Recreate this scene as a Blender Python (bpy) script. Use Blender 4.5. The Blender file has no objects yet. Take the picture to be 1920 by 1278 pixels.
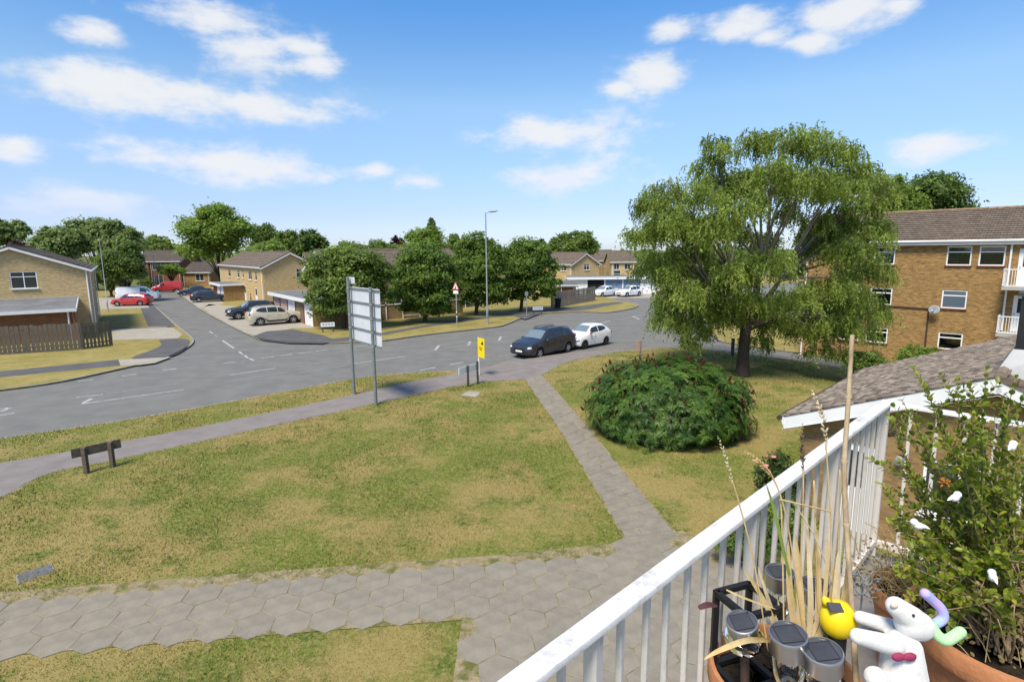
import bpy, bmesh, math, random
import numpy as np
from mathutils import Vector, Matrix
rnd = random.Random(7)
S = bpy.context.scene
COL = S.collection
# ---------------------------------------------------------------- camera
H, FPX = 6.3, 1056.0                       # eye height (second-floor balcony), focal length in px of a 1920 px wide frame
PITCH, ROLL = math.atan(169 / FPX), 0.01
_F = Vector((0, math.cos(PITCH), -math.sin(PITCH)))
_U0 = Vector((0, math.sin(PITCH), math.cos(PITCH)))
_R0 = Vector((1, 0, 0))
_R = _R0 * math.cos(ROLL) - _U0 * math.sin(ROLL)
_U = _U0 * math.cos(ROLL) + _R0 * math.sin(ROLL)
EYE = Vector((0, 0, H))
cd = bpy.data.cameras.new('camera'); cam = bpy.data.objects.new('camera', cd); COL.objects.link(cam)
cd.sensor_width = 36; cd.lens = 36 * FPX / 1920; cd.clip_start = .05; cd.clip_end = 6000
m3 = Matrix((_R, _U, -_F)).transposed()
cam.matrix_world = Matrix.Translation(EYE) @ m3.to_4x4()
S.camera = cam
# surveying helpers: turn a sight line into a point on the ground / at a distance
def ray(u, v): return _F * FPX + _R * (u - 960) - _U * (v - 639)
def hgt(x, y):                              # the ground falls about a metre towards the flats on the right
    t = min(1, max(0, (x - 12) / 9.5)); t = t * t * (3 - 2 * t)
    k = min(1, max(0, (62 - y) / 14)); k = k * k * (3 - 2 * k)
    return -1.25 * t * k
def at(u, v, z=0.0):
    r = ray(u, v); return EYE + r * ((z - H) / r.z)
def g(u, v, off=0.0):
    z = off
    for _ in range(8):
        p = at(u, v, z); z = off + hgt(p.x, p.y)
    return at(u, v, z)
def atY(u, v, Y):
    r = ray(u, v); return EYE + r * (Y / r.y)
# ---------------------------------------------------------------- sun, sky, exposure
SUN_EL, SUN_AZ = math.radians(57), math.radians(-150)      # azimuth from +Y towards +X
sd = Vector((math.sin(SUN_AZ) * math.cos(SUN_EL), math.cos(SUN_AZ) * math.cos(SUN_EL), math.sin(SUN_EL)))
sl = bpy.data.lights.new('sun', 'SUN'); sl.energy = 2.75; sl.angle = math.radians(18); sl.color = (1, .915, .76)
so = bpy.data.objects.new('sun', sl); COL.objects.link(so)
so.rotation_euler = sd.to_track_quat('Z', 'Y').to_euler()
S.view_settings.view_transform = 'Standard'; S.view_settings.look = 'None'
S.view_settings.exposure = 1.02; S.view_settings.gamma = 1; S.view_settings.use_curve_mapping = False
W = bpy.data.worlds.new('World'); S.world = W; W.use_nodes = True
SKY_TINT = [(0.0, (.55, .66, .98)), (1.0, (.5, .82, 1.0)), (.04, (.60, .61, .88)), (.15, (1.0, .97, .93)), (.24, (.60, .88, 1.05))]
def build_world():
    nt = W.node_tree; N = nt.nodes; L = nt.links; N.clear()
    def nd(t, **k):
        n = N.new(t)
        for a, b in k.items(): setattr(n, a, b)
        return n
    def mth(op, a, b=None, c=None):
        n = nd('ShaderNodeMath', operation=op)
        for i, x in enumerate((a, b, c)):
            if x is None: continue
            if isinstance(x, (int, float)): n.inputs[i].default_value = x
            else: L.new(x, n.inputs[i])
        return n.outputs[0]
    sky = nd('ShaderNodeTexSky', sky_type='NISHITA', sun_disc=False, sun_elevation=SUN_EL, sun_rotation=SUN_AZ)
    sky.air_density = 1.0; sky.dust_density = .35; sky.ozone_density = 2.2; sky.altitude = 0
    hs = nd('ShaderNodeHueSaturation'); hs.inputs['Saturation'].default_value = 1.12; hs.inputs['Value'].default_value = 1.0
    L.new(sky.outputs[0], hs.inputs['Color'])
    tc = nd('ShaderNodeTexCoord'); sp = nd('ShaderNodeSeparateXYZ'); L.new(tc.outputs['Generated'], sp.inputs[0])
    az = mth('ARCTAN2', sp.outputs[0], sp.outputs[1]); el = mth('ARCSINE', sp.outputs[2])
    cb = nd('ShaderNodeCombineXYZ'); L.new(az, cb.inputs[0]); L.new(mth('MULTIPLY', el, 2.0), cb.inputs[1])
    P = cb.outputs[0]
    def noise(scale, det, rough, off=0):
        n = nd('ShaderNodeTexNoise'); n.inputs['Scale'].default_value = scale; n.inputs['Detail'].default_value = det
        n.inputs['Roughness'].default_value = rough
        a = nd('ShaderNodeVectorMath', operation='ADD'); a.inputs[1].default_value = (off, off * 1.7, off)
        L.new(P, a.inputs[0]); L.new(a.outputs[0], n.inputs['Vector']); return n.outputs[0]
    # clear-air tint by elevation, the same all round
    elm = mth('MULTIPLY', el, 2 / math.pi); rp = nd('ShaderNodeValToRGB'); L.new(elm, rp.inputs[0]); e = rp.color_ramp.elements
    for i, (po, c) in enumerate(SKY_TINT):
        q = e[i] if i < 2 else e.new(po)
        q.position = po; q.color = (*c, 1)
    tint = nd('ShaderNodeVectorMath', operation='MULTIPLY'); L.new(hs.outputs[0], tint.inputs[0]); L.new(rp.outputs[0], tint.inputs[1])
    n1 = noise(7, 6, .55); n2 = noise(22, 5, .6, 3.1)
    # clouds in view: (u, v, half width, half height)
    clouds = [(270, 180, 190, 48), (430, 190, 190, 40), (550, 212, 90, 28), (470, 95, 110, 58), (400, 40, 130, 40), (560, 90, 60, 28), (590, 120, 50, 30),
              (180, 60, 62, 26), (400, 305, 170, 40), (300, 300, 90, 26), (30, 270, 62, 30), (165, 378, 130, 30), (700, 320, 42, 18), (785, 340, 48, 22),
              (1050, 250, 140, 36), (1080, 332, 120, 38), (1225, 145, 72, 40), (1160, 165, 40, 20), (1258, 52, 48, 24), (1385, 52, 66, 32), (1440, 70, 40, 18),
              (1600, 22, 84, 46), (1690, 8, 54, 24), (1520, 82, 50, 20), (1760, 272, 100, 32)]
    acc = None
    for (u, v, ru, rv) in clouds:
        ru *= 1.14; rv *= 1.1
        d0 = ray(u, v).normalized(); dx = ray(u + ru, v).normalized(); dy = ray(u, v - rv).normalized()
        A = lambda d: math.atan2(d.x, d.y); E_ = lambda d: math.asin(d.z) * 2
        s = nd('ShaderNodeVectorMath', operation='SUBTRACT'); L.new(P, s.inputs[0]); s.inputs[1].default_value = (A(d0), E_(d0), 0)
        q = nd('ShaderNodeVectorMath', operation='MULTIPLY'); L.new(s.outputs[0], q.inputs[0])
        q.inputs[1].default_value = (1 / (A(dx) - A(d0)), 1 / (E_(dy) - E_(d0)), 0)
        ln = nd('ShaderNodeVectorMath', operation='LENGTH'); L.new(q.outputs[0], ln.inputs[0])
        f = mth('SUBTRACT', 1, ln.outputs['Value'])
        acc = f if acc is None else mth('SMOOTH_MAX', acc, f, .25)
    # the same fair-weather clouds carry on round the rest of the sky
    away = nd('ShaderNodeMapRange'); L.new(mth('ABSOLUTE', az), away.inputs[0])
    away.inputs[1].default_value = .85; away.inputs[2].default_value = 1.1
    gen = mth('MULTIPLY', mth('SUBTRACT', noise(3.2, 3, .5, 9.4), .56), 5.0)
    hi = nd('ShaderNodeMapRange'); L.new(el, hi.inputs[0]); hi.inputs[1].default_value = .62; hi.inputs[2].default_value = .75
    gen = mth('SUBTRACT', gen, mth('MULTIPLY', mth('SUBTRACT', 1, mth('MAXIMUM', away.outputs[0], hi.outputs[0])), 6))
    acc = mth('MAXIMUM', acc, gen)
    fld = mth('ADD', acc, mth('ADD', mth('MULTIPLY', mth('SUBTRACT', n1, .5), 2.6), mth('MULTIPLY', mth('SUBTRACT', n2, .5), 1.35)))
    mr = nd('ShaderNodeMapRange', interpolation_type='SMOOTHERSTEP'); L.new(fld, mr.inputs[0])
    mr.inputs[1].default_value = -.3; mr.inputs[2].default_value = .98; mr.inputs[4].default_value = .93
    lowm = nd('ShaderNodeMapRange'); L.new(el, lowm.inputs[0]); lowm.inputs[1].default_value = 0.0; lowm.inputs[2].default_value = .12
    cl = mth('MULTIPLY', mr.outputs[0], lowm.outputs[0])
    mx = nd('ShaderNodeMix', data_type='RGBA'); L.new(cl, mx.inputs['Factor']); L.new(tint.outputs[0], mx.inputs['A'])
    mx.inputs['B'].default_value = (4.5, 4.55, 4.65, 1)
    bg = nd('ShaderNodeBackground'); bg.inputs['Strength'].default_value = .098; L.new(mx.outputs['Result'], bg.inputs['Color'])
    out = nd('ShaderNodeOutputWorld'); L.new(bg.outputs[0], out.inputs[0])
build_world()
# ---------------------------------------------------------------- materials
M = {}
def mat(name, col, rough=.8, var=.12, scale=3.0, bump=0.0, bscale=40, spec=.3, metal=0.0, col2=None, detail=5, coat=0.0, trans=0.0, uvnoise=None):
    m = bpy.data.materials.new(name); m.use_nodes = True; nt = m.node_tree; b = nt.nodes['Principled BSDF']
    b.inputs['Roughness'].default_value = rough; b.inputs['Metallic'].default_value = metal
    b.inputs['Specular IOR Level'].default_value = spec; b.inputs['Coat Weight'].default_value = coat; b.inputs['Coat Roughness'].default_value = .04
    b.inputs['Transmission Weight'].default_value = trans
    tc = nt.nodes.new('ShaderNodeTexCoord'); src = tc.outputs['Object']
    if uvnoise:
        mp = nt.nodes.new('ShaderNodeMapping'); mp.inputs['Scale'].default_value = uvnoise; nt.links.new(tc.outputs['Object'], mp.inputs[0]); src = mp.outputs[0]
    if var > 0 or col2:
        n = nt.nodes.new('ShaderNodeTexNoise'); n.inputs['Scale'].default_value = scale; n.inputs['Detail'].default_value = detail; n.inputs['Roughness'].default_value = .62
        nt.links.new(src, n.inputs['Vector'])
        r = nt.nodes.new('ShaderNodeValToRGB'); e = r.color_ramp.elements
        c2 = col2 or tuple(min(1, c * (1 + var)) for c in col); c1 = col if col2 else tuple(c * (1 - var) for c in col)
        e[0].position = .32; e[1].position = .68; e[0].color = (*c1, 1); e[1].color = (*c2, 1)
        nt.links.new(n.outputs[0], r.inputs[0]); nt.links.new(r.outputs[0], b.inputs['Base Color'])
    else: b.inputs['Base Color'].default_value = (*col, 1)
    if bump > 0:
        n2 = nt.nodes.new('ShaderNodeTexNoise'); n2.inputs['Scale'].default_value = bscale; n2.inputs['Detail'].default_value = 4
        nt.links.new(src, n2.inputs['Vector'])
        bp = nt.nodes.new('ShaderNodeBump'); bp.inputs['Strength'].default_value = bump; bp.inputs['Distance'].default_value = .02
        nt.links.new(n2.outputs[0], bp.inputs['Height']); nt.links.new(bp.outputs[0], b.inputs['Normal'])
    M[name] = m; return m
def ground_mat(name, cols, scales, rough=.95, bump=.3, bscale=30):
    """several colours blended by noises of falling size"""
    m = bpy.data.materials.new(name); m.use_nodes = True; nt = m.node_tree; b = nt.nodes['Principled BSDF']
    b.inputs['Roughness'].default_value = rough; b.inputs['Specular IOR Level'].default_value = .15
    tc = nt.nodes.new('ShaderNodeTexCoord'); prev = None
    for i, (c, (sc, lo, hi)) in enumerate(zip(cols, [(1, 0, 1)] + scales)):
        if prev is None:
            rg = nt.nodes.new('ShaderNodeRGB'); rg.outputs[0].default_value = (*c, 1); prev = rg.outputs[0]; continue
        n = nt.nodes.new('ShaderNodeTexNoise'); n.inputs['Scale'].default_value = sc; n.inputs['Detail'].default_value = 6; n.inputs['Roughness'].default_value = .65
        mp = nt.nodes.new('ShaderNodeMapping'); mp.inputs['Location'].default_value = (i * 7.3, i * 3.1, i); nt.links.new(tc.outputs['Object'], mp.inputs[0]); nt.links.new(mp.outputs[0], n.inputs['Vector'])
        mr = nt.nodes.new('ShaderNodeMapRange'); nt.links.new(n.outputs[0], mr.inputs[0]); mr.inputs[1].default_value = lo; mr.inputs[2].default_value = hi
        mx = nt.nodes.new('ShaderNodeMix'); mx.data_type = 'RGBA'; nt.links.new(mr.outputs[0], mx.inputs['Factor']); nt.links.new(prev, mx.inputs['A']); mx.inputs['B'].default_value = (*c, 1)
        prev = mx.outputs['Result']
    nt.links.new(prev, b.inputs['Base Color'])
    n2 = nt.nodes.new('ShaderNodeTexNoise'); n2.inputs['Scale'].default_value = bscale; n2.inputs['Detail'].default_value = 6; nt.links.new(tc.outputs['Object'], n2.inputs['Vector'])
    bp = nt.nodes.new('ShaderNodeBump'); bp.inputs['Strength'].default_value = bump; bp.inputs['Distance'].default_value = .04
    nt.links.new(n2.outputs[0], bp.inputs['Height']); nt.links.new(bp.outputs[0], b.inputs['Normal'])
    M[name] = m; return m
def brick_mat(name, c1, c2, mortar, bw=.225, bh=.075, msize=.008, rough=.9, bump=.5, blotch=.25):
    m = bpy.data.materials.new(name); m.use_nodes = True; nt = m.node_tree; b = nt.nodes['Principled BSDF']; b.inputs['Roughness'].default_value = rough
    b.inputs['Specular IOR Level'].default_value = .15
    uv = nt.nodes.new('ShaderNodeUVMap'); br = nt.nodes.new('ShaderNodeTexBrick'); nt.links.new(uv.outputs[0], br.inputs['Vector'])
    br.inputs['Color1'].default_value = (*c1, 1); br.inputs['Color2'].default_value = (*c2, 1); br.inputs['Mortar'].default_value = (*mortar, 1)
    br.inputs['Scale'].default_value = 1; br.inputs['Brick Width'].default_value = bw; br.inputs['Row Height'].default_value = bh; br.inputs['Mortar Size'].default_value = msize
    br.inputs['Bias'].default_value = -.1
    mp = nt.nodes.new('ShaderNodeMapping'); mp.inputs['Scale'].default_value = (4.2, 11.0, 1); nt.links.new(uv.outputs[0], mp.inputs[0])
    n = nt.nodes.new('ShaderNodeTexNoise'); n.inputs['Scale'].default_value = 1.0; n.inputs['Detail'].default_value = 7; n.inputs['Roughness'].default_value = .7; nt.links.new(mp.outputs[0], n.inputs['Vector'])
    mr = nt.nodes.new('ShaderNodeMapRange'); nt.links.new(n.outputs[0], mr.inputs[0]); mr.inputs[1].default_value = .3; mr.inputs[2].default_value = .7; mr.inputs[3].default_value = 1 - blotch; mr.inputs[4].default_value = 1 + blotch
    vm = nt.nodes.new('ShaderNodeVectorMath'); vm.operation = 'SCALE'; nt.links.new(br.outputs[0], vm.inputs[0]); nt.links.new(mr.outputs[0], vm.inputs['Scale'])
    nt.links.new(vm.outputs[0], b.inputs['Base Color'])
    bp = nt.nodes.new('ShaderNodeBump'); bp.inputs['Strength'].default_value = bump; bp.inputs['Distance'].default_value = .01; bp.invert = True
    nt.links.new(br.outputs['Fac'], bp.inputs['Height']); nt.links.new(bp.outputs[0], b.inputs['Normal'])
    M[name] = m; return m
def leaf_mat(name, dark, light, trans=.35, rough=.5, third=None):
    m = bpy.data.materials.new(name); m.use_nodes = True; nt = m.node_tree; N = nt.nodes; L = nt.links; b = N['Principled BSDF']; out = N['Material Output']
    at_ = N.new('ShaderNodeAttribute'); at_.attribute_name = 'tint'
    r = N.new('ShaderNodeValToRGB'); e = r.color_ramp.elements; e[0].color = (*dark, 1); e[1].color = (*light, 1); e[0].position = .1; e[1].position = .85 if third else .95
    if third: x = e.new(1.0); x.color = (*third, 1)
    L.new(at_.outputs['Fac'], r.inputs[0]); L.new(r.outputs[0], b.inputs['Base Color']); b.inputs['Roughness'].default_value = rough; b.inputs['Specular IOR Level'].default_value = .3
    t = N.new('ShaderNodeBsdfTranslucent'); hs = N.new('ShaderNodeHueSaturation'); hs.inputs['Hue'].default_value = .485; hs.inputs['Value'].default_value = 1.5; L.new(r.outputs[0], hs.inputs['Color']); L.new(hs.outputs[0], t.inputs[0])
    mx = N.new('ShaderNodeMixShader'); mx.inputs[0].default_value = trans; L.new(b.outputs[0], mx.inputs[1]); L.new(t.outputs[0], mx.inputs[2]); L.new(mx.outputs[0], out.inputs[0])
    M[name] = m; return m
# ---------------------------------------------------------------- geometry helpers
ROOTLOC = {}
def rootloc(o):
    while o is not None and o.parent is not None: o = o.parent
    return ROOTLOC.get(o.name, Vector()) if o is not None else Vector()
class MB:
    def __init__(s): s.v = []; s.f = []
    def add(s, vs, fs):
        k = len(s.v); s.v += [tuple(p) for p in vs]; s.f += [tuple(i + k for i in f) for f in fs]; return s
    def poly(s, pts): return s.add(pts, [tuple(range(len(pts)))])
    def box(s, c, size, X=None, rz=0.0, M_=None):
        """box centred at c; X = horizontal direction of its first side"""
        hx, hy, hz = [q / 2 for q in size]; c = Vector(c)
        if M_ is None:
            if X is not None: ax = Vector((X[0], X[1], 0)).normalized()
            else: ax = Vector((math.cos(rz), math.sin(rz), 0))
            ay = Vector((-ax.y, ax.x, 0)); azv = Vector((0, 0, 1))
        else: ax, ay, azv = [M_.col[i].to_3d() for i in range(3)]
        vs = [c + ax * (sx * hx) + ay * (sy * hy) + azv * (sz * hz) for sx in (-1, 1) for sy in (-1, 1) for sz in (-1, 1)]
        return s.add(vs, [(0, 1, 3, 2), (4, 6, 7, 5), (0, 4, 5, 1), (2, 3, 7, 6), (0, 2, 6, 4), (1, 5, 7, 3)])
    def bar(s, a, b, w, h, up=(0, 0, 1)):
        """rectangular bar from a to b, w across (horizontal), h along up"""
        a = Vector(a); b = Vector(b); d = (b - a).normalized(); up = Vector(up); sx = d.cross(up).normalized(); u2 = sx.cross(d)
        vs = [p + sx * (i * w / 2) + u2 * (j * h / 2) for p in (a, b) for i in (-1, 1) for j in (-1, 1)]
        return s.add(vs, [(0, 1, 3, 2), (4, 6, 7, 5), (0, 4, 5, 1), (2, 3, 7, 6), (0, 2, 6, 4), (1, 5, 7, 3)])
    def prism(s, poly, z0, z1):
        n = len(poly); vs = [(p[0], p[1], z0) for p in poly] + [(p[0], p[1], z1) for p in poly]
        return s.add(vs, [tuple(range(n))[::-1], tuple(range(n, 2 * n))] + [(i, (i + 1) % n, n + (i + 1) % n, n + i) for i in range(n)])
    def tube(s, pts, rad, n=8, cap=True):
        pts = [Vector(p) for p in pts]; k = len(pts)
        if isinstance(rad, (int, float)): rad = [rad] * k
        vs = []; ref = None
        for i, p in enumerate(pts):
            d = (pts[min(i + 1, k - 1)] - pts[max(i - 1, 0)])
            d = d.normalized() if d.length > 1e-9 else Vector((0, 0, 1))
            if ref is None: ref = Vector((1, 0, 0)) if abs(d.x) < .8 else Vector((0, 1, 0))
            x = (ref - d * ref.dot(d)).normalized(); y = d.cross(x); ref = x
            for j in range(n):
                a = 2 * math.pi * j / n; vs.append(p + (x * math.cos(a) + y * math.sin(a)) * rad[i])
        fs = [(i * n + j, i * n + (j + 1) % n, (i + 1) * n + (j + 1) % n, (i + 1) * n + j) for i in range(k - 1) for j in range(n)]
        if cap: fs += [tuple(range(n))[::-1], tuple(range((k - 1) * n, k * n))]
        return s.add(vs, fs)
    def lathe(s, prof, n=20, c=(0, 0, 0), Mx=None):
        c = Vector(c); vs = []
        for r, z in prof:
            for j in range(n):
                a = 2 * math.pi * j / n; p = Vector((r * math.cos(a), r * math.sin(a), z))
                if Mx is not None: p = Mx @ p
                vs.append(c + p)
        k = len(prof); fs = [(i * n + j, i * n + (j + 1) % n, (i + 1) * n + (j + 1) % n, (i + 1) * n + j) for i in range(k - 1) for j in range(n)]
        if prof[0][0] > 1e-6: fs.append(tuple(range(n))[::-1])
        if prof[-1][0] > 1e-6: fs.append(tuple(range((k - 1) * n, k * n)))
        return s.add(vs, fs)
    def ball(s, c, r, n=12, m=8, Mx=None):
        rx, ry, rz = (r, r, r) if isinstance(r, (int, float)) else r
        prof = [(max(1e-7, math.sin(math.pi * i / m)), -math.cos(math.pi * i / m)) for i in range(m + 1)]
        D = Matrix.Diagonal((rx, ry, rz)); return s.lathe(prof, n, c, (Mx @ D) if Mx is not None else D)
    def build(s, name, material, parent=None, smooth=False, uv=False, kind=None, label=None):
        o0 = rootloc(parent); me = bpy.data.meshes.new(name)
        vs = [(p[0] - o0.x, p[1] - o0.y, p[2] - o0.z) for p in s.v] if parent is not None else s.v
        me.from_pydata(vs, [], s.f); me.validate()
        if smooth: me.shade_smooth() if smooth is True else None
        if uv: box_uv(me)
        o = bpy.data.objects.new(name, me); COL.objects.link(o); o.parent = parent
        me.materials.append(M[material] if isinstance(material, str) else material)
        if smooth == 'auto':
            me.shade_smooth(); sharp_edges(me, 40)
        if kind: o['kind'] = kind
        if label: o['label'] = label
        return o
def sharp_edges(me, ang):
    bm = bmesh.new(); bm.from_mesh(me)
    bmesh.ops.recalc_face_normals(bm, faces=bm.faces)
    c = math.radians(ang)
    for e in bm.edges:
        if len(e.link_faces) != 2 or e.calc_face_angle(0) > c: e.smooth = False
    bm.to_mesh(me); bm.free()
def box_uv(me):
    me.update(); uvl = me.uv_layers.new(name='UVMap'); data = uvl.data
    for p in me.polygons:
        n = p.normal
        if abs(n.z) > .97: t = Vector((1, 0, 0)); bt = Vector((0, 1, 0))
        else: t = Vector((-n.y, n.x, 0)).normalized(); bt = n.cross(t)
        for li in p.loop_indices:
            co = me.vertices[me.loops[li].vertex_index].co; data[li].uv = (co.dot(t), co.dot(bt))
def tag(o, label, cat, group=None):
    o['label'] = label; o['category'] = cat
    if group: o['group'] = group
    return o
def thing(name, label, cat, loc=(0, 0, 0), group=None):
    o = bpy.data.objects.new(name, None); COL.objects.link(o); o.empty_display_size = .3
    o.location = loc; ROOTLOC[o.name] = Vector(loc); tag(o, label, cat, group); return o
def copy_tree(o, parent=None):
    c = o.copy(); COL.objects.link(c); c.parent = parent
    for ch in list(o.children): copy_tree(ch, c)
    return c
def inst(name, me, parent, loc, rot=(0, 0, 0), scale=(1, 1, 1)):
    o = bpy.data.objects.new(name, me); COL.objects.link(o); o.parent = parent
    o.location = Vector(loc) - rootloc(parent); o.rotation_euler = rot; o.scale = scale; return o
def struct(o): o['kind'] = 'structure'; return o
def spline(pts, n=6, closed=False):
    """Catmull-Rom through 2-D points"""
    P = [Vector((p[0], p[1])) for p in pts]; k = len(P); out = []
    rng = range(k if closed else k - 1)
    for i in rng:
        if closed: a, b, c, d = P[(i - 1) % k], P[i], P[(i + 1) % k], P[(i + 2) % k]
        else: a, b, c, d = P[max(i - 1, 0)], P[i], P[i + 1], P[min(i + 2, k - 1)]
        for j in range(n):
            t = j / n
            out.append(.5 * ((2 * b) + (c - a) * t + (2 * a - 5 * b + 4 * c - d) * t * t + (3 * b - a - 3 * c + d) * t ** 3))
    if not closed: out.append(P[-1])
    return [(p.x, p.y) for p in out]
def inpoly(x, y, P):
    c = False; j = len(P) - 1
    for i in range(len(P)):
        if (P[i][1] > y) != (P[j][1] > y) and x < (P[j][0] - P[i][0]) * (y - P[i][1]) / (P[j][1] - P[i][1]) + P[i][0]: c = not c
        j = i
    return c
def sheet(name, pts, z, material, parent=None, skirt=0.0, kind='structure'):
    """flat sheet that follows the fall of the ground; skirt = depth of a vertical edge"""
    bm = bmesh.new(); vs = [bm.verts.new((p[0], p[1], 0)) for p in pts]; f = bm.faces.new(vs)
    if f.normal.z < 0 or f.calc_area() and (f.normal_update() or f.normal.z < 0): f.normal_flip()
    xs = [p[0] for p in pts]; ys = [p[1] for p in pts]
    if max(xs) > 12 and min(ys) < 62:
        for x in np.arange(12, 22, .8):
            if min(xs) < x < max(xs): bmesh.ops.bisect_plane(bm, geom=bm.verts[:] + bm.edges[:] + bm.faces[:], plane_co=(x, 0, 0), plane_no=(1, 0, 0))
        for y in (48, 50, 52, 54, 56, 58, 60, 62):
            if min(ys) < y < max(ys): bmesh.ops.bisect_plane(bm, geom=bm.verts[:] + bm.edges[:] + bm.faces[:], plane_co=(0, y, 0), plane_no=(0, 1, 0))
    if skirt:
        be = [e for e in bm.edges if len(e.link_faces) == 1]
        r = bmesh.ops.extrude_edge_only(bm, edges=be)
        dn = {q for q in r['geom'] if isinstance(q, bmesh.types.BMVert)}
    else: dn = set()
    for q in bm.verts: q.co.z = z + hgt(q.co.x, q.co.y) - (skirt if q in dn else 0)
    bmesh.ops.triangulate(bm, faces=[q for q in bm.faces if len(q.verts) > 4])
    me = bpy.data.meshes.new(name); bm.to_mesh(me); bm.free()
    o = bpy.data.objects.new(name, me); COL.objects.link(o); me.materials.append(M[material]); o.parent = parent
    if parent is None: o['kind'] = kind
    return o
def offset_line(pts, d):
    out = []
    for i, p in enumerate(pts):
        a = Vector(pts[max(i - 1, 0)]); b = Vector(pts[min(i + 1, len(pts) - 1)]); t = (b - a).normalized(); out.append((p[0] - t.y * d, p[1] + t.x * d))
    return out
def kerb_line(name, pts, w, z0, z1, material, parent=None):
    """kerb of rounded-top profile along a line of points, body to the left of travel"""
    q = offset_line(pts, w); mb = MB(); n = len(pts); prof = []
    for a, b in zip(pts, q):
        h = hgt(*a); e = .12
        m = (a[0] + (b[0] - a[0]) * e, a[1] + (b[1] - a[1]) * e)
        prof.append([(a[0], a[1], z0 + h), (a[0], a[1], z1 - .02 + h), (m[0], m[1], z1 + h), (b[0], b[1], z1 + h), (b[0], b[1], z0 + h)])
    for i in range(n - 1):
        for j in range(4): mb.poly([prof[i][j], prof[i + 1][j], prof[i + 1][j + 1], prof[i][j + 1]][::-1])
    o = mb.build(name, material, parent)
    if parent is None: struct(o)
    return o
# ================================================================= materials
mat('asphalt', (.145, .14, .129), .9, .14, .8, .25, 60, .2, col2=(.19, .183, .168), detail=8)
mat('footway_asphalt', (.185, .163, .15), .92, .1, 1.5, .3, 80, .15, col2=(.24, .213, .197), detail=8)
mat('old_footway', (.085, .083, .085), .92, .1, 1.2, .3, 80, .15, col2=(.125, .12, .12), detail=8)
mat('concrete', (.30, .265, .215), .92, .1, 1.3, .2, 60, .15, col2=(.38, .34, .28), detail=8)
mat('kerb_concrete', (.26, .25, .23), .92, .2, 2.0, .2, 40, .15)
mat('slab', (.20, .175, .137), .93, .1, 3.2, .35, 70, .15, col2=(.275, .24, .188), detail=10)
mat('slab_b', (.205, .18, .14), .93, .1, 2.6, .35, 70, .15, col2=(.28, .245, .192), detail=10)
mat('slab_c', (.19, .168, .132), .93, .1, 3.6, .35, 70, .15, col2=(.265, .232, .184), detail=10)
mat('line_paint', (.24, .24, .235), .85, .1, 5, 0, col2=(.52, .52, .5), detail=9)
mat('worn_paint', (.165, .163, .158), .85, .1, 5, 0, col2=(.29, .29, .28), detail=9)
ground_mat('lawn', [(.12, .148, .023), (.255, .2, .068), (.085, .118, .018), (.30, .245, .10)], [(.45, .43, .57), (1.3, .52, .66), (11, .45, .75)])
ground_mat('lawn_dry', [(.19, .17, .035), (.30, .235, .085), (.13, .14, .025), (.33, .265, .11)], [(.7, .38, .6), (1.9, .55, .7), (9, .45, .75)])
ground_mat('far_grass', [(.10, .12, .025), (.18, .15, .05), (.07, .09, .02)], [(.05, .4, .6), (.3, .5, .7)])
ground_mat('sand_joint', [(.22, .175, .10), (.31, .25, .15), (.12, .12, .035)], [(6, .4, .6), (3, .5, .62)])
# ================================================================= ground, roads, verges
gm = MB(); gm.poly([(-2500, -600, -.06), (2500, -600, -.06), (2500, 2600, -.06), (-2500, 2600, -.06)])
# the sheet is cut round the low corner so that the fall towards the flats can be seen
gm = MB()
for (x0, x1, y0, y1) in ((-2500, 11, -600, 2600), (11, 60, -600, -20), (11, 60, 63, 2600), (60, 2500, -600, 2600)):
    gm.poly([(x0, y0, -.06), (x1, y0, -.06), (x1, y1, -.06), (x0, y1, -.06)])
xs_ = [11, 12] + list(np.arange(13, 22.1, .75)) + [30, 60]; ys_ = [-20, 0, 20, 40, 48, 50, 52, 54, 56, 58, 60, 62, 63]
for i in range(len(xs_) - 1):
    for j in range(len(ys_) - 1):
        q = [(xs_[i], ys_[j]), (xs_[i + 1], ys_[j]), (xs_[i + 1], ys_[j + 1]), (xs_[i], ys_[j + 1])]
        gm.poly([(x, y, -.06 + hgt(x, y)) for x, y in q])
struct(gm.build('ground', 'far_grass'))
road = sheet('road', [(-75, -14), (45, -14), (58, 40), (70, 62), (70, 118), (30, 100), (-70, 104), (-80, 60)], 0.0, 'asphalt')
def px(L, off=0.0): return [tuple(g(u, v, off).xy) for u, v in L]
def xy(L): return [tuple(p) for p in L]
# --- near side
near_kerb = px([(0, 826), (250, 788), (430, 756), (600, 724), (666, 712), (723, 705), (800, 700), (863, 697), (905, 693), (963, 676)], 0)
near_kerb2 = spline(near_kerb, 4)
lane_near = spline(px([(963, 676), (1063, 662), (1160, 655), (1260, 651), (1400, 664), (1500, 676), (1590, 692)], .1), 5)
kerbA = [(-62, -12)] + near_kerb2 + lane_near[1:]
A_out = kerbA + [(18.6, 24), (21, 16), (34, 6), (34, -14), (-62, -14)]
lawnA = sheet('lawn', A_out, .10, 'lawn', skirt=.3)
struct(kerb_line('kerb', kerbA[::-1], .13, -.1, .105, 'kerb_concrete'))
fp_up = spline(px([(-160, 895), (0, 868), (145, 843), (400, 795), (640, 745), (770, 716), (863, 699)], .1), 4)
fp_lo = spline(px([(-160, 985), (0, 932), (60, 900), (110, 882), (220, 860), (430, 815), (700, 757), (880, 719), (985, 711)], .1), 4)
grass_edge = spline(px([(1014, 704), (1040, 689), (1070, 677), (1160, 659), (1230, 654)], .1), 5)
apron = fp_up[:-1] + near_kerb2[28:] + lane_near[1:14] + grass_edge[::-1] + fp_lo[::-1]
sheet('footway', apron, .106, 'footway_asphalt')
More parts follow.
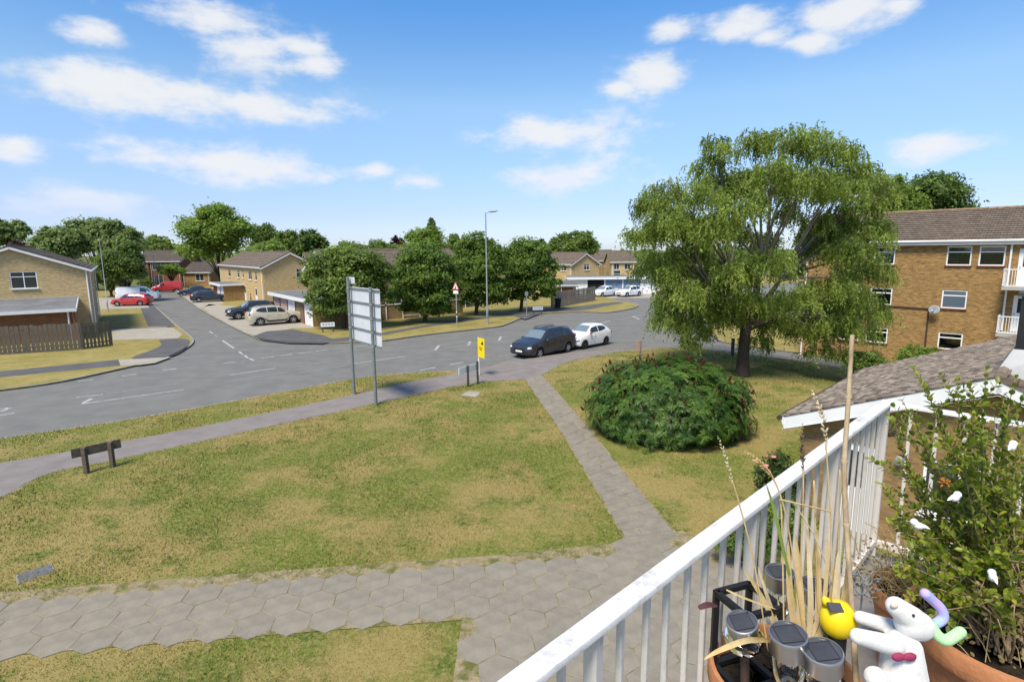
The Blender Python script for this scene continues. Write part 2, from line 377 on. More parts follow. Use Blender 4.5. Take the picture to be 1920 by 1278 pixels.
# dry soil edging along the footway
def edging(name, line, w):
    q = offset_line(line, w * .5); r = offset_line(line, -w * .5)
    return sheet(name, q + r[::-1], .1025, 'sand_joint')
edging('path_edge', fp_lo, .18); edging('path_edge', grass_edge, .16); edging('path_edge', fp_up, .12)
# slab path between the lawns
sl_L = px([(985, 711), (1060, 820), (1120, 920), (1180, 1022)], .1); sl_R = px([(1016, 704), (1100, 800), (1180, 900), (1274, 1010)], .1)
slab_out = sl_L + sl_R[::-1]
slabs = sheet('slab_path', [(x + s, y) for s, L in ((-.05, sl_L), (.05, sl_R[::-1])) for x, y in L], .119, 'sand_joint')
def along(L, t):
    n = len(L) - 1; k = min(int(t * n), n - 1); fkt = t * n - k; a = Vector(L[k]); b = Vector(L[k + 1]); return a + (b - a) * fkt
nrow = 27
for i in range(nrow):
    t0, t1 = i / nrow, (i + 1) / nrow
    a, b = along(sl_L, t0), along(sl_R, t0); d, c = along(sl_L, t1), along(sl_R, t1)
    sp = .5 if i % 3 == 0 else (.36 if i % 2 else .64)
    ab, dc = a.lerp(b, sp), d.lerp(c, sp)
    for quad in ((a, ab, dc, d), (ab, b, c, dc)):
        ctr = sum(quad, Vector((0, 0))) / 4; mb = MB()
        q = [ctr + (p - ctr) * (1 - .012 / max(.2, (p - ctr).length)) for p in quad]
        hz = .128 + rnd.uniform(-.004, .004); top = [(p.x, p.y, hz + rnd.uniform(-.003, .003)) for p in q]; q2 = [ctr + (p - ctr) * .975 for p in q]
        bot = [(p.x, p.y, .09) for p in q]
        mb.v = bot + [(p.x, p.y, hz - .008) for p in q] + [(p.x, p.y, z[2]) for p, z in zip(q2, top)]
        mb.f = [(8, 9, 10, 11)] + [(i_, (i_ + 1) % 4, 4 + (i_ + 1) % 4, 4 + i_) for i_ in range(4)] + [(4 + i_, 4 + (i_ + 1) % 4, 8 + (i_ + 1) % 4, 8 + i_) for i_ in range(4)]
        mb.build('paving_slab', rnd.choice(['slab', 'slab_b', 'slab_c']), slabs)
# hexagon paving
hx_dir = Vector((12.1, 1.5)).normalized(); hx_nrm = Vector((-hx_dir.y, hx_dir.x)); HW = .612
hex_bed_pts = [(-13, 7.28), (-8.1, 7.95), (-4.1, 8.37), (-.9, 8.72), (-.95, 3), (4.7, 3), (4.7, 10.2), (3.75, 11.72), (2.45, 11.25), (-.7, 10.72), (-5.1, 10.22), (-13, 9.2)]
hexp = sheet('hexagon_paving', hex_bed_pts, .1165, 'sand_joint')
def hexmesh(k):
    mb = MB(); R_ = HW / math.sqrt(3); r1 = R_ - .0085; r2 = R_ - .0165
    ring = lambda r, z, jit: [(r * math.cos(math.radians(30 + 60 * j)), r * math.sin(math.radians(30 + 60 * j)), z + rnd.uniform(-jit, jit)) for j in range(6)]
    mb.v = ring(r1, -.04, 0) + ring(r1, .006, 0) + ring(r2, .0095, .001)
    mb.f = [tuple(range(12, 18))] + [(a + j, a + (j + 1) % 6, a + 6 + (j + 1) % 6, a + 6 + j) for a in (0, 6) for j in range(6)]
    me = bpy.data.meshes.new('paving_slab'); me.from_pydata(mb.v, [], mb.f); me.materials.append(M[['slab', 'slab_b', 'slab_c'][k % 3]]); return me
hexes = [hexmesh(k) for k in range(9)]
org = Vector((-.7, 8.72)) + hx_nrm * (HW * .57); ang = math.atan2(hx_dir.y, hx_dir.x)
HEXPTS = []
for row in range(-9, 4):
    for c_ in range(-24, 12):
        p = org + hx_dir * ((c_ + (.5 if row % 2 else 0)) * HW) + hx_nrm * (row * HW * .866)
        left = p.x < -.65
        if left and not (0 <= row <= 2): continue
        if not left and (p.x > 4.5 or p.y < 3.6): continue
        if not left and row == 3 and not (2.2 < p.x < 3.4): continue
        if not left and row == 2 and p.x > 3.8: continue
        if p.x < -13: continue
        if p.x > 2.4 and p.y < 6.0: continue
        HEXPTS.append(p)
        o = inst('paving_slab', rnd.choice(hexes), hexp, (p.x, p.y, .113 + rnd.uniform(-.002, .003)), (rnd.uniform(-.004, .004), rnd.uniform(-.004, .004), ang))
# --- left verge (beside the gable house)
kL = spline(px([(0, 734), (119, 717), (265, 685), (291, 680), (321, 670), (352, 654), (364, 642), (357, 631), (330, 609), (297, 580), (283, 566), (276, 553)]), 4)
B_out = [(-68, -9), (-27.5, 20.5)] + kL + [(-70, 100), (-110, 70), (-95, 10)]
vb = sheet('verge', B_out[::-1], .10, 'lawn_dry', skirt=.3)
struct(kerb_line('kerb', ([(-68, -9), (-27.5, 20.5)] + kL), .13, -.1, .108, 'kerb_concrete'))
sheet('footway', px([(-150, 712), (0, 696), (222, 674), (226, 685), (0, 707), (-150, 726)], .1), .104, 'old_footway')
sheet('footway', px([(222, 674), (321, 669), (291, 680), (262, 684), (226, 685)], .1), .104, 'concrete')
sheet('footway', spline(px([(300, 637), (345, 635), (356, 640), (350, 652), (322, 667), (285, 670.5), (245, 671.5), (290, 654), (303, 645)], .1), 3, True), .108, 'old_footway')
sheet('driveway', px([(209, 617), (324, 614), (342, 627), (333, 634.5), (212, 637.5)], .1), .112, 'concrete')
sheet('footway', px([(271, 566), (284, 568), (297, 581), (327, 609), (315, 611.5), (278, 611.5), (262, 575)], .1), .108, 'old_footway')
sheet('driveway', px([(190, 580), (280, 577), (268, 560), (180, 558)], .1), .112, 'concrete')
struct(kerb_line('kerb', px([(326, 612), (315, 613.5), (209, 615.5)], .1), .13, .05, .2, 'kerb_concrete'))
# --- verge between side road and main road
kC1 = spline(px([(318, 544), (336, 553), (372, 579), (396, 593), (431, 612), (470, 631), (490, 638.5), (539, 644), (606, 645), (675, 643), (721, 640), (815, 627), (925, 615), (951, 609), (977, 598), (1000, 592), (1024, 588.5), (1088, 585.5), (1135, 587), (1170, 582.5), (1193, 577), (1197, 571.5), (1182, 568), (1163, 566), (1146, 561), (1118, 555)]), 4)
C_out = kC1 + [(9, 82), (8, 108), (-60, 108)]
sheet('verge', C_out, .10, 'lawn_dry', skirt=.3)
struct(kerb_line('kerb', kC1, .13, -.1, .108, 'kerb_concrete'))
sheet('driveway', px([(398, 592), (380, 577), (392, 570), (440, 574), (505, 588), (590, 611), (588, 615), (548, 615), (480, 630.5), (433, 611.5)], .1), .104, 'concrete')
sheet('driveway', px([(338, 552), (373, 579), (388, 574), (420, 569), (405, 556), (360, 548)], .1), .104, 'concrete')
sheet('footway', px([(474, 630), (500, 621), (548, 617), (600, 627), (622, 634), (606, 644), (539, 643), (492, 637.5)], .1), .108, 'old_footway')
sheet('footway', spline(px([(606, 636), (665, 631), (719, 623), (794, 609.5), (854, 600), (951, 588.5), (985, 584), (1013, 580), (1064, 576.5), (1135, 568), (1160, 566)], .1), 3) + spline(px([(1170, 568), (1150, 571), (1092, 582), (1027, 584), (990, 597), (978, 597), (951, 592), (854, 605), (794, 614), (719, 628), (665, 638), (606, 643)], .1), 3), .110, 'old_footway')
# --- right verge by the flats, and the land across the main road
kD = spline(px([(1380, 560), (1345, 590), (1326, 615), (1342, 637), (1381, 647), (1430, 654), (1496, 663), (1560, 673), (1640, 688)]), 4)
sheet('verge', kD + [(19.5, 24.0), (24, 16), (52, 6), (52, 64), (40, 70)], .10, 'lawn_dry', skirt=.3)
struct(kerb_line('kerb', kD, .13, -.1, .108, 'kerb_concrete'))
sheet('verge', [(9.2, 80.5), (24, 80.5), (40, 93), (70, 119), (30, 140), (0, 120)], .08, 'lawn_dry', skirt=.3)
sheet('forecourt', [(8.6, 74.5), (19.5, 73.5), (24, 80.6), (24, 82), (9, 82)], .012, 'concrete')
# ---------------------------------------------------------------- painted lines
LINES = [((153, 757), (345, 730), .11, 1), ((143, 745), (193, 739), .1, 1), ((200, 738), (335, 718), .1, 0), ((155, 756), (172, 747), .16, 1), ((-40, 785), (27, 774), .11, 1), ((-40, 772), (20, 764), .12, 1), ((20, 764), (2, 771), .14, 1),
    ((430, 703), (518, 690), .11, 1), ((437, 713), (538, 697), .11, 0), ((540, 690), (640, 674), .1, 0), ((659, 682), (758, 668), .11, 1), ((560, 699), (655, 684), .1, 0), ((792, 652), (872, 640), .1, 0), ((758, 668), (955, 630), .1, 0),
    ((815, 657), (823, 648), .17, 1), ((878, 647), (881.5, 640), .17, 1), ((935.5, 638), (939, 631), .17, 1),
    ((146, 715), (175, 711), .12, 1), ((190, 709), (218, 706), .12, 0), ((229, 705), (256, 701), .12, 1), ((271, 699), (294, 696), .12, 0), ((303, 694), (331, 691), .12, 1), ((348, 689), (371, 686), .12, 0), ((383, 685), (405, 682), .12, 0), ((418, 680.5), (441, 678), .12, 1), ((452, 676), (476, 673), .12, 0), ((490, 671.5), (514, 668.5), .12, 1), ((526, 667), (548, 664), .12, 1), ((560, 662.5), (582, 660), .12, 1), ((593, 658), (616, 655.5), .12, 1), ((628, 654), (650, 651), .12, 0), ((661, 650), (690, 646.5), .12, 1),
    ((393, 621), (399, 625), .12, 1), ((402, 627), (408, 632), .12, 0), ((417, 638), (439, 653), .13, 1), ((448, 659), (455, 664), .13, 1), ((458, 666), (465, 671), .13, 1), ((468, 672), (476, 676), .13, 1),
    ((788, 694), (817, 688.5), .12, 1), ((843, 683), (869, 679), .12, 1), ((887, 676), (918, 671.5), .12, 0), ((924, 669), (955, 664), .12, 0), ((723, 703), (780, 695), .1, 0),
    ((1226, 615), (1239, 615), .2, 1), ((1186, 592.5), (1199, 598.5), .18, 1), ((1120, 608), (1144, 601), .12, 1), ((1160, 600), (1195, 592), .1, 0), ((1195, 592), (1230, 585), .1, 0), ((1060, 617), (1100, 610), .1, 0), ((985, 628), (1040, 618), .1, 0), ((1195, 624), (1210, 621.5), .12, 0), ((1040, 600), (1110, 594), .1, 0)]
for (a, b, w, k) in LINES:
    A, B = g(*a), g(*b); d = (B - A).normalized(); n = Vector((-d.y, d.x, 0)) * (w / 2); mb = MB(); kk = max(1, int((B - A).length / 1.2))
    for i in range(kk):
        p, q = A.lerp(B, i / kk), A.lerp(B, (i + 1) / kk); z = Vector((0, 0, .005))
        mb.poly([p - n + z, q - n + z, q + n + z, p + n + z])
    mb.build('road_marking', 'line_paint' if k else 'worn_paint', road)
# a long tar seam and patches in the road
mat('tar', (.06, .06, .062), .85, .1, 3)
mat('patch', (.115, .111, .106), .9, .1, 1.2, .25, 60, .2, col2=(.15, .146, .14), detail=8)
for L in ([(365, 662), (470, 660), (610, 656)], [(300, 581), (345, 600)]):
    for a, b in zip(L, L[1:]):
        A, B = g(*a), g(*b); d = (B - A).normalized(); n = Vector((-d.y, d.x, 0)) * .03; z = Vector((0, 0, .004))
        MB().poly([A - n + z, B - n + z, B + n + z, A + n + z]).build('tar_seam', 'tar', road)
# inspection covers in the lawn
mat('cast_iron', (.13, .13, .135), .7, .2, 6, .3, 30, .3)
for lab, pts in (('rectangular grey metal drain cover set in the lawn at lower left', [(30, 1078), (97, 1056), (103, 1070), (32, 1096)]), ('small concrete inspection cover in the lawn behind the low sign', [(862, 741), (878, 733), (903, 735), (893, 745)])):
    c = [g(*p, .1) for p in pts]; cen = sum(c, Vector()) / 4; t = thing('inspection_cover', lab, 'drain cover', (cen.x, cen.y, .1))
    mb = MB(); mb.prism([(p.x, p.y) for p in c][::-1], .08, .112); mb.build('frame', 'kerb_concrete', t)
    mb = MB(); mb.prism([(cen.x + (p.x - cen.x) * .9, cen.y + (p.y - cen.y) * .9) for p in c][::-1], .1, .12); mb.build('lid', 'cast_iron' if 'metal' in lab else 'concrete', t)
# ================================================================= building materials
brick_mat('brick_buff', (.58, .415, .195), (.42, .285, .125), (.50, .40, .25), blotch=.24)
brick_mat('brick_brown', (.36, .215, .078), (.21, .115, .042), (.30, .215, .12), blotch=.42)
brick_mat('brick_tan', (.30, .20, .10), (.22, .14, .07), (.28, .22, .14), blotch=.25)
brick_mat('brick_red', (.22, .075, .035), (.16, .05, .025), (.25, .18, .13), blotch=.25)
brick_mat('roof_tiles', (.19, .15, .115), (.13, .10, .078), (.07, .055, .045), bw=.3, bh=.34, msize=.012, blotch=.35, bump=.6)
brick_mat('roof_dark', (.13, .105, .09), (.09, .072, .062), (.05, .042, .037), bw=.3, bh=.34, msize=.012, blotch=.3, bump=.6)
mat('white_paint', (.72, .72, .71), .55, .05, 3, 0, spec=.4)
mat('upvc', (.78, .78, .78), .35, .03, 3, 0, spec=.5)
mat('felt_roof', (.16, .16, .165), .9, .2, .8, .2, 30)
mat('rust_red', (.20, .045, .03), .6, .15, 4)
mat('wood_brown', (.20, .085, .035), .75, .3, 2.0, .2, 20, uvnoise=(1, 1, 6))
mat('fence_wood', (.085, .07, .053), .85, .2, 2.2, .3, 25, col2=(.145, .122, .095), uvnoise=(3, 3, .6))
mat('fence_grey', (.19, .165, .135), .85, .2, 2.2, .3, 25, col2=(.29, .255, .21), uvnoise=(3, 3, .6))
mat('glass', (.03, .036, .042), .04, 0, spec=.9)
mat('blue_glass', (.10, .13, .17), .06, 0, spec=.9)
mat('dark_metal', (.05, .05, .052), .5, .1, 5)
mat('galvanised', (.36, .38, .39), .45, .12, 3, .1, 20, spec=.5, metal=.35)
mat('galv_dull', (.20, .215, .21), .6, .18, 2.5, .1, 20, spec=.4, metal=.2)
mat('lead', (.42, .42, .41), .6, .1, 4)
mat('pink_door', (.50, .36, .32), .6, .08, 3); mat('blue_door', (.16, .23, .34), .6, .08, 3); mat('brown_door', (.19, .135, .08), .65, .15, 3); mat('bay_shade', (.012, .012, .012), .9, 0)
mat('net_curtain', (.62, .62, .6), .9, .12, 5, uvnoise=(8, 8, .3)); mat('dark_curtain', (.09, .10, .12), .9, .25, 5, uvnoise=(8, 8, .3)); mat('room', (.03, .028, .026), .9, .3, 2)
mat('brown_pipe', (.06, .04, .03), .6, .1, 3)
mat('pale_concrete', (.40, .385, .36), .9, .12, 2)
mg = bpy.data.materials.new('clear_glass'); mg.use_nodes = True; M['clear_glass'] = mg
_n = mg.node_tree.nodes; _l = mg.node_tree.links; _t = _n.new('ShaderNodeBsdfTransparent'); _g = _n.new('ShaderNodeBsdfGlossy'); _g.inputs['Roughness'].default_value = .02
_lw = _n.new('ShaderNodeFresnel'); _lw.inputs[0].default_value = 1.7; _mx = _n.new('ShaderNodeMixShader'); _t.inputs[0].default_value = (.86, .9, .9, 1)
_l.new(_lw.outputs[0], _mx.inputs[0]); _l.new(_t.outputs[0], _mx.inputs[1]); _l.new(_g.outputs[0], _mx.inputs[2]); _l.new(_mx.outputs[0], _n['Material Output'].inputs[0])
# ================================================================= building helpers
V3 = lambda p, z=0.0: Vector((p[0], p[1], z))
def wallhit(u, v, P0, X):
    """where a sight line meets the vertical plane through P0 along X -> (s, z)"""
    r = ray(u, v); n = Vector((-X[1], X[0])); t = (n.x * P0[0] + n.y * P0[1]) / (n.x * r.x + n.y * r.y); p = EYE + r * t
    return (p.x - P0[0]) * X[0] + (p.y - P0[1]) * X[1], p.z
def add_wall(mb, P0, X, Wd, z0, z1, holes=(), rev=.09, N=None):
    X3 = V3(X); N3 = V3(N); P = V3(P0)
    ss = sorted({0, Wd, *[h[0] for h in holes], *[h[1] for h in holes]}); zs = sorted({z0, z1, *[h[2] for h in holes], *[h[3] for h in holes]})
    pt = lambda s, z, d=0: P + X3 * s + Vector((0, 0, z)) - N3 * d
    for i in range(len(ss) - 1):
        for j in range(len(zs) - 1):
            sm, zm = (ss[i] + ss[i + 1]) / 2, (zs[j] + zs[j + 1]) / 2
            if any(h[0] < sm < h[1] and h[2] < zm < h[3] for h in holes): continue
            q = [pt(ss[i], zs[j]), pt(ss[i + 1], zs[j]), pt(ss[i + 1], zs[j + 1]), pt(ss[i], zs[j + 1])]
            if X3.cross(Vector((0, 0, 1))).dot(N3) < 0: q = q[::-1]
            mb.poly(q)
    for h in holes:
        a, b, c, d = h[:4]
        for q in ([(a, c), (b, c)], [(b, c), (b, d)], [(b, d), (a, d)], [(a, d), (a, c)]):
            mb.poly([pt(*q[0]), pt(*q[1]), pt(*q[1], rev), pt(*q[0], rev)])
def window(root, P0, X, N, h, style='top', frame='upvc', pane='glass', sill='white_paint', depth=.045, fw=.055, curtain=None, name='window'):
    s0, s1, z0, z1 = h; X3 = V3(X); N3 = V3(N); P = V3(P0); w, hh = s1 - s0, z1 - z0
    pt = lambda s, z, d=0: P + X3 * s + Vector((0, 0, z)) - N3 * d
    mb = MB(); bx = lambda a, b, c, d: mb.box(pt((a + b) / 2, (c + d) / 2, depth), (b - a, .05, d - c), X)
    bx(s0, s1, z0, z0 + fw); bx(s0, s1, z1 - fw, z1); bx(s0, s0 + fw, z0 + fw, z1 - fw); bx(s1 - fw, s1, z0 + fw, z1 - fw)
    cells = [(s0 + fw, s1 - fw, z0 + fw, z1 - fw)]; zt = z0 + hh * .70
    if style in ('top', 'double', 'triple'):
        k = {'top': 1, 'double': 2, 'triple': 3}[style]; cells = []
        for i in range(k):
            a = s0 + w * i / k + (fw if i == 0 else fw * .5); b = s0 + w * (i + 1) / k - (fw if i == k - 1 else fw * .5)
            bx(a, b, zt - fw * .5, zt + fw * .5)
            if i < k - 1: bx(b, b + fw, z0 + fw, z1 - fw)
            cells += [(a, b, z0 + fw, zt - fw * .5), (a, b, zt + fw * .5, z1 - fw)]
    elif style == 'split':
        m = (s0 + s1) / 2; bx(m - fw / 2, m + fw / 2, z0 + fw, z1 - fw); cells = [(s0 + fw, m - fw / 2, z0 + fw, z1 - fw), (m + fw / 2, s1 - fw, z0 + fw, z1 - fw)]
    fr = mb.build(name, frame, root)
    for c in cells:
        MB().box(pt((c[0] + c[1]) / 2, (c[2] + c[3]) / 2, depth), (c[1] - c[0] + .01, .012, c[3] - c[2] + .01), X).build('pane', pane, fr)
    if sill:
        MB().box(pt((s0 + s1) / 2, z0 - .03, -.02), (w + .1, .16, .05), X).build('sill', sill, fr)
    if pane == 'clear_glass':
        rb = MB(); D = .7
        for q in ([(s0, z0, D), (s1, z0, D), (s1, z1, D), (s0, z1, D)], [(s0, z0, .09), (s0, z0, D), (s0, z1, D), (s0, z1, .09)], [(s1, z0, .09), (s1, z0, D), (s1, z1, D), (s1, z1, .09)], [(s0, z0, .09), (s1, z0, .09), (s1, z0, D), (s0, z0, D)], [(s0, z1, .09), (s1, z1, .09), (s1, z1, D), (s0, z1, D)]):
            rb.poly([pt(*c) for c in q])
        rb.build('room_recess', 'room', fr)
        for (a, b, zb, mt) in (curtain or ()):
            cb = MB(); n = 24; zz0 = z0 + hh * zb
            pts = [(s0 + w * (a + (b - a) * i / n), .13 + .018 * math.sin(i * 2.1)) for i in range(n + 1)]
            for p, q in zip(pts, pts[1:]): cb.poly([pt(p[0], zz0, p[1]), pt(q[0], zz0, q[1]), pt(q[0], z1, q[1]), pt(p[0], z1, p[1])])
            cb.build('curtain', mt, fr, smooth=True)
    return fr
def door(root, P0, X, N, h, m='white_paint', glass=True):
    s0, s1, z0, z1 = h; X3 = V3(X); N3 = V3(N); P = V3(P0); pt = lambda s, z, d=0: P + X3 * s + Vector((0, 0, z)) - N3 * d
    mb = MB(); mb.box(pt((s0 + s1) / 2, (z0 + z1) / 2, .05), (s1 - s0, .05, z1 - z0), X); d = mb.build('door', m, root)
    if glass: MB().box(pt((s0 + s1) / 2, z0 + (z1 - z0) * .72, .02), ((s1 - s0) * .6, .02, (z1 - z0) * .4), X).build('pane', 'glass', d)
    MB().box(pt(s0 + .1, z0 + 1.0, .005), (.03, .05, .12), X).build('handle', 'galvanised', d)
    return d
def roof_slope(mb, E0, E1, R0, R1, n, t=.035):
    E0, E1, R0, R1 = map(Vector, (E0, E1, R0, R1)); nr = (E1 - E0).cross(R0 - E0).normalized()
    if nr.z < 0: nr = -nr
    for i in range(n):
        a0, a1 = E0.lerp(R0, i / n), E1.lerp(R1, i / n); b0, b1 = E0.lerp(R0, (i + 1) / n), E1.lerp(R1, (i + 1) / n)
        u = nr * t
        mb.poly([a0 + u, a1 + u, b1, b0]); mb.poly([a0, a1, a1 + u, a0 + u]); mb.poly([a0, a0 + u, b0]); mb.poly([a1, b1, a1 + u])
    d = nr * -.1
    mb.poly([E0 + d, E1 + d, R1 + d, R0 + d]); mb.poly([E0, E1, E1 + d, E0 + d]); mb.poly([E0, R0, R0 + d, E0 + d]); mb.poly([E1, R1, R1 + d, E1 + d])
def house(name, label, C, U, L, Vd, Wd, z0, eave, ridge, wallm, roofm, longwin=(), gablewin=(), course=.34, over=.3, cat='house', barge=.24, doors=(), group=None, chimneys=()):
    U = Vector(U).normalized(); Vd = Vector(Vd).normalized(); C = Vector(C)
    t = thing(name, label, cat, (C.x, C.y, z0), group)
    w = MB(); hl = [h[:4] for h in longwin] + [h[:4] for h in doors]; hg = [h[:4] for h in gablewin]
    add_wall(w, C, U, L, z0, eave, hl, N=-Vd); add_wall(w, C, Vd, Wd, z0, eave, hg, N=-U)
    add_wall(w, C + Vd * Wd, U, L, z0, eave, N=Vd); add_wall(w, C + U * L, Vd, Wd, z0, eave, N=U)
    for q in (C, C + U * L): w.poly([V3(q, eave), V3(q + Vd * Wd, eave), V3(q + Vd * (Wd / 2), ridge)])
    w.build('wall', wallm, t, uv=True)
    for h in longwin: window(t, C, U, -Vd, h[:4], *(h[4:5] or ('top',)))
    for h in gablewin: window(t, C, Vd, -U, h[:4], *(h[4:5] or ('top',)))
    for h in doors: door(t, C, U, -Vd, h[:4], *(h[4:5] or ('white_paint',)))
    sl = (ridge - eave) / (Wd / 2); dz = over * sl; up = .06; n = max(4, int((Wd / 2 + over) / course))
    r = MB(); A = C - U * over; B = C + U * (L + over); mid = Vd * (Wd / 2)
    R0, R1 = V3(A + mid, ridge + up), V3(B + mid, ridge + up)
    roof_slope(r, V3(A - Vd * over, eave - dz + up), V3(B - Vd * over, eave - dz + up), R0, R1, n)
    roof_slope(r, V3(A + Vd * (Wd + over), eave - dz + up), V3(B + Vd * (Wd + over), eave - dz + up), R0, R1, n)
    ro = r.build('roof', roofm, t, uv=True)
    rt = MB(); k = max(3, int(L / .45))
    for i in range(k): rt.tube([R0.lerp(R1, i / k) + Vector((0, 0, .0)), R0.lerp(R1, (i + .97) / k) + Vector((0, 0, .015))], .1, 6)
    rt.build('ridge_tiles', roofm, ro, uv=True)
    for e, sgn in ((A, 1), (B, -1)):
        e2 = e + U * (.03 * sgn); b = MB()
        for sd_ in (0, 1):
            f0 = V3(e2 - Vd * over, eave - dz - .1) if sd_ == 0 else V3(e2 + Vd * (Wd + over), eave - dz - .1)
            b.bar(f0, V3(e2 + mid, ridge - .1), .05, barge, (0, 0, 1))
        b.build('bargeboard', 'white_paint', t)
    for q, s in ((C - Vd * (over - .03), -1), (C + Vd * (Wd + over - .03), 1)):
        f = MB(); gt = MB(); f.bar(V3(q - U * over, eave - dz - .08), V3(q + U * (L + over), eave - dz - .08), .03, .2)
        q2 = q + Vd * (s * .08); gt.tube([V3(q2 - U * over, eave - dz + .0), V3(q2 + U * (L + over), eave - dz + .0)], .055, 8)
        f.build('fascia', 'white_paint', t); gt.build('gutter', 'upvc', t, smooth='auto')
    for s in (.25, L - .25):
        p = C + U * s - Vd * .08; MB().tube([V3(p, z0), V3(p, eave - dz - .05)], .04, 8).build('downpipe', 'upvc', t)
    for s in chimneys:
        p = C + U * s + mid; ch = MB(); ch.tube([V3(p, ridge - .1), V3(p, ridge + .55)], .1, 10); ch.tube([V3(p, ridge + .5), V3(p, ridge + .6)], .14, 10); ch.build('flue', 'dark_metal', ro)
    return t
def px_holes(P0, X, L):
    out = []
    for q in L:
        a = wallhit(q[0], q[1], P0, X); b = wallhit(q[2], q[3], P0, X)
        out.append((min(a[0], b[0]), max(a[0], b[0]), min(a[1], b[1]), max(a[1], b[1]), *q[4:]))
    return out
# ================================================================= gable house at left, with lean-to
CL = Vector((-33.55, 45.0)); UL = Vector((-.57, .82)).normalized(); VL = Vector((-.82, -.57)).normalized()
gw = px_holes(CL, VL, [(17, 510, 72, 540, 'double')])
house('gable_house', 'buff brick house with white bargeboards behind the slatted timber fence at left', CL, UL, 14, VL, 9.0, 0.05, 5.3, 7.0, 'brick_buff', 'roof_dark', [(3, 4.5, 3.6, 4.9, 'split'), (8, 9.5, 3.6, 4.9, 'split'), (8, 9.8, 1.0, 2.3, 'split')], gw, course=.3)
t = thing('lean_to', 'low lean-to with grey felt roof and white fascia against the left gable', 'lean-to', (CL.x, CL.y, .05))
NL = -UL; w = MB(); q0 = CL + VL * 1.1 + NL * .02; q1 = q0 + NL * 3.9
add_wall(w, q1, VL, 8.2, .05, 2.3, [], N=NL); w.build('wall', 'wood_brown', t)
w = MB(); add_wall(w, q1 + VL * .02, NL * -1, 3.9, .05, 2.35, N=-VL); w.build('wall', 'brick_buff', t, uv=True)
r = MB(); roof_slope(r, V3(q1 - VL * .25 + NL * .3, 2.48), V3(q1 + VL * 8.4 + NL * .3, 2.48), V3(q0 - VL * .25, 3.02), V3(q0 + VL * 8.4, 3.02), 3, .004); r.build('roof', 'felt_roof', t)
f = MB(); f.bar(V3(q1 - VL * .27 + NL * .33, 2.36), V3(q1 + VL * 8.4 + NL * .33, 2.36), .04, .24); f.bar(V3(q1 - VL * .27 + NL * .3, 2.36), V3(q0 - VL * .27, 2.9), .04, .24); f.build('fascia', 'white_paint', t)
MB().bar(V3(q0 - VL * .2 + NL * .06, 3.06), V3(q0 + VL * 8.4 + NL * .06, 3.06), .1, .08).build('flashing', 'lead', t)
for s in (-.1, .25): MB().bar(V3(q1 + VL * s + NL * .1, .05), V3(q1 + VL * s + NL * .1, 2.3), .09, .09, (1, 0, 0)).build('post', 'white_paint' if s > 0 else 'rust_red', t)
MB().tube([V3(CL + VL * .12 + NL * .07, .05), V3(CL + VL * .12 + NL * .07, 5.1)], .05, 8).build('downpipe', 'upvc', t)
# things stored along the fence: white garden chest
# slatted fence
def fence(name, label, A, B, h, board, gap, m, posts=2.0, thick=.02, jitter=.03):
    A = Vector(A); B = Vector(B); L = (B - A).length; X = (B - A).normalized(); N = Vector((-X.y, X.x)); t = thing(name, label, 'fence', (A.x, A.y, .1))
    k = int(L / (board + gap)); pitch = L / k
    bm_ = [MB().box((0, 0, h / 2 + (i - 1) * .012), (board, thick, h - .06 + (i - 1) * .024), (1, 0)) for i in range(3)]
    mesh = []
    for b in bm_:
        me = bpy.data.meshes.new('board'); me.from_pydata(b.v, [], b.f); me.materials.append(M[m]); mesh.append(me)
    an = math.atan2(X.y, X.x)
    for i in range(k):
        p = A + X * ((i + .5) * pitch) + N * (.025 if i % 2 else 0); inst('board', rnd.choice(mesh), t, (p.x, p.y, .12 + rnd.uniform(-jitter, jitter) * .5), (rnd.uniform(-.008, .008), rnd.uniform(-.012, .012), an))
    n = max(2, int(L / posts) + 1)
    for i in range(n):
        p = A + X * (L * i / (n - 1)) + N * .07; MB().box(V3(p, h / 2 + .1), (.09, .09, h + .02), X).build('post', m, t)
    for z in (.35, h - .25): MB().bar(V3(A + N * .03, z + .1), V3(B + N * .03, z + .1), .04, .08).build('rail', m, t)
    MB().box(V3((A + B) / 2 - N * .02, .16), (L, .03, .16), X).build('gravel_board', m, t)
    return t
fa, fb, fc = g(-60, 669, .1).xy, g(155, 655, .1).xy, g(211, 648, .1).xy
fence('slatted_fence', 'long brown slatted timber fence running off the left edge', fa, fb, 1.78, .2, .035, 'fence_wood')
fence('picket_fence', 'short stretch of narrow brown pickets ending by the driveway', fb, fc, 1.72, .14, .07, 'fence_wood')
fence('board_fence', 'grey close-boarded fence beyond the row of roadside trees', g(1035, 578, .1).xy, g(1116, 563, .1).xy, 1.72, .14, .02, 'fence_grey', 1.9)
# ================================================================= terrace beyond the side road, with garages
CM = Vector((-29.4, 67.0)); UM = Vector((-.6, .8)); VM = Vector((.8, .6))
ml = px_holes(CM, UM, [(427, 505, 433, 519, 'top'), (444, 506, 449.5, 521, 'top'), (453.5, 506.5, 457.5, 521.5, 'top'), (465, 508, 472.5, 525, 'split'), (477, 509, 482, 526, 'top'), (440, 544, 449, 559, 'split'), (467.5, 549, 472, 566, 'top')])
md = px_holes(CM, UM, [(427, 541, 431, 562, 'white_paint'), (458, 549, 463.5, 571, 'white_paint'), (478.5, 552, 484.5, 572, 'white_paint')])
md = [(a, b, .12, 2.15, m) for a, b, c, d, m in md]
mgw = px_holes(CM, VM, [(555, 504, 567, 525, 'top')])
house('brick_terrace', 'two-storey buff brick terrace with white bargeboard beside the parked light suv', CM, UM, 26, VM, 6.5, .1, 4.75, 6.4, 'brick_buff', 'roof_tiles', ml, mgw, doors=md, chimneys=(3, 12.5))
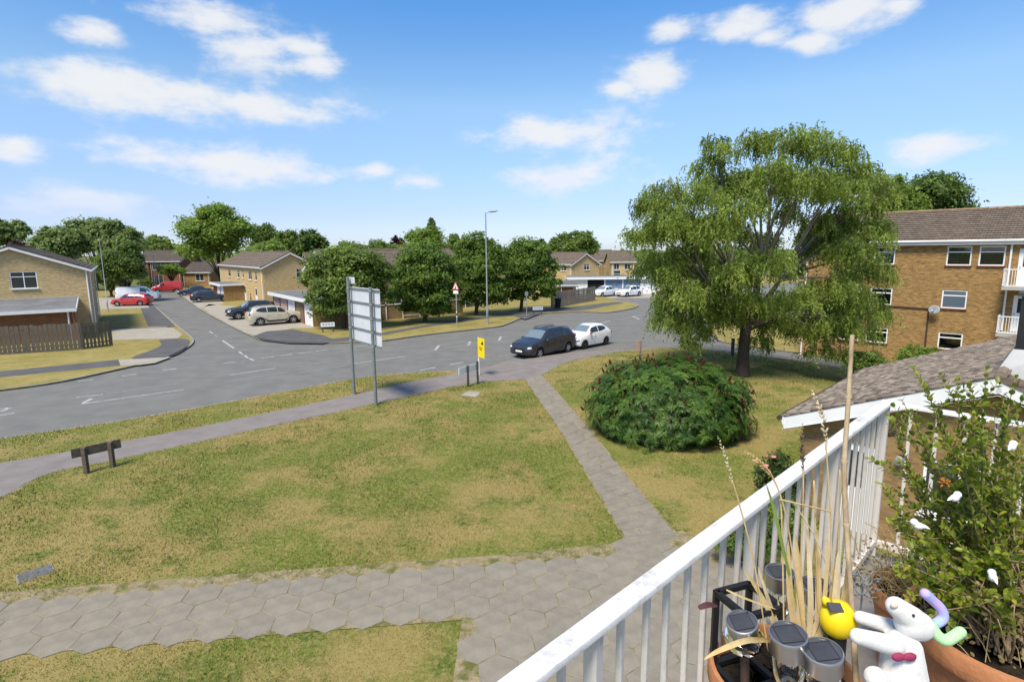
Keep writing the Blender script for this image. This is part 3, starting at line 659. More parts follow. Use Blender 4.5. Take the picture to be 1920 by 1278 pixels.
def garage_row(name, label, P0, X, N, colours, dw, z0, hgt_, depth, wallm='brick_brown', post='rust_red', fas=.32, roofz=.25):
    P0 = Vector(P0); X = Vector(X).normalized(); N = Vector(N).normalized(); L = dw * len(colours)
    t = thing(name, label, 'garage', (P0.x, P0.y, z0)); back = P0 - N * depth
    w = MB(); add_wall(w, P0, X, L, z0, z0 + hgt_, [(i * dw + .09, (i + 1) * dw - .09, z0, z0 + hgt_ - .12) for i in range(len(colours))], .1, N)
    w.build('front_frame', post, t)
    w = MB(); add_wall(w, P0, -N, depth, z0, z0 + hgt_, N=-X); add_wall(w, P0 + X * L, -N, depth, z0, z0 + hgt_, N=X); add_wall(w, back, X, L, z0, z0 + hgt_, N=-N); w.build('wall', wallm, t, uv=True)
    for i, c in enumerate(colours):
        a, b = i * dw + .09, (i + 1) * dw - .09; z1 = z0 + hgt_ - .12
        d = MB().box(V3(P0 + X * ((a + b) / 2) - N * .07, (z0 + z1) / 2), (b - a, .04, z1 - z0), X).build('garage_door', c, t)
        if c != 'bay_shade':  # open bay: a flat black panel, its colour standing for the shade inside
            rb = MB(); n = 9
            for k in range(n): rb.box(V3(P0 + X * (a + (b - a) * (k + .5) / n) - N * .045, (z0 + z1) / 2), ((b - a) / n * .55, .014, z1 - z0 - .16), X)
            rb.build('door_ribs', c, d); MB().box(V3(P0 + X * ((a + b) / 2) - N * .025, z0 + .95), (.12, .05, .04), X).build('handle', 'dark_metal', d)
    C = P0 + X * (L / 2) - N * (depth / 2 - .15)
    MB().box(V3(C, z0 + hgt_ + .09), (L + .5, depth + .5, .14), X).build('roof', 'felt_roof', t)
    MB().box(V3(P0 + X * (L / 2) + N * .41, z0 + hgt_ + .03), (L + .56, .04, fas), X).build('fascia', 'white_paint', t)
    for s in (-.27, L + .27): MB().box(V3(P0 + X * s - N * (depth / 2 - .15), z0 + hgt_ + .05), (.04, depth + .5, fas * .8), X).build('fascia', 'white_paint', t)
    return t
G0 = g(588, 612.5, .1).xy
garage_row('garage_block', 'flat-roofed garages with pale doors and white fascia behind the light suv', G0, UM, -VM, ['upvc', 'brown_door', 'upvc', 'pink_door', 'pink_door'], 2.5, .1, 2.15, 5.5)
garage_row('garage_block', 'small flat-roofed garages at the far end of the terrace behind the dark estate', g(421, 565, .1).xy, UM, -VM, ['upvc', 'upvc', 'rust_red'], 2.4, .1, 2.1, 5)
# house behind the row of roadside trees
H0 = g(722, 599, .1).xy; H1 = g(905, 583, .1).xy; XH = (H1 - H0).normalized(); VH = Vector((-XH.y, XH.x))
hw = [(2, 3.6, 1.0, 2.2, 'split'), (5.5, 7, 1.0, 2.2, 'split'), (2, 3.6, 3.4, 4.5, 'split'), (9, 10.5, 3.4, 4.5, 'split')]
house('brick_house', 'brick house half hidden behind the row of roadside trees', H0 + VH * 4.5 - XH * 3, XH, 15, VH, 8, .1, 4.7, 6.5, 'brick_tan', 'roof_tiles', hw)
t = thing('garden_wall', 'low brick garden wall with white rail frame under the trees', 'garden wall', (H0.x, H0.y, .1))
w = MB(); w.box(V3(H0 + XH * 4, .75), (9, .22, 1.3), XH); w.build('wall', 'brick_tan', t, uv=True); MB().box(V3(H0 + XH * 4, 1.43), (9.1, .3, .07), XH).build('coping', 'pale_concrete', t)
f = MB(); p = H0 + XH * 1.75 - VH * .2
f.bar(V3(p, .35), V3(p + XH * 1.8, .35), .05, .07); f.bar(V3(p, 1.2), V3(p + XH * 1.8, 1.2), .05, .07); f.bar(V3(p, .1), V3(p, 1.2), .06, .06, (1, 0, 0)); f.bar(V3(p + XH * 1.8, .1), V3(p + XH * 1.8, 1.2), .06, .06, (1, 0, 0)); f.build('rail_frame', 'white_paint', t)
MB().tube([V3(H0 - VH * .15 + XH * .1, .1), V3(H0 - VH * .15 + XH * .1, 2.6)], .05, 8).build('downpipe', 'white_paint', t)
MB().bar(g(590, 611, .1) + Vector((.3, .3, .9)), g(650, 607, .1) + Vector((0, 0, .9)), .12, 1.7).build('brown_fence', 'wood_brown'); tag(bpy.data.objects['brown_fence'], 'plain brown timber fence panel beside the garages under the first tree', 'fence')
# ================================================================= far side: houses, garages
E1 = Vector((9.8, 92)); U1 = Vector((-.5, .87)).normalized(); V1 = Vector((.87, .5)).normalized()
house('gable_house', 'buff brick house with white bargeboard above the long white garages', E1, U1, 14, V1, 5.6, .08, 4.15, 5.85, 'brick_buff', 'roof_tiles', px_holes(E1, U1, [(1052, 495, 1062, 508, 'split')]), px_holes(E1, V1, [(1095, 495, 1105, 506, 'double')]), chimneys=(7,))
garage_row('garage_block', 'long white-fronted garage row with two blue doors across the main road', (8.2, 80.6), (1, -.03), (-.03, -1), ['upvc', 'bay_shade', 'blue_door', 'blue_door', 'upvc', 'brown_door'], 2.55, .05, 2.25, 6, 'brick_tan', 'upvc', .34)
def simple_house(name, label, u0, u1, Y, eave, ridge, z0, wallm, roofm, wins, dep=8, ang=0.0):
    a = atY(u0, 500, Y); b = atY(u1, 500, Y); X = Vector((math.cos(ang), math.sin(ang))); L = (b.x - a.x) / math.cos(ang)
    return house(name, label, a.xy, X, L, Vector((-X.y, X.x)), dep, z0, eave, ridge, wallm, roofm, wins(L))
simple_house('far_terrace', 'distant terrace with brown roof and white window bands past the gable', 1106, 1150, 128, 4.0, 6.2, 0, 'brick_tan', 'roof_tiles', lambda L: [(.4, 2.2, 2.6, 3.8, 'double'), (3.2, 4.6, 2.6, 3.8, 'split'), (.4, 1.8, .6, 1.8, 'split')])
simple_house('far_terrace', 'distant brown-roofed house just left of the weeping tree', 1146, 1190, 112, 4.0, 6.0, 0, 'brick_buff', 'roof_tiles', lambda L: [(.5, 1.6, 2.4, 3.6, 'split'), (.5, 1.9, .2, 2.2, 'top'), (2.6, 3.8, 2.4, 3.6, 'split')])
simple_house('brick_shed', 'small orange brick outhouse with white fascia over the grey fence', 1049, 1080, 71, 2.0, 2.35, .1, 'brick_red', 'felt_roof', lambda L: [], 3)
simple_house('red_brick_house', 'red brick house with wide upstairs windows at the end of the side road', 281, 338, 112, 5.0, 7.0, 0, 'brick_red', 'roof_dark', lambda L: [(.5, L - .6, 3.2, 4.6, 'triple'), (.6, 2.4, .3, 2.3, 'split')])
simple_house('red_brick_house', 'red brick house wing partly hidden by trees left of the street end', 256, 279, 114, 5.0, 7.0, 0, 'brick_red', 'roof_dark', lambda L: [(.3, 1.6, 3.2, 4.6, 'split')])
simple_house('bungalow', 'low brown brick bungalow wing right of the red brick house', 341, 392, 108, 2.9, 4.6, 0, 'brick_brown', 'roof_dark', lambda L: [(2.4, 4.0, 1.2, 2.5, 'split')])
simple_house('far_house', 'roof and gable glimpsed among trees above the garages', 580, 640, 95, 4.6, 6.3, 0, 'brick_buff', 'roof_dark', lambda L: [], 7, .5)
simple_house('far_house', 'brown roof showing at the extreme left above the gable house', -40, 40, 85, 5.2, 7.0, 0, 'brick_buff', 'roof_dark', lambda L: [])
# ================================================================= block of flats at right
XB = Vector((.70711, -.70711)); NB = Vector((-.70711, -.70711)); QB = Vector((23.82, 36.56)); S0 = -4.55; PB = QB + XB * S0; LB = 24
holes = dict(t0=(-2.1, -.95, 5.2, 6.3), t1=(-.44, .72, 5.2, 6.3), t2=(3.34, 4.52, 5.17, 6.3), t3=(4.85, 6.02, 5.17, 6.3), m0=(-2.1, -.92, 2.66, 3.7), m1=(-.45, .76, 2.62, 3.7), m2=(3.32, 4.53, 2.6, 3.7), b0=(-2.1, -.92, .12, 1.12), b1=(-.5, .72, .12, 1.12), b2=(3.36, 4.55, .1, 1.12))
cur = dict(t1=[(0, .22, 0, 'net_curtain'), (.45, 1, 0, 'net_curtain')], t2=[(0, .5, 0, 'dark_curtain')], t3=[], m1=[(.02, .98, .12, 'dark_curtain')], m2=[], b2=[], t0=[(0, 1, 0, 'net_curtain')], m0=[(0, 1, .2, 'net_curtain')], b0=[], b1=[(0, .5, 0, 'net_curtain')])
t = thing('apartment_block', 'three-storey brown brick flats with tiled roof and white balconies at right', 'apartment block', (PB.x, PB.y, -1.25))
HB = {k: (a - S0, b - S0, c, d) for k, (a, b, c, d) in holes.items()}
dr = [(6.6 - S0, 7.6 - S0, z, z + 2.05) for z in (4.08, 1.47, -1.15)] + [(7.8 - S0, 9.6 - S0, z + .5, z + 2.05) for z in (4.08, 1.47)]
w = MB(); add_wall(w, PB, XB, LB, -1.4, 6.5, list(HB.values()) + dr, .1, NB)
BD = 9.0; add_wall(w, PB, -NB, BD, -1.4, 6.5, N=-XB); add_wall(w, PB + XB * LB, -NB, BD, -1.4, 6.5, N=XB); add_wall(w, PB - NB * BD, XB, LB, -1.4, 6.5, N=-NB)
RZ = 8.62
for q in (PB, PB + XB * LB): w.poly([V3(q, 6.5), V3(q - NB * BD, 6.5), V3(q - NB * (BD / 2), RZ - .1)])
w.build('wall', 'brick_brown', t, uv=True)
for k, h in HB.items(): window(t, PB, XB, NB, h, 'top', 'upvc', 'blue_glass' if k == 'm2' else 'clear_glass', 'rust_red', .05, .07, cur.get(k, []))
for h in dr[:3]: door(t, PB, XB, NB, h, 'upvc')
for h in dr[3:]: window(t, PB, XB, NB, h, 'split', 'upvc', 'glass', None)
r = MB(); ov = .35; e0 = PB - XB * .3; e1 = PB + XB * (LB + .3)
roof_slope(r, V3(e0 + NB * ov, 6.62), V3(e1 + NB * ov, 6.62), V3(e0 - NB * BD / 2, RZ), V3(e1 - NB * BD / 2, RZ), 15, .05)
roof_slope(r, V3(e0 - NB * (BD + ov), 6.62), V3(e1 - NB * (BD + ov), 6.62), V3(e0 - NB * BD / 2, RZ), V3(e1 - NB * BD / 2, RZ), 15, .05)
ro = r.build('roof', 'roof_tiles', t, uv=True)
rt = MB(); R0, R1 = V3(e0 - NB * BD / 2, RZ), V3(e1 - NB * BD / 2, RZ)
for i in range(52): rt.tube([R0.lerp(R1, i / 52), R0.lerp(R1, (i + .97) / 52) + Vector((0, 0, .02))], .12, 6)
mat('ridge_clay', (.24, .16, .10), .9, .25, 3); rt.build('ridge_tiles', 'ridge_clay', ro)
MB().bar(V3(e0 + NB * (ov - .02), 6.5), V3(e1 + NB * (ov - .02), 6.5), .03, .24).build('fascia', 'white_paint', t)
MB().bar(V3(e0 + NB * .17, 6.42), V3(e1 + NB * .17, 6.42), .33, .02).build('soffit', 'white_paint', t)
MB().tube([V3(e0 + NB * (ov + .06), 6.6), V3(e1 + NB * (ov + .06), 6.6)], .065, 8).build('gutter', 'upvc', t)
for s, z1, z0, m in ((6.25, 6.5, 1.5, 'upvc'), (-4.4, 6.5, -1.25, 'upvc')):
    p = QB + XB * s + NB * .1; MB().tube([V3(p, z0), V3(p, z1)], .05, 8).build('downpipe', m, t)
p = QB + NB * .06; pp = MB(); pp.tube([V3(p + XB * -3.2, 2.62), V3(p + XB * 2.75, 2.52)], .035, 8); pp.tube([V3(p + XB * 2.75, 2.56), V3(p + XB * 2.78, -1.2)], .045, 8); pp.build('waste_pipe', 'brown_pipe', t)
for zf in (4.04, 1.43):
    b0 = QB + XB * 6.1; sl_ = MB().box(V3(b0 + XB * 2.2 + NB * .65, zf - .08), (4.4, 1.3, .16), XB).build('balcony', 'pale_concrete', t)
    MB().bar(V3(b0 + NB * 1.27, zf + .98), V3(b0 + XB * 4.4 + NB * 1.27, zf + .98), .05, .05).build('handrail', 'upvc', sl_); MB().bar(V3(b0 + XB * .03, zf + .98), V3(b0 + XB * .03 + NB * 1.27, zf + .98), .05, .05).build('handrail', 'upvc', sl_)
    MB().bar(V3(b0 + NB * 1.27, zf + .09), V3(b0 + XB * 4.4 + NB * 1.27, zf + .09), .04, .04).build('lower_rail', 'upvc', sl_); MB().bar(V3(b0 + XB * .03, zf + .09), V3(b0 + XB * .03 + NB * 1.27, zf + .09), .04, .04).build('lower_rail', 'upvc', sl_)
    bme = MB().box((0, 0, .45), (.022, .022, .9), (1, 0)); me = bpy.data.meshes.new('baluster'); me.from_pydata(bme.v, [], bme.f); me.materials.append(M['upvc'])
    for i in range(37): q = b0 + XB * (.03 + i * .12) + NB * 1.27; inst('baluster', me, sl_, (q.x, q.y, zf + .08), (0, 0, -math.pi / 4))
    for i in range(1, 10): q = b0 + XB * .03 + NB * (i * .125); inst('baluster', me, sl_, (q.x, q.y, zf + .08), (0, 0, -math.pi / 4))
# satellite dish on the flats' wall
dp = V3(QB + XB * 3.08 + NB * .35, 2.5); t = thing('satellite_dish', 'grey oval satellite dish on the brown flats beside the waste pipe', 'satellite dish', dp)
R_ = (V3(NB) + Vector((-.5, -.2, .35))).to_track_quat('Z', 'Y').to_matrix()
d = MB(); d.lathe([(0.001, 0), (.12, .008), (.24, .035), (.3, .06), (.29, .066), (.12, .02), (.001, .012)], 24, dp, R_ @ Matrix.Diagonal((1, .85, 1))); d.build('dish', 'galvanised', t, smooth=True)
a = MB(); a.tube([dp, dp + R_ @ Vector((0, -.2, .3))], .012, 6); a.box(dp + R_ @ Vector((0, -.2, .32)), (.06, .06, .09)); a.tube([dp, V3(QB + XB * 3.08, 2.45)], .018, 6); a.build('arm', 'dark_metal', t)
# ================================================================= annex with tiled gable roof
A0 = Vector((6.175, 12.455)); YA = Vector((.7071, .7071)); XA = Vector((.7071, -.7071)); ZE, ZR, HWA = 2.5, 3.99, 3.66; LA = 7.2
brick_mat('brick_annex', (.30, .185, .075), (.21, .12, .05), (.26, .19, .11), blotch=.25)
mat('tile_a', (.19, .15, .112), .92, .2, 5, .4, 50, col2=(.24, .19, .145)); mat('tile_b', (.10, .077, .06), .92, .2, 5, .4, 50, col2=(.18, .145, .11)); mat('tile_c', (.26, .21, .16), .92, .2, 5, .4, 50, col2=(.38, .31, .24))
t = thing('annex', 'low annex with weathered tiled roof and white gable boards beside the balcony', 'annex', (A0.x, A0.y, .1))
w = MB(); i0 = A0 + XA * .35 + YA * .35; gW = 2 * HWA - .7; dl = [(.55, 1.45, .1, 2.1), (2.3, 3.5, .95, 2.1)]
add_wall(w, i0, XA, gW, .1, ZE - .12, dl, .08, -YA); add_wall(w, i0, YA, LA - .7, .1, ZE - .12, N=-XA); add_wall(w, i0 + XA * gW, YA, LA - .7, .1, ZE - .12, N=XA); add_wall(w, i0 + YA * (LA - .7), XA, gW, .1, ZE - .12, N=YA)
for q in (i0, i0 + YA * (LA - .7)): w.poly([V3(q, ZE - .12), V3(q + XA * gW, ZE - .12), V3(q + XA * gW / 2, ZR - .25)])
w.build('wall', 'brick_annex', t, uv=True); door(t, i0, XA, -YA, dl[0], 'upvc'); window(t, i0, XA, -YA, dl[1], 'split')
nA = Vector((-XA.x * (ZR - ZE), -XA.y * (ZR - ZE), HWA)).normalized()
rb = MB()
for sd_ in (0, 1):
    e = A0 if sd_ == 0 else A0 + XA * (2 * HWA)
    ridge = A0 + XA * HWA
    rb.poly([V3(e, ZE - .02), V3(e + YA * LA, ZE - .02), V3(ridge + YA * LA, ZR - .02), V3(ridge, ZR - .02)])
rb.build('roof_underlay', 'dark_metal', t)
tiles = []
slope = Vector((XA.x * HWA, XA.y * HWA, ZR - ZE)); SLn = slope.length; slope.normalize(); TW, TE, TL = .168, .112, .2
def tile_mesh(m):
    mb = MB(); x0, x1 = -TW / 2 + .005, TW / 2 - .005; k = rnd.uniform(-.004, .004); cmb = .004
    # local: x along eaves, y up the slope, z out
    P_ = [(x0, 0, .026), (0, rnd.uniform(-.01, .01), .027 + cmb), (x1, k * 2, .026), (x1, TL, .002), (0, TL, .004), (x0, TL, .002)]
    lo = [(p[0], p[1], p[2] - .02) for p in P_]
    mb.v = P_ + lo; mb.f = [(0, 1, 4, 5), (1, 2, 3, 4), (6, 7, 1, 0), (7, 8, 2, 1), (6, 0, 5, 11), (2, 8, 9, 3)]
    me = bpy.data.meshes.new('roof_tile'); me.from_pydata(mb.v, [], mb.f); me.materials.append(M[m]); return me
tms = [tile_mesh(m) for m in ('tile_a', 'tile_b', 'tile_c') for _ in range(4)]
base3 = V3(A0, ZE); yv = V3(YA); RT = Matrix((yv, slope, yv.cross(slope))).transposed()
if RT.col[2].z < 0: RT = Matrix((-yv, slope, (-yv).cross(slope))).transposed()
spots = []
for r_ in range(int(SLn / TE) + 1):
    for c_ in range(int(LA / TW) + 1):
        s_ = (c_ + (.5 if r_ % 2 else 0) + .5) * TW
        if s_ > LA: continue
        spots.append(base3 + yv * s_ + slope * (r_ * TE - .04))
spots.sort(key=lambda p: (p - EYE).length)
rest = MB()
for i, p in enumerate(spots):
    jr = Matrix.Rotation(rnd.uniform(-.07, .07), 3, 'Z') @ Matrix.Rotation(rnd.uniform(-.02, .06), 3, 'X')
    if i < 300:
        o = inst('roof_tile', rnd.choice(tms), t, p, (RT @ jr).to_euler())
    else:
        me = rnd.choice(tms); Rm = RT @ jr; rest.add([p + Rm @ v.co for v in me.vertices], [tuple(f.vertices) for f in me.polygons])
ro_ = rest.build('roof_tiles', 'tile_a', t, kind='stuff'); ro_.data.materials.append(M['tile_b']); ro_.data.materials.append(M['tile_c'])
for k in range(0, len(ro_.data.polygons), 6):
    mi = rnd.choice((0, 0, 1, 2))
    for j in range(k, min(k + 6, len(ro_.data.polygons))): ro_.data.polygons[j].material_index = mi
# far slope tiles (out of sight from the balcony) and boards
r2 = MB(); roof_slope(r2, V3(A0 + XA * 2 * HWA, ZE), V3(A0 + XA * 2 * HWA + YA * LA, ZE), V3(A0 + XA * HWA, ZR), V3(A0 + XA * HWA + YA * LA, ZR), 22, .02); r2.build('roof_slope', 'roof_tiles', t, uv=True)
rt = MB()
for i in range(18): rt.tube([V3(A0 + XA * HWA + YA * (i * .4), ZR + .01), V3(A0 + XA * HWA + YA * (i * .4 + .39), ZR + .03)], .09, 8)
rt.build('ridge_tiles', 'tile_a', t)
for sd_ in (0, 1):
    e = A0 if sd_ == 0 else A0 + XA * (2 * HWA)
    for q in (0, LA): MB().bar(V3(e + YA * (q + (.03 if q == 0 else -.03)), ZE - .17), V3(A0 + XA * HWA + YA * (q + (.03 if q == 0 else -.03)), ZR - .17), .03, .28).build('bargeboard', 'white_paint', t)
    MB().bar(V3(e, ZE - .1) + V3(XA) * (.02 if sd_ == 0 else -.02), V3(e + YA * LA, ZE - .1) + V3(XA) * (.02 if sd_ == 0 else -.02), .03, .18).build('fascia', 'white_paint', t)
MB().tube([V3(A0 - XA * .06 - YA * .05, ZE - .04), V3(A0 - XA * .06 + YA * (LA + .05), ZE - .04)], .055, 10).build('gutter', 'brown_pipe', t)
so_ = MB(); so_.poly([V3(A0, ZE - .3), V3(A0 + XA * HWA, ZR - .36), V3(A0 + XA * HWA + YA * .36, ZR - .36), V3(A0 + YA * .36, ZE - .3)]); so_.poly([V3(A0 + XA * 2 * HWA, ZE - .3), V3(A0 + XA * HWA, ZR - .36), V3(A0 + XA * HWA + YA * .36, ZR - .36), V3(A0 + XA * 2 * HWA + YA * .36, ZE - .3)]); so_.build('soffit', 'white_paint', t)
cl = V3(i0 + XA * 1.9 - YA * .1, 2.0); lamp = MB(); lamp.tube([cl, cl - V3(YA) * .14 + Vector((0, 0, -.04))], .07, 12); lamp.build('floodlight', 'galvanised', t)
# flat porch hood is left out; black clad stack on the ridge with lead skirt
ck = A0 + XA * (HWA + .42) + YA * 1.0; t = thing('chimney_stack', 'tall black clad stack with pale lead skirt on the annex ridge', 'chimney', (ck.x, ck.y, ZR - .4))
mat('black_cladding', (.018, .018, .02), .35, .2, 3, 0, spec=.5)
MB().box(V3(ck, ZR + .52), (.62, .62, 1.75), XA).build('stack', 'black_cladding', t); MB().box(V3(ck, ZR + 1.43), (.72, .72, .07), XA).build('cap', 'dark_metal', t)
sk = MB(); hb, ht = .52, .33
bs = [V3(ck + XA * (sx * hb) + YA * (sy * hb), 0) for sx, sy in ((-1, -1), (1, -1), (1, 1), (-1, 1))]; tp = [V3(ck + XA * (sx * ht) + YA * (sy * ht), ZR + .42) for sx, sy in ((-1, -1), (1, -1), (1, 1), (-1, 1))]
for b in bs: d = abs((b.xy - A0).dot(XA) - HWA); b.z = ZR - d * (ZR - ZE) / HWA + .03
for i in range(4): sk.poly([bs[i], bs[(i + 1) % 4], tp[(i + 1) % 4], tp[i]])
sk.build('lead_skirt', 'lead', t)
# ================================================================= vegetation
NR = np.random.default_rng(11)
leaf_mat('leaf_willow', (.10, .155, .024), (.37, .46, .10), .52)
leaf_mat('leaf_road', (.06, .12, .018), (.22, .32, .055), .5)
leaf_mat('leaf_mid', (.085, .14, .025), (.24, .33, .07), .48)
leaf_mat('leaf_light', (.10, .175, .024), (.29, .40, .075), .5)
leaf_mat('leaf_dark', (.06, .11, .022), (.18, .26, .055), .46)
leaf_mat('leaf_blue', (.115, .175, .05), (.28, .36, .12), .48)
leaf_mat('leaf_copper', (.035, .012, .014), (.10, .035, .035), .2)
leaf_mat('leaf_sumac', (.032, .078, .011), (.14, .23, .036), .32, .45, (.22, .27, .05))
leaf_mat('leaf_rose', (.03, .06, .014), (.10, .14, .03), .3)
mat('bark', (.075, .055, .04), .95, .3, 5, .8, 18, .1, uvnoise=(4, 4, 1)); mat('bark_grey', (.16, .14, .11), .95, .3, 5, .5, 18, .1, uvnoise=(4, 4, 1))
def unit(n):
    v = NR.normal(size=(n, 3)); return v / np.linalg.norm(v, axis=1, keepdims=True)
def leaf_object(name, Cn, A, B, tint, material, parent=None, kind=None, lift=None):
    """every leaf a pointed four-cornered blade: centre Cn, half length A, half width B"""
    n = len(Cn); V = np.empty((n, 4, 3), np.float32); o0 = np.array(rootloc(parent)) if parent is not None else np.zeros(3)
    Cn = Cn - o0; V[:, 0] = Cn - A; V[:, 1] = Cn + B - A * .15; V[:, 2] = Cn + A; V[:, 3] = Cn - B - A * .15
    me = bpy.data.meshes.new(name); me.vertices.add(4 * n); me.vertices.foreach_set('co', V.ravel())
    me.loops.add(4 * n); me.loops.foreach_set('vertex_index', np.arange(4 * n, dtype=np.int32)); me.polygons.add(n)
    me.polygons.foreach_set('loop_start', np.arange(0, 4 * n, 4, dtype=np.int32))
    at_ = me.attributes.new('tint', 'FLOAT', 'FACE'); at_.data.foreach_set('value', np.clip(tint, 0, 1).astype(np.float32))
    me.update(calc_edges=True); me.materials.append(M[material])
    o = bpy.data.objects.new(name, me); COL.objects.link(o); o.parent = parent
    if kind: o['kind'] = kind
    return o
def crown_points(lobes, nleaf, ls, droop=.0, clump=.24):
    vol = np.array([l[3] * l[4] * l[5] for l in lobes]) ** .75; vol /= vol.sum(); Cs, As, Bs, Ts = [], [], [], []
    for l, wv in zip(lobes, vol):
        n = int(nleaf * wv); nc = max(6, int(n / 34)); c = np.array(l[:3]); r = np.array(l[3:6])
        d = unit(nc); d[:, 2] = np.where(d[:, 2] < -.35, -d[:, 2] * .6, d[:, 2]); rad = NR.uniform(.5, 1.06, (nc, 1)) ** .6
        cc = c + d * rad * r; ct = NR.uniform(.12, .8, nc)
        idx = NR.integers(0, nc, n); sg = clump * r * NR.uniform(.6, 1.3, (nc, 1))[idx]
        off = NR.normal(size=(n, 3)) * sg * np.array([1, 1, .62]); p = cc[idx] + off
        out = d[idx] + unit(n) * .9 + np.array([0, 0, .5]); out /= np.linalg.norm(out, axis=1, keepdims=True)
        a = np.cross(out, unit(n)); a /= np.linalg.norm(a, axis=1, keepdims=True); a[:, 2] -= droop; b = np.cross(out, a)
        s = ls * NR.uniform(.6, 1.3, (n, 1)); Cs.append(p); As.append(a * s); Bs.append(b * s * .5); Ts.append(ct[idx] + NR.normal(size=n) * .16)
    return np.concatenate(Cs), np.concatenate(As), np.concatenate(Bs), np.concatenate(Ts)
def limb_path(a, b, sag=.15, n=6, wob=.04):
    a = Vector(a); b = Vector(b); L = (b - a).length; out = []
    k1, k2 = rnd.uniform(-1, 1), rnd.uniform(-1, 1)
    for i in range(n + 1):
        t = i / n; p = a.lerp(b, t); p += Vector((k1 * math.sin(t * 5 + k2), k2 * math.sin(t * 4 + k1), 0)) * (wob * L * math.sin(math.pi * t)); p.z += sag * L * math.sin(math.pi * t) * (.5 if t < 1 else 0); out.append(p)
    return out
def tree(name, label, loc, lobes, nleaf, ls, lm, trunk_r=.16, bark='bark', group=None, cat='tree', fork=.3, clump=.24, twigs=True):
    t = thing(name, label, cat, loc, group); base = Vector(loc); zt = max(l[2] + l[5] for l in lobes); mid = Vector((sum(l[0] for l in lobes) / len(lobes), sum(l[1] for l in lobes) / len(lobes), 0))
    fk = Vector((base.x + (mid.x - base.x) * .3, base.y + (mid.y - base.y) * .3, base.z + (zt - base.z) * fork))
    tr = MB(); tr.tube([base + Vector((0, 0, -.1)), base + Vector((0, 0, .15)), base.lerp(fk, .5) + Vector((rnd.uniform(-.05, .05), 0, 0)), fk], [trunk_r * 1.5, trunk_r * 1.1, trunk_r * .95, trunk_r * .85], 10)
    for l in lobes:
        e = Vector(l[:3]) + Vector((0, 0, l[5] * .3)); pth = limb_path(fk - Vector((0, 0, .1)), e, .06); k = len(pth)
        tr.tube(pth, [trunk_r * (.62 - .52 * i / (k - 1)) for i in range(k)], 6)
        if twigs:
            for _ in range(4):
                q = pth[rnd.randint(k // 2, k - 1)]; e2 = Vector(l[:3]) + Vector((rnd.uniform(-1, 1) * l[3], rnd.uniform(-1, 1) * l[4], rnd.uniform(-.2, 1) * l[5])) * .8
                tr.tube(limb_path(q, e2, .03, 4), [trunk_r * f for f in (.16, .12, .09, .06, .03)], 4, False)
    tr.build('trunk', bark, t, smooth=True)
    leaf_object('crown', *crown_points(lobes, nleaf, ls, clump=clump), lm, t)
    return t
def auto_lobes(c, r, k, seed, flat=.0):
    q = random.Random(seed); L = [(c[0], c[1], c[2], r[0] * .62, r[1] * .62, r[2] * .66)]
    for i in range(k):
        a = 2 * math.pi * (i + q.random() * .6) / k * 1.0; e = q.uniform(-.55, .75); rr = math.sqrt(max(.1, 1 - e * e)) * q.uniform(.5, .68); s = q.uniform(.3, .46)
        L.append((c[0] + math.cos(a) * rr * r[0], c[1] + math.sin(a) * rr * r[1], c[2] + e * r[2] * .62, r[0] * s, r[1] * s, r[2] * s))
    for i in range(max(2, k // 3)):
        L.append((c[0] + q.uniform(-.35, .35) * r[0], c[1] + q.uniform(-.35, .35) * r[1], c[2] + q.uniform(.45, .68) * r[2], r[0] * .34, r[1] * .34, r[2] * .34))
    return L
def px_tree(name, label, u, vt, hw, Y, lm, n, ls, seed, group=None, zbot=.22, u_tr=None, k=9, trunk=.2, cat='tree', zground=0.08):
    ztop = atY(u, vt, Y).z; r = hw * Y / FPX * 1.0; x = atY(u, vt, Y).x; zb = zground + (ztop - zground) * zbot; c = (x, Y, (ztop + zb) / 2); rz = (ztop - zb) / 2
    return tree(name, label, (x, Y, zground), auto_lobes(c, (r, r * .9, rz), k, seed), n, ls, lm, trunk, group=group, cat=cat, fork=max(.12, zbot * .9))
# --- row of four roadside trees
ROW = 'row of trees on the far verge'
def road_tree(label, base_uv, spans, seed, lm='leaf_road'):
    b = g(*base_uv, .1); L = []
    for (u, v, r, dy) in spans:
        p = atY(u, v, b.y + dy); q = r * p.y / FPX; L.append((p.x, p.y, p.z, q, q, q * .9))
    tree('roadside_tree', label, (b.x, b.y, .1), L, 22000, .15, lm, .17, 'bark', ROW, fork=.3, clump=.2)
road_tree('spreading pale green tree above the garages, first of the roadside row', (645, 616), [(610, 500, 34, 0), (640, 482, 30, .5), (675, 495, 36, -.5), (595, 525, 28, .3), (620, 545, 36, -1), (665, 535, 40, -1), (705, 515, 32, .5), (640, 570, 34, -.6), (610, 585, 26, 0), (690, 560, 36, .8), (725, 530, 22, .4), (655, 515, 40, 1), (600, 560, 24, .4), (720, 565, 22, .6)], 1, 'leaf_mid')
road_tree('dense dark green tree second in the roadside row', (797, 604), [(775, 490, 30, 0), (800, 478, 26, .5), (820, 492, 28, -.4), (760, 520, 28, .3), (795, 525, 38, -.8), (835, 520, 28, .3), (770, 555, 30, -.4), (815, 560, 34, -.5), (845, 550, 22, .6), (755, 545, 22, .8), (800, 580, 28, .2), (832, 580, 20, 0), (768, 578, 20, .5)], 2)
road_tree('tall dark tree right behind the lamp column in the row', (893, 591), [(895, 460, 26, 0), (875, 475, 24, .4), (915, 475, 26, -.3), (865, 500, 26, .2), (900, 505, 36, -.7), (935, 505, 24, .4), (875, 540, 28, -.3), (915, 540, 32, -.4), (940, 540, 20, .5), (890, 562, 26, .2), (930, 565, 20, 0)], 3)
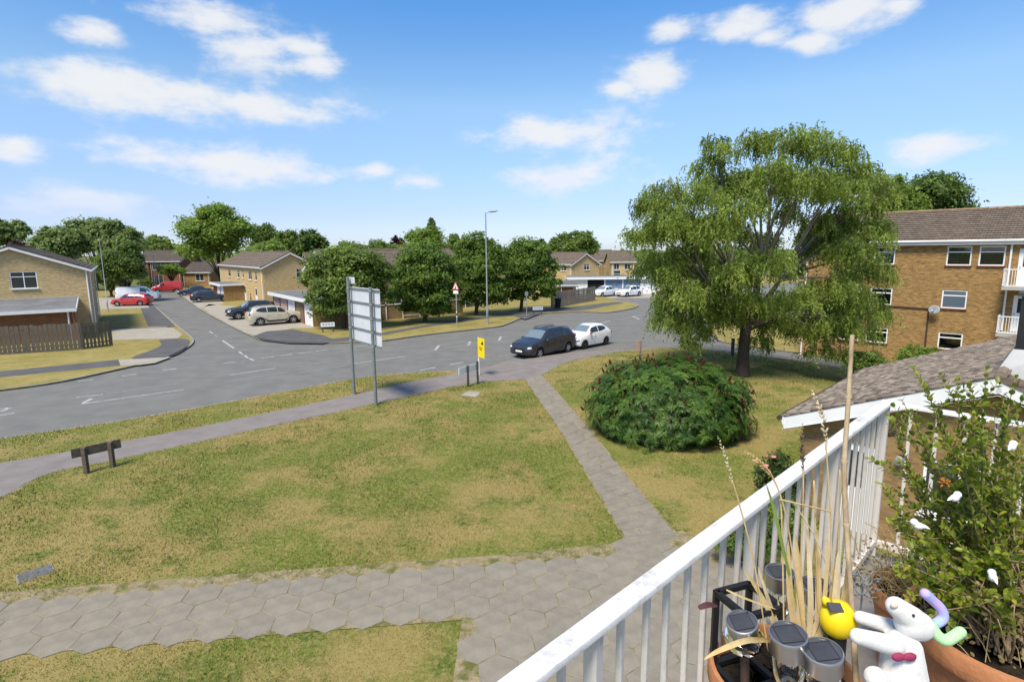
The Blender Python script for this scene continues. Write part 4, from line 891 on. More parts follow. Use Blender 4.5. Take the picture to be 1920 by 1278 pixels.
road_tree('dark rounded tree at the right end of the roadside row', (977, 583.5), [(985, 468, 26, 0), (965, 478, 22, .4), (1010, 478, 24, -.3), (955, 505, 22, .2), (985, 505, 34, -.7), (1025, 505, 24, .4), (965, 535, 26, -.3), (1005, 535, 32, -.4), (1035, 532, 18, .5), (985, 555, 22, .2), (1030, 550, 18, 0), (960, 555, 16, .3)], 4)
# --- weeping tree on the right lawn
def weeping_tree():
    b = g(1392, 704, .1); t = thing('weeping_tree', 'large weeping tree with feathery drooping foliage on the right lawn', 'tree', b)
    Y0 = b.y; sp = [(1222, 392, 46, .3), (1246, 362, 42, .8), (1212, 440, 45, -.3), (1265, 420, 55, -.8), (1240, 500, 52, .4), (1290, 480, 50, 1.4), (1332, 305, 32, .5), (1342, 272, 32, 0), (1332, 372, 48, -1.2), (1345, 430, 52, -2.0), (1385, 345, 44, 1.2), (1412, 270, 38, .3), (1470, 262, 44, -.3), (1520, 268, 46, .4), (1565, 285, 44, -.2), (1595, 310, 36, .3), (1450, 330, 52, -1.6), (1520, 345, 54, -1.4), (1575, 360, 48, -.4), (1400, 390, 48, -2.5), (1540, 420, 44, .9), (1610, 390, 42, .4), (1662, 362, 26, .9), (1640, 350, 24, .6), (1630, 440, 38, .3), (1590, 470, 46, -.6), (1280, 555, 52, -.4), (1250, 600, 34, .2), (1330, 545, 48, -1.4), (1300, 615, 34, -.2), (1375, 510, 42, -2.2), (1360, 590, 40, -.5), (1440, 490, 42, -2.4), (1480, 560, 42, -1.5), (1545, 540, 50, -.4), (1600, 560, 44, .2), (1560, 610, 48, .1), (1500, 620, 36, .6), (1440, 590, 36, 1.2), (1610, 620, 34, .4), (1285, 640, 22, .1), (1530, 655, 24, .4), (1575, 660, 22, .3)]
    sp += [(u + (v % 37), v, 52, 2.3) for u in (1240, 1330, 1425, 1515, 1590) for v in (345, 430, 510, 585) if not (u in (1425, 1515) and v in (430, 510))]
    sp = [q for q in sp if not (q[1] < 360 and q[0] < 1290 and q[3] > 2)] + [(1300, 430, 40, .2), (1485, 395, 34, 1.8), (1420, 445, 36, 1.5), (1535, 445, 40, 1.5), (1475, 500, 34, 1.4), (1580, 420, 36, 1.2), (1555, 470, 44, .8), (1390, 560, 40, -1.4), (1420, 640, 30, .3), (1470, 600, 38, .2)]
    lobes = []
    for (u, v, r, dy) in sp:
        p = atY(u, v + 6, Y0 + dy * 1.15); q = r * p.y / FPX; lobes.append((p, q * .93))
    tr = MB(); f0 = b + Vector((.05, 0, 2.6))
    tr.tube([b + Vector((0, 0, -.1)), b + Vector((0, 0, .12)), b + Vector((-.02, 0, .8)), b + Vector((0, 0, 1.7)), f0], [.46, .34, .27, .25, .25], 14)
    heads = [f0 + Vector(v) for v in ((-1.6, .2, 1.6), (-.6, .8, 2.6), (.4, -.5, 2.8), (1.6, .3, 2.0), (1.9, .2, .3), (-1.5, -.4, .5), (.9, .8, 2.4))]
    for i, h in enumerate(heads): tr.tube(limb_path(f0 - Vector((0, 0, .25)), h, .05, 5, .05), [.2, .17, .15, .13, .115, .1], 8)
    tr.build('trunk', 'bark', t, smooth=True)
    br = MB()
    for p, q in lobes:
        h = min(heads, key=lambda k: (k - p).length + (1.5 if k.z > p.z + .8 else 0)); e = p + Vector((0, 0, q * .55))
        br.tube(limb_path(h, e, .1, 6, .06), [.075, .065, .055, .045, .035, .026, .016], 5, False)
        for _ in range(5):
            e2 = p + Vector((rnd.uniform(-.8, .8) * q, rnd.uniform(-.8, .8) * q, rnd.uniform(.1, .9) * q)); br.tube(limb_path(h.lerp(e, rnd.uniform(.5, .9)), e2, .08, 4), [.022, .017, .013, .01, .006], 4, False)
    br.build('branches', 'bark_grey', t, smooth=True)
    Cs, As, Bs, Ts = [], [], [], []
    tot = sum(q ** 2.2 for _, q in lobes)
    for p, q in lobes:
        n = int(19000 * q ** 2.2 / tot); d = unit(n); d[:, 2] = np.abs(d[:, 2]) * 1.0 - .15; st = np.array(p) + d * (NR.uniform(.25, 1.05, (n, 1)) ** .6) * q * np.array([1, 1, .85])
        # strands come in sprays
        ns = max(3, n // 9); sc = st[:ns]; idx = NR.integers(0, ns, n); st = sc[idx] + NR.normal(size=(n, 3)) * .15; tc = NR.uniform(.1, .85, ns)[idx]
        L = NR.uniform(.25, 1.0, n) * (.6 + .4 * q); az = NR.uniform(0, 2 * np.pi, n); outw = st[:, :2] - np.array(p)[None, :2]; outw /= np.linalg.norm(outw, axis=1, keepdims=True) + 1e-6
        hd = np.stack([np.cos(az), np.sin(az)], 1) * .55 + outw * .8; K = 12
        for k in range(K):
            s = (k + NR.uniform(0, 1, n)) / K; pos = st.copy(); pos[:, :2] += hd * (L * .55 * s * (1.3 - .6 * s))[:, None]; pos[:, 2] += L * (.28 * s - 1.12 * s * s)
            tang = np.stack([hd[:, 0] * .5, hd[:, 1] * .5, .28 - 2.24 * s], 1); tang /= np.linalg.norm(tang, axis=1, keepdims=True)
            a = tang * .7 + unit(n) * .8; a[:, 2] -= .2; a /= np.linalg.norm(a, axis=1, keepdims=True); bb = np.cross(a, unit(n)); bb /= np.linalg.norm(bb, axis=1, keepdims=True)
            ln = NR.uniform(.05, .1, (n, 1)); Cs.append(pos + a * ln * .7); As.append(a * ln); Bs.append(bb * ln * .36); Ts.append(tc + NR.normal(size=n) * .13)
    leaf_object('crown', np.concatenate(Cs), np.concatenate(As), np.concatenate(Bs), np.concatenate(Ts), 'leaf_willow', t)
weeping_tree()
# --- background trees
FG = 'trees beyond the houses'
bgs = [('far_tree', 'flat-topped pine at the far left edge of the skyline', 14, 410, 34, 125, 'leaf_blue', 5000, .35, 21, .45),
 ('copper_shrub', 'dark purple-leaved tree showing just over the left roof', 40, 448, 30, 100, 'leaf_copper', 3500, .28, 22, .2),
 ('far_tree', 'left part of the tall grey-green trees behind the gable house', 108, 416, 46, 98, 'leaf_blue', 7000, .3, 23, .2),
 ('far_tree', 'highest of the grey-green trees behind the gable house', 165, 404, 50, 104, 'leaf_blue', 8000, .3, 24, .2),
 ('far_tree', 'right part of the grey-green trees behind the gable house', 222, 410, 40, 100, 'leaf_blue', 7000, .3, 25, .2),
 ('dark_evergreen', 'dark spreading evergreen just right of the gable house', 226, 452, 40, 76, 'leaf_dark', 9000, .2, 26, .08),
 ('dark_evergreen', 'lower dark evergreen behind the white van', 200, 480, 34, 84, 'leaf_dark', 6000, .2, 46, .05),
 ('broad_tree', 'big bright green tree beside the far end of the side road', 400, 379, 70, 96, 'leaf_light', 16000, .26, 27, .16),
 ('far_tree', 'rounded far trees above the red brick house', 297, 441, 42, 150, 'leaf_mid', 4000, .4, 28, .2),
 ('garden_tree', 'small bright green tree in front of the red brick house', 318, 492, 26, 104, 'leaf_light', 4000, .18, 29, .32),
 ('far_tree', 'dark tree behind the terrace roof, left one', 492, 414, 34, 112, 'leaf_dark', 6000, .28, 30, .2),
 ('far_tree', 'pale leafy tree directly over the terrace ridge', 492, 446, 52, 92, 'leaf_light', 7000, .24, 31, .2),
 ('far_tree', 'mid green tree behind the terrace, middle one', 535, 428, 34, 108, 'leaf_mid', 6000, .28, 32, .2),
 ('far_tree', 'pointed dark tree over the terrace gable', 587, 424, 27, 110, 'leaf_dark', 5000, .26, 33, .15),
 ('far_tree', 'dark bushy tree just left of the pointed one over the terrace', 566, 432, 24, 106, 'leaf_dark', 4000, .26, 47, .15),
 ('far_tree', 'low olive tree behind the first roadside tree', 660, 452, 46, 88, 'leaf_mid', 6000, .24, 34, .15),
 ('far_tree', 'low hedge-like trees left of the tallest far trees', 712, 450, 46, 105, 'leaf_mid', 5500, .26, 35, .15),
 ('copper_tree', 'small reddish tree left of the tallest far trees', 744, 442, 18, 118, 'leaf_copper', 3000, .26, 36, .2),
 ('far_tree', 'large light green tree above the middle of the roadside row', 796, 424, 52, 100, 'leaf_light', 9000, .26, 37, .15),
 ('far_pine', 'dark pine top poking out above the light green tree', 810, 406, 15, 108, 'leaf_dark', 3500, .24, 38, .4),
 ('far_tree', 'small tree between the light green tree and the lamp column', 856, 436, 24, 112, 'leaf_mid', 4000, .26, 39, .2),
 ('far_tree', 'yellowish tree peeping out behind the lamp column', 905, 446, 26, 92, 'leaf_light', 4000, .24, 40, .2),
 ('far_tree', 'dark far tree behind the right end of the roadside row', 1004, 444, 32, 108, 'leaf_dark', 5000, .26, 41, .2),
 ('far_tree', 'grey-green far tree left above the white garages', 1050, 434, 30, 118, 'leaf_mid', 5000, .28, 42, .2),
 ('far_tree', 'rounded far tree right above the white garages', 1090, 432, 36, 112, 'leaf_mid', 6500, .28, 43, .2),
 ('broad_tree', 'dark green tree rising behind the roof of the flats', 1738, 321, 104, 62, 'leaf_dark', 17000, .2, 44, .3),
 ('broad_tree', 'lighter tree behind the left end of the flats roof', 1676, 322, 58, 60, 'leaf_light', 9000, .18, 45, .3)]
for (nm, lab, u, vt, hw, Y, lm, n, ls, sd_, zb) in bgs: px_tree(nm, lab, u, vt, hw, Y, lm, int(n * 1.7), ls, sd_, FG, zb)
def shrub(name, label, c, r, lm, n, ls, seed, cat='shrub', zg=.1, group=None):
    return tree(name, label, (c[0], c[1], zg), auto_lobes((c[0], c[1], zg + r[2]), r, 7, seed), n, ls, lm, .05, cat=cat, fork=.15, group=group)
q = g(272, 544, .1); shrub('hedge', 'clipped green hedge left of the red van', (q.x, q.y), (1.6, 1.4, 1.1), 'leaf_mid', 3000, .12, 51)
q = g(-16, 640, .1); shrub('shrub', 'green bush cut off by the left edge beside the lean-to', (q.x, q.y), (.8, .8, 1.8), 'leaf_light', 3000, .08, 52)
shrub('shrub', 'bright green shrub against the brown flats above the annex roof', (19.9, 26.8), (1.7, 1.5, 1.35), 'leaf_light', 9000, .075, 53, zg=-1.05)
shrub('shrub', 'darker shrub left of the bright one below the flats', (17.6, 27.4), (1.2, 1.2, 1.1), 'leaf_mid', 6000, .075, 54, zg=-.8)
shrub('shrub', 'low dark green shrub beside the paving seen through the railings', (4.6, 10.3), (.75, .7, .45), 'leaf_dark', 5000, .035, 55)
shrub('shrub', 'leafy shrub by the annex corner seen through the railings', (5.5, 10.9), (.8, .75, .6), 'leaf_mid', 6000, .035, 57)
# rose bush with pink blooms
q = Vector((5.95, 11.85)); t = shrub('rose_bush', 'rose bush with pink blooms at the corner of the annex', q, (.62, .55, .95), 'leaf_rose', 8000, .035, 56)
mat('rose_pink', (.62, .20, .2), .7, .2, 20)
for i in range(16):
    a = rnd.uniform(0, 6.28); rr = rnd.uniform(.2, .6); p = Vector((q.x + math.cos(a) * rr, q.y + math.sin(a) * rr, 1.1 + rnd.uniform(0, .95) * (1 - rr * .4)))
    f = MB(); f.ball(p, (.045, .045, .035), 8, 5)
    for k in range(5): f.ball(p + Vector((math.cos(k * 1.26) * .03, math.sin(k * 1.26) * .03, .004)), (.03, .03, .022), 6, 4)
    f.build('bloom', 'rose_pink', t, smooth=True)
# distant wood along the horizon
n = 26000; ths = NR.uniform(-1.1, 1.1, n); Rr = NR.uniform(230, 330, n); hx = Rr * np.sin(ths); hy = Rr * np.cos(ths)
top = 6.4 + 1.6 * np.sin(ths * 23) + 1.2 * np.sin(ths * 61 + 1) + .8 * np.sin(ths * 140); z = NR.uniform(0, 1, n) ** .6 * top
a = unit(n); bq = np.cross(a, unit(n)); leaf_object('far_wood', np.stack([hx, hy, z], 1), a * 1.0, bq * .6, NR.uniform(0, .8, n), 'leaf_mid', kind='stuff')
# --- round sumac bush with red cones
def sumac():
    c = Vector((5.4, 19.05, .1)); R = Vector((2.55, 2.5, 1.85)); t = thing('sumac_bush', 'big round dark green sumac bush with dark red seed cones', 'bush', c)
    st = MB()
    for i in range(40):
        a = rnd.uniform(0, 6.28); e = rnd.uniform(.2, 1); p = c + Vector((math.cos(a) * R.x * math.cos(e) * .8, math.sin(a) * R.y * math.cos(e) * .8, .4 + R.z * math.sin(e) * .75))
        st.tube(limb_path(c + Vector((math.cos(a) * .5, math.sin(a) * .5, 0)), p, .1, 4), [.035, .03, .025, .02, .012], 5, False)
    st.build('stems', 'bark', t, smooth=True)
    Cs, As, Bs, Ts = [], [], [], []; heads = []; n = 1050; gold = math.pi * (3 - math.sqrt(5))
    for layer, (k, rs) in enumerate(((n, 1.0), (n // 2, .8))):
        for i in range(k):
            z = 1 - 1.5 * (i + .5) / k; r_ = math.sqrt(max(0, 1 - z * z)); a = i * gold + layer
            d = Vector((math.cos(a) * r_, math.sin(a) * r_, z)); jit = rnd.uniform(.8, 1.06) * rs
            # squarish dome
            sq = (abs(r_) ** 3.2 + abs(z) ** 3.2) ** (-1 / 3.2)
            p = c + Vector((d.x * R.x, d.y * R.y, d.z * R.z * .78)) * (sq * jit) + Vector((0, 0, R.z * .42)) + Vector((rnd.uniform(-.22, .22), rnd.uniform(-.22, .22), rnd.uniform(-.18, .16)))
            if p.z < .35: continue
            up = (d + Vector((0, 0, .55))).normalized(); heads.append((p, up, layer)); nl = rnd.randint(6, 8); a0 = rnd.uniform(0, 6.28)
            X = up.orthogonal().normalized(); Yv = up.cross(X); tn = rnd.uniform(.0, .75) + (.25 if rnd.random() < .04 else 0)
            for j in range(nl):
                b_ = a0 + j * 2.4; hd = X * math.cos(b_) + Yv * math.sin(b_); L = rnd.uniform(.17, .36); el = rnd.uniform(.25, 1.05); side = hd.cross(up).normalized()
                for m in range(7):
                    s = (m + 1) / 7; q = p + hd * (L * s * .95) + up * (L * (el * s - .62 * s * s)); tg = (hd * .95 + up * (el - 1.24 * s)).normalized()
                    for sg in ((-1, 1) if m < 6 else (0,)):
                        dv = (tg * .55 + side * sg * .85 - up * .22).normalized() if sg else tg
                        ln = .057 * (1 - abs(s - .45) * .5) * rnd.uniform(.85, 1.15); nrm = (up + side * sg * .2).normalized(); bv = dv.cross(nrm).normalized()
                        Cs.append(q + dv * ln); As.append(dv * ln); Bs.append(bv * ln * .36); Ts.append(tn + rnd.uniform(-.12, .12))
    leaf_object('leaves', np.array(Cs), np.array(As), np.array(Bs), np.array(Ts), 'leaf_sumac', t)
    mat('seed_red', (.05, .012, .01), .9, .35, 25, .8, 60, .1, col2=(.12, .026, .016))
    cb = MB(); cb.lathe([(.004, 0), (.03, .015), (.042, .05), (.036, .1), (.022, .15), (.004, .185)], 8); cm = bpy.data.meshes.new('seed_cone'); cm.from_pydata(cb.v, [], cb.f); cm.shade_smooth(); cm.materials.append(M['seed_red'])
    hs = [h for h in heads if h[2] == 0]; rnd.shuffle(hs)
    for p, up, _ in hs[:230]:
        s = rnd.uniform(.7, 1.15); inst('seed_cone', cm, t, p + up * .12, (up + Vector((0, 0, .7))).normalized().to_track_quat('Z', 'Y').to_euler(), (s, s, s))
sumac()
# --- mown grass: real blades over the near lawns, thinning with distance
def np_inpoly(x, y, P):
    c = np.zeros(len(x), bool); j = len(P) - 1
    for i in range(len(P)):
        xi, yi = P[i]; xj, yj = P[j]
        if yi != yj: c ^= ((yi > y) != (yj > y)) & (x < (xj - xi) * (y - yi) / (yj - yi) + xi)
        j = i
    return c
def grass(name, label, poly, dens, hts, holes=(), material='lawn', dref=9.0, wid=.006, hexclear=False):
    P = np.array(poly); x0, y0 = P.min(0); x1, y1 = P.max(0); n = int((x1 - x0) * (y1 - y0) * dens); x = NR.uniform(x0, x1, n); y = NR.uniform(y0, y1, n)
    d = np.hypot(x, y); keep = NR.uniform(0, 1, n) < np.clip((dref / d) ** 1.35, 0, 1); x, y, d = x[keep], y[keep], d[keep]
    ok = np_inpoly(x, y, poly)
    for h in holes: ok &= ~np_inpoly(x, y, h)
    if hexclear:
        H_ = np.array([(p.x, p.y) for p in HEXPTS]); dm = np.full(len(x), 9.0)
        for hx_, hy_ in H_: dm = np.minimum(dm, np.hypot(x - hx_, y - hy_))
        ok &= (dm > .315 + NR.uniform(-.03, .06, len(x)))
    x, y, d = x[ok], y[ok], d[ok]; n = len(x); z = np.array([.1 + hgt(a, b) for a, b in zip(x, y)]) if (x > 12).any() else np.full(n, .1)
    h = NR.uniform(hts[0], hts[1], n) * (.7 + .6 * (np.sin(x * 1.3 + 2 * np.sin(y * .9)) * .5 + .5)); a = NR.uniform(0, 6.283, n); w = wid * np.clip(d / dref, .8, 3) * NR.uniform(.7, 1.3, n); ln = h * NR.uniform(.3, 1.2, n); a2 = NR.uniform(0, 6.283, n)
    V = np.empty((n, 3, 3), np.float32); V[:, 0] = np.stack([x - np.cos(a) * w, y - np.sin(a) * w, z - .005], 1); V[:, 1] = np.stack([x + np.cos(a) * w, y + np.sin(a) * w, z - .005], 1); V[:, 2] = np.stack([x + np.cos(a2) * ln, y + np.sin(a2) * ln, z + h], 1)
    me = bpy.data.meshes.new(name); me.vertices.add(3 * n); me.vertices.foreach_set('co', V.ravel()); me.loops.add(3 * n); me.loops.foreach_set('vertex_index', np.arange(3 * n, dtype=np.int32)); me.polygons.add(n); me.polygons.foreach_set('loop_start', np.arange(0, 3 * n, 3, dtype=np.int32)); me.update(calc_edges=True)
    me.materials.append(M[material]); o = bpy.data.objects.new(name, me); COL.objects.link(o); o['kind'] = 'stuff'; tag(o, label, 'grass'); return n
ground_mat('blades', [(.14, .175, .027), (.30, .235, .08), (.10, .14, .02), (.37, .305, .125)], [(.45, .43, .57), (1.3, .52, .66), (11, .45, .75)], bump=0)
ground_mat('blades_dry', [(.21, .19, .04), (.34, .27, .10), (.15, .16, .03), (.38, .31, .13)], [(.7, .38, .6), (1.9, .55, .7), (9, .45, .75)], bump=0)
hex_in = [(-13, 7.38), (-8.1, 8.05), (-4.1, 8.47), (-.8, 8.78), (-.85, 3), (4.6, 3), (4.6, 10.1), (3.65, 11.68), (2.5, 11.12), (-.7, 10.58), (-5.1, 10.08), (-13, 9.08)]
L1 = fp_lo + sl_L + [(2.5, 10.9), (-.7, 10.25), (-5.1, 9.75), (-13, 8.75), (-16, 8.7)]
L2 = sl_R[::-1] + grass_edge + lane_near[8:] + [(17, 24), (14, 18), (10, 10), (5, 8), (4.6, 8), (4.6, 10.1), (3.7, 11.7)]
L3 = near_kerb2 + fp_up[::-1]
L4 = [(-13, 7.65), (-8.1, 8.3), (-4.1, 8.75), (-.5, 9.0), (-.5, 4), (-13, 4)]
grass('lawn_grass', 'mown patchy grass of the big lawn between the footway and the hexagon paving', L1, 1250, (.022, .062), material='blades', hexclear=True)
grass('lawn_grass', 'mown grass of the right lawn round the sumac bush and weeping tree', L2, 900, (.02, .055), [[(A0 + XA * .2 + YA * .2)[:], (A0 + XA * 7)[:], (A0 + XA * 7 + YA * 7)[:], (A0 + YA * 7)[:]]], material='blades')
grass('verge_grass', 'thin dry grass strip between the main road and the footway', L3, 1100, (.02, .06), material='blades_dry')
grass('lawn_grass', 'small corner of lawn below the hexagon paving at bottom left', L4, 1300, (.022, .062), material='blades', hexclear=True)
grass('joint_grass', 'dry tufts growing in the joints and edges of the hexagon paving', hex_bed_pts, 700, (.006, .026), material='blades_dry', hexclear=True)
# ================================================================= vehicles
def paint(name, col, coat=.8, rough=.35): return mat(name, col, rough, .03, 2, 0, spec=.5, coat=coat)
paint('paint_charcoal', (.022, .023, .027)); paint('paint_white', (.80, .80, .80)); paint('paint_champagne', (.50, .45, .345)); paint('paint_black', (.02, .022, .028)); paint('paint_navy', (.016, .025, .055)); paint('paint_red', (.42, .022, .02)); paint('paint_silver_white', (.66, .68, .7))
mat('tyre', (.018, .018, .018), .85, .1, 10); mat('alloy', (.45, .45, .46), .35, .05, 5, metal=.6); mat('alloy_dark', (.06, .06, .065), .4, .05, 5, metal=.4); mat('car_glass', (.02, .024, .026), .1, 0, spec=1.0); mat('screen_glass', (.16, .2, .21), .05, 0, spec=1.0, coat=1.0)  # screen_glass: pale base colour stands in for sky reflected in windscreens
mat('black_trim', (.02, .02, .021), .6, .05, 5); mat('headlamp', (.62, .64, .66), .08, .1, 20, spec=1.0, coat=1.0); mat('tail_lamp', (.35, .012, .012), .15, .1, 10, coat=.8); mat('number_plate', (.75, .75, .72), .5, 0); mat('plate_yellow', (.7, .52, .05), .5, 0); mat('red_trim', (.35, .05, .03), .4, 0)
def lerp_tab(tab, t):
    for a, b in zip(tab, tab[1:]):
        if t <= b[0]:
            k = (t - a[0]) / max(1e-6, b[0] - a[0]); k = k * k * (3 - 2 * k) * .35 + k * .65; return [p + (q - p) * k for p, q in zip(a[1:], b[1:])]
    return list(tab[-1][1:])
#          t     zb    belt  top   w    wt      (w, wt are fractions of half the width)
PROF = {
 'mpv': [(0, .40, .60, .66, .70, .58), (.015, .26, .70, .78, .86, .72), (.06, .20, .80, .91, .95, .80), (.17, .19, .90, 1.02, .99, .83), (.25, .19, .97, 1.10, 1, .80), (.40, .19, 1.0, 1.55, 1, .70), (.50, .19, 1.02, 1.63, 1, .69), (.75, .19, 1.05, 1.62, 1, .68), (.91, .21, 1.08, 1.52, .98, .66), (.965, .26, 1.06, 1.16, .96, .78), (.99, .34, .95, 1.02, .92, .74), (1, .42, .80, .9, .84, .66)],
 'small': [(0, .38, .58, .64, .62, .48), (.02, .26, .68, .78, .82, .64), (.08, .2, .80, .93, .93, .74), (.2, .18, .90, 1.01, .98, .78), (.27, .18, .94, 1.06, 1, .77), (.42, .18, .98, 1.42, 1, .69), (.55, .18, 1.0, 1.49, 1, .68), (.76, .18, 1.02, 1.46, 1, .66), (.89, .2, 1.02, 1.26, .98, .66), (.955, .25, .96, 1.02, .95, .74), (.985, .33, .85, .9, .9, .7), (1, .4, .7, .78, .8, .6)],
 'suv': [(0, .46, .72, .80, .74, .62), (.015, .33, .82, .92, .88, .74), (.06, .28, .90, 1.02, .96, .82), (.2, .27, .99, 1.10, .99, .84), (.29, .27, 1.03, 1.15, 1, .81), (.43, .27, 1.06, 1.62, 1, .71), (.52, .27, 1.08, 1.69, 1, .70), (.78, .27, 1.12, 1.67, 1, .69), (.92, .3, 1.14, 1.50, .98, .68), (.97, .35, 1.08, 1.16, .95, .78), (.99, .42, .95, 1.02, .92, .72), (1, .48, .8, .9, .85, .66)],
 'estate': [(0, .38, .56, .62, .70, .58), (.015, .24, .64, .72, .86, .72), (.06, .19, .74, .82, .95, .80), (.2, .18, .82, .92, .99, .83), (.31, .18, .88, .98, 1, .80), (.45, .18, .9, 1.38, 1, .70), (.55, .18, .91, 1.46, 1, .69), (.8, .18, .93, 1.43, 1, .67), (.93, .2, .95, 1.24, .98, .68), (.975, .26, .92, .98, .95, .78), (.99, .33, .84, .9, .92, .74), (1, .4, .72, .8, .85, .66)],
 'saloon': [(0, .38, .56, .62, .70, .58), (.015, .24, .64, .72, .86, .72), (.06, .19, .74, .82, .95, .80), (.2, .18, .82, .92, .99, .83), (.30, .18, .88, .98, 1, .80), (.44, .18, .9, 1.36, 1, .70), (.53, .18, .91, 1.44, 1, .69), (.68, .18, .93, 1.40, 1, .67), (.82, .2, .96, 1.08, .99, .72), (.96, .24, .95, 1.02, .95, .78), (.99, .33, .84, .9, .9, .72), (1, .4, .72, .8, .82, .64)],
 'van': [(0, .42, .66, .74, .74, .62), (.015, .28, .78, .88, .88, .74), (.05, .23, .88, 1.02, .95, .82), (.14, .22, .98, 1.12, .99, .83), (.2, .22, 1.02, 1.18, 1, .80), (.35, .22, 1.06, 1.74, 1, .78), (.45, .22, 1.08, 1.84, 1, .80), (.9, .22, 1.1, 1.84, 1, .80), (.975, .24, 1.1, 1.78, .98, .79), (.99, .3, 1.0, 1.62, .96, .77), (1, .42, .9, 1.45, .93, .74)],
}
def make_car(name, label, kind, L, Wd, colour, loc, fwd, group, r=.32, wf=.195, wr=.80, scale_h=1.0, rim='alloy', windows=None, screen=(.262, .395), rear=(.915, .962), rails=False, trim=False, mirror=None, front_plate=True, two_door=False, blind_rear=False):
    tab = [(a[0], *[z * scale_h for z in a[1:4]], a[4], a[5]) for a in PROF[kind]]; hw = Wd / 2
    ts = sorted(set([0, .006, .015, .03, .985, .993, 1] + [i / 64 for i in range(65)])); X = lambda t: L * (.5 - t); xf, xr = X(wf), X(wr); ra = r + .055
    t = thing(name, label, 'van' if kind == 'van' else 'car', (0, 0, 0), group)
    def ring(tt):
        zb, be, to, w, wt = lerp_tab(tab, tt); w *= hw; wt *= hw; x = X(tt); za = 0
        for xc in (xf, xr):
            if abs(x - xc) < ra: za = max(za, r + math.sqrt(ra * ra - (x - xc) ** 2) * .98)
        P = [(0, zb), (.80 * w, max(zb, za - .01)), (.97 * w, max(zb + .05, za)), (w, max(zb + .34 * (be - zb), za + .02)), (.99 * w, max(zb + .74 * (be - zb), za + .04)), (.955 * w, max(be, za + .06)), (.5 * .955 * w + .5 * wt + .012, be + (to - be) * .5), (wt, to - .075 * min(1, (to - be) / .3)), (wt * .87, to - .018), (wt * .5, to), (0, to + .008)]
        return [(x, y, z) for y, z in P]
    mb = MB(); rings = []
    for tt in ts:
        h = ring(tt); full = h + [(x, -y, z) for x, y, z in h[-2:0:-1]]; rings.append(full)
    n = len(rings[0])
    for q in rings: mb.v += q
    mb.f = [(i * n + j, i * n + (j + 1) % n, (i + 1) * n + (j + 1) % n, (i + 1) * n + j) for i in range(len(rings) - 1) for j in range(n)] + [tuple(range(n)), tuple(range((len(rings) - 1) * n, len(rings) * n))[::-1]]
    mb.build('body', colour, t, smooth='auto')
    def side_pt(tt, k, s, off=.008):
        h = ring(tt); a, m_, b = Vector(h[5]), Vector(h[6]), Vector(h[7]); p = a.lerp(m_, k * 2) if k < .5 else m_.lerp(b, (k - .5) * 2); return Vector((p.x, s * (p.y + off), p.z))
    wins = windows or [(.335, .47, 0), (.485, .66, 0), (.675, .86, 1)]
    for s in (1, -1):
        for (ta, tb, taper) in wins:
            g_ = MB(); K = 8; lo = []
            for i in range(K + 1):
                tt = ta + (tb - ta) * i / K; zb, be, to, _, _ = lerp_tab(tab, tt); top = .9 if to - be > .3 else .55
                ka = .1 + (.25 * (i / K) ** 3 if taper else 0); kb = max(.2, top - (.28 * (i / K) ** 4 if taper else 0))
                lo.append([side_pt(tt, ka + (kb - ka) * j / 5, s, .012) for j in range(6)])
            for i in range(K):
                for j in range(5): g_.poly([lo[i][j], lo[i + 1][j], lo[i + 1][j + 1], lo[i][j + 1]])
            g_.build('side_window', 'car_glass', t, smooth=True)
    def top_pane(nm, ta, tb, wid, m):
        g_ = MB(); K = 8; rows = []
        for i in range(K + 1):
            tt = ta + (tb - ta) * i / K; h = ring(tt); row = []
            for j in range(-4, 5):
                y = j / 4 * wid; ay = abs(y); a, b, c = h[8], h[9], h[10]; wmax = h[7][1]; yy = ay * wmax
                z = (c[2] + (b[2] - c[2]) * min(1, yy / b[1])) if yy <= b[1] else (b[2] + (a[2] - b[2]) * min(1.6, (yy - b[1]) / max(1e-4, a[1] - b[1])))
                row.append(Vector((h[0][0] + (.006 if ta < .5 else -.006), math.copysign(yy, y), z + .009)))
            rows.append(row)
        for i in range(K):
            for j in range(8): g_.poly([rows[i][j], rows[i][j + 1], rows[i + 1][j + 1], rows[i + 1][j]])
        g_.build(nm, m, t, smooth=True)
    top_pane('windscreen', screen[0], screen[1], .9, 'screen_glass')
    if not blind_rear: top_pane('rear_window', rear[0], rear[1], .82, 'car_glass')
    # wheels
    tp = [(r * .62, -.09), (r * .9, -.1), (r * .985, -.075), (r, -.03), (r, .03), (r * .985, .075), (r * .9, .1), (r * .66, .1), (r * .62, .07)]
    RX = Matrix.Rotation(-math.pi / 2, 3, 'X')
    for xc in (xf, xr):
        for s in (1, -1):
            wy = s * (hw - .13); RM = RX if s > 0 else Matrix.Rotation(math.pi / 2, 3, 'X'); c = (xc, wy, r)
            ty = MB().lathe(tp, 24, c, RM).build('tyre', 'tyre', t, smooth='auto')
            rm = MB(); rm.lathe([(r * .655, .05), (r * .655, .085), (r * .6, .09), (r * .57, .06)], 24, c, RM)
            for k in range(5):
                a = 2 * math.pi * k / 5 + .3; dv = Vector((math.cos(a), math.sin(a), 0)); p0 = Vector(c) + RM @ (dv * r * .08 + Vector((0, 0, .085))); p1 = Vector(c) + RM @ (dv * r * .6 + Vector((0, 0, .078))); rm.bar(p0, p1, r * .2, .03, RM @ Vector((0, 0, 1)))
            rm.lathe([(r * .16, .06), (r * .16, .1), (.001, .105)], 12, c, RM)
            rm.build('rim', rim, ty, smooth='auto'); MB().lathe([(r * .63, .02), (.001, .02)], 20, c, RM).build('spoke_gap_shade', 'black_trim', ty)  # black backing disc, the shade between the spokes put into its colour
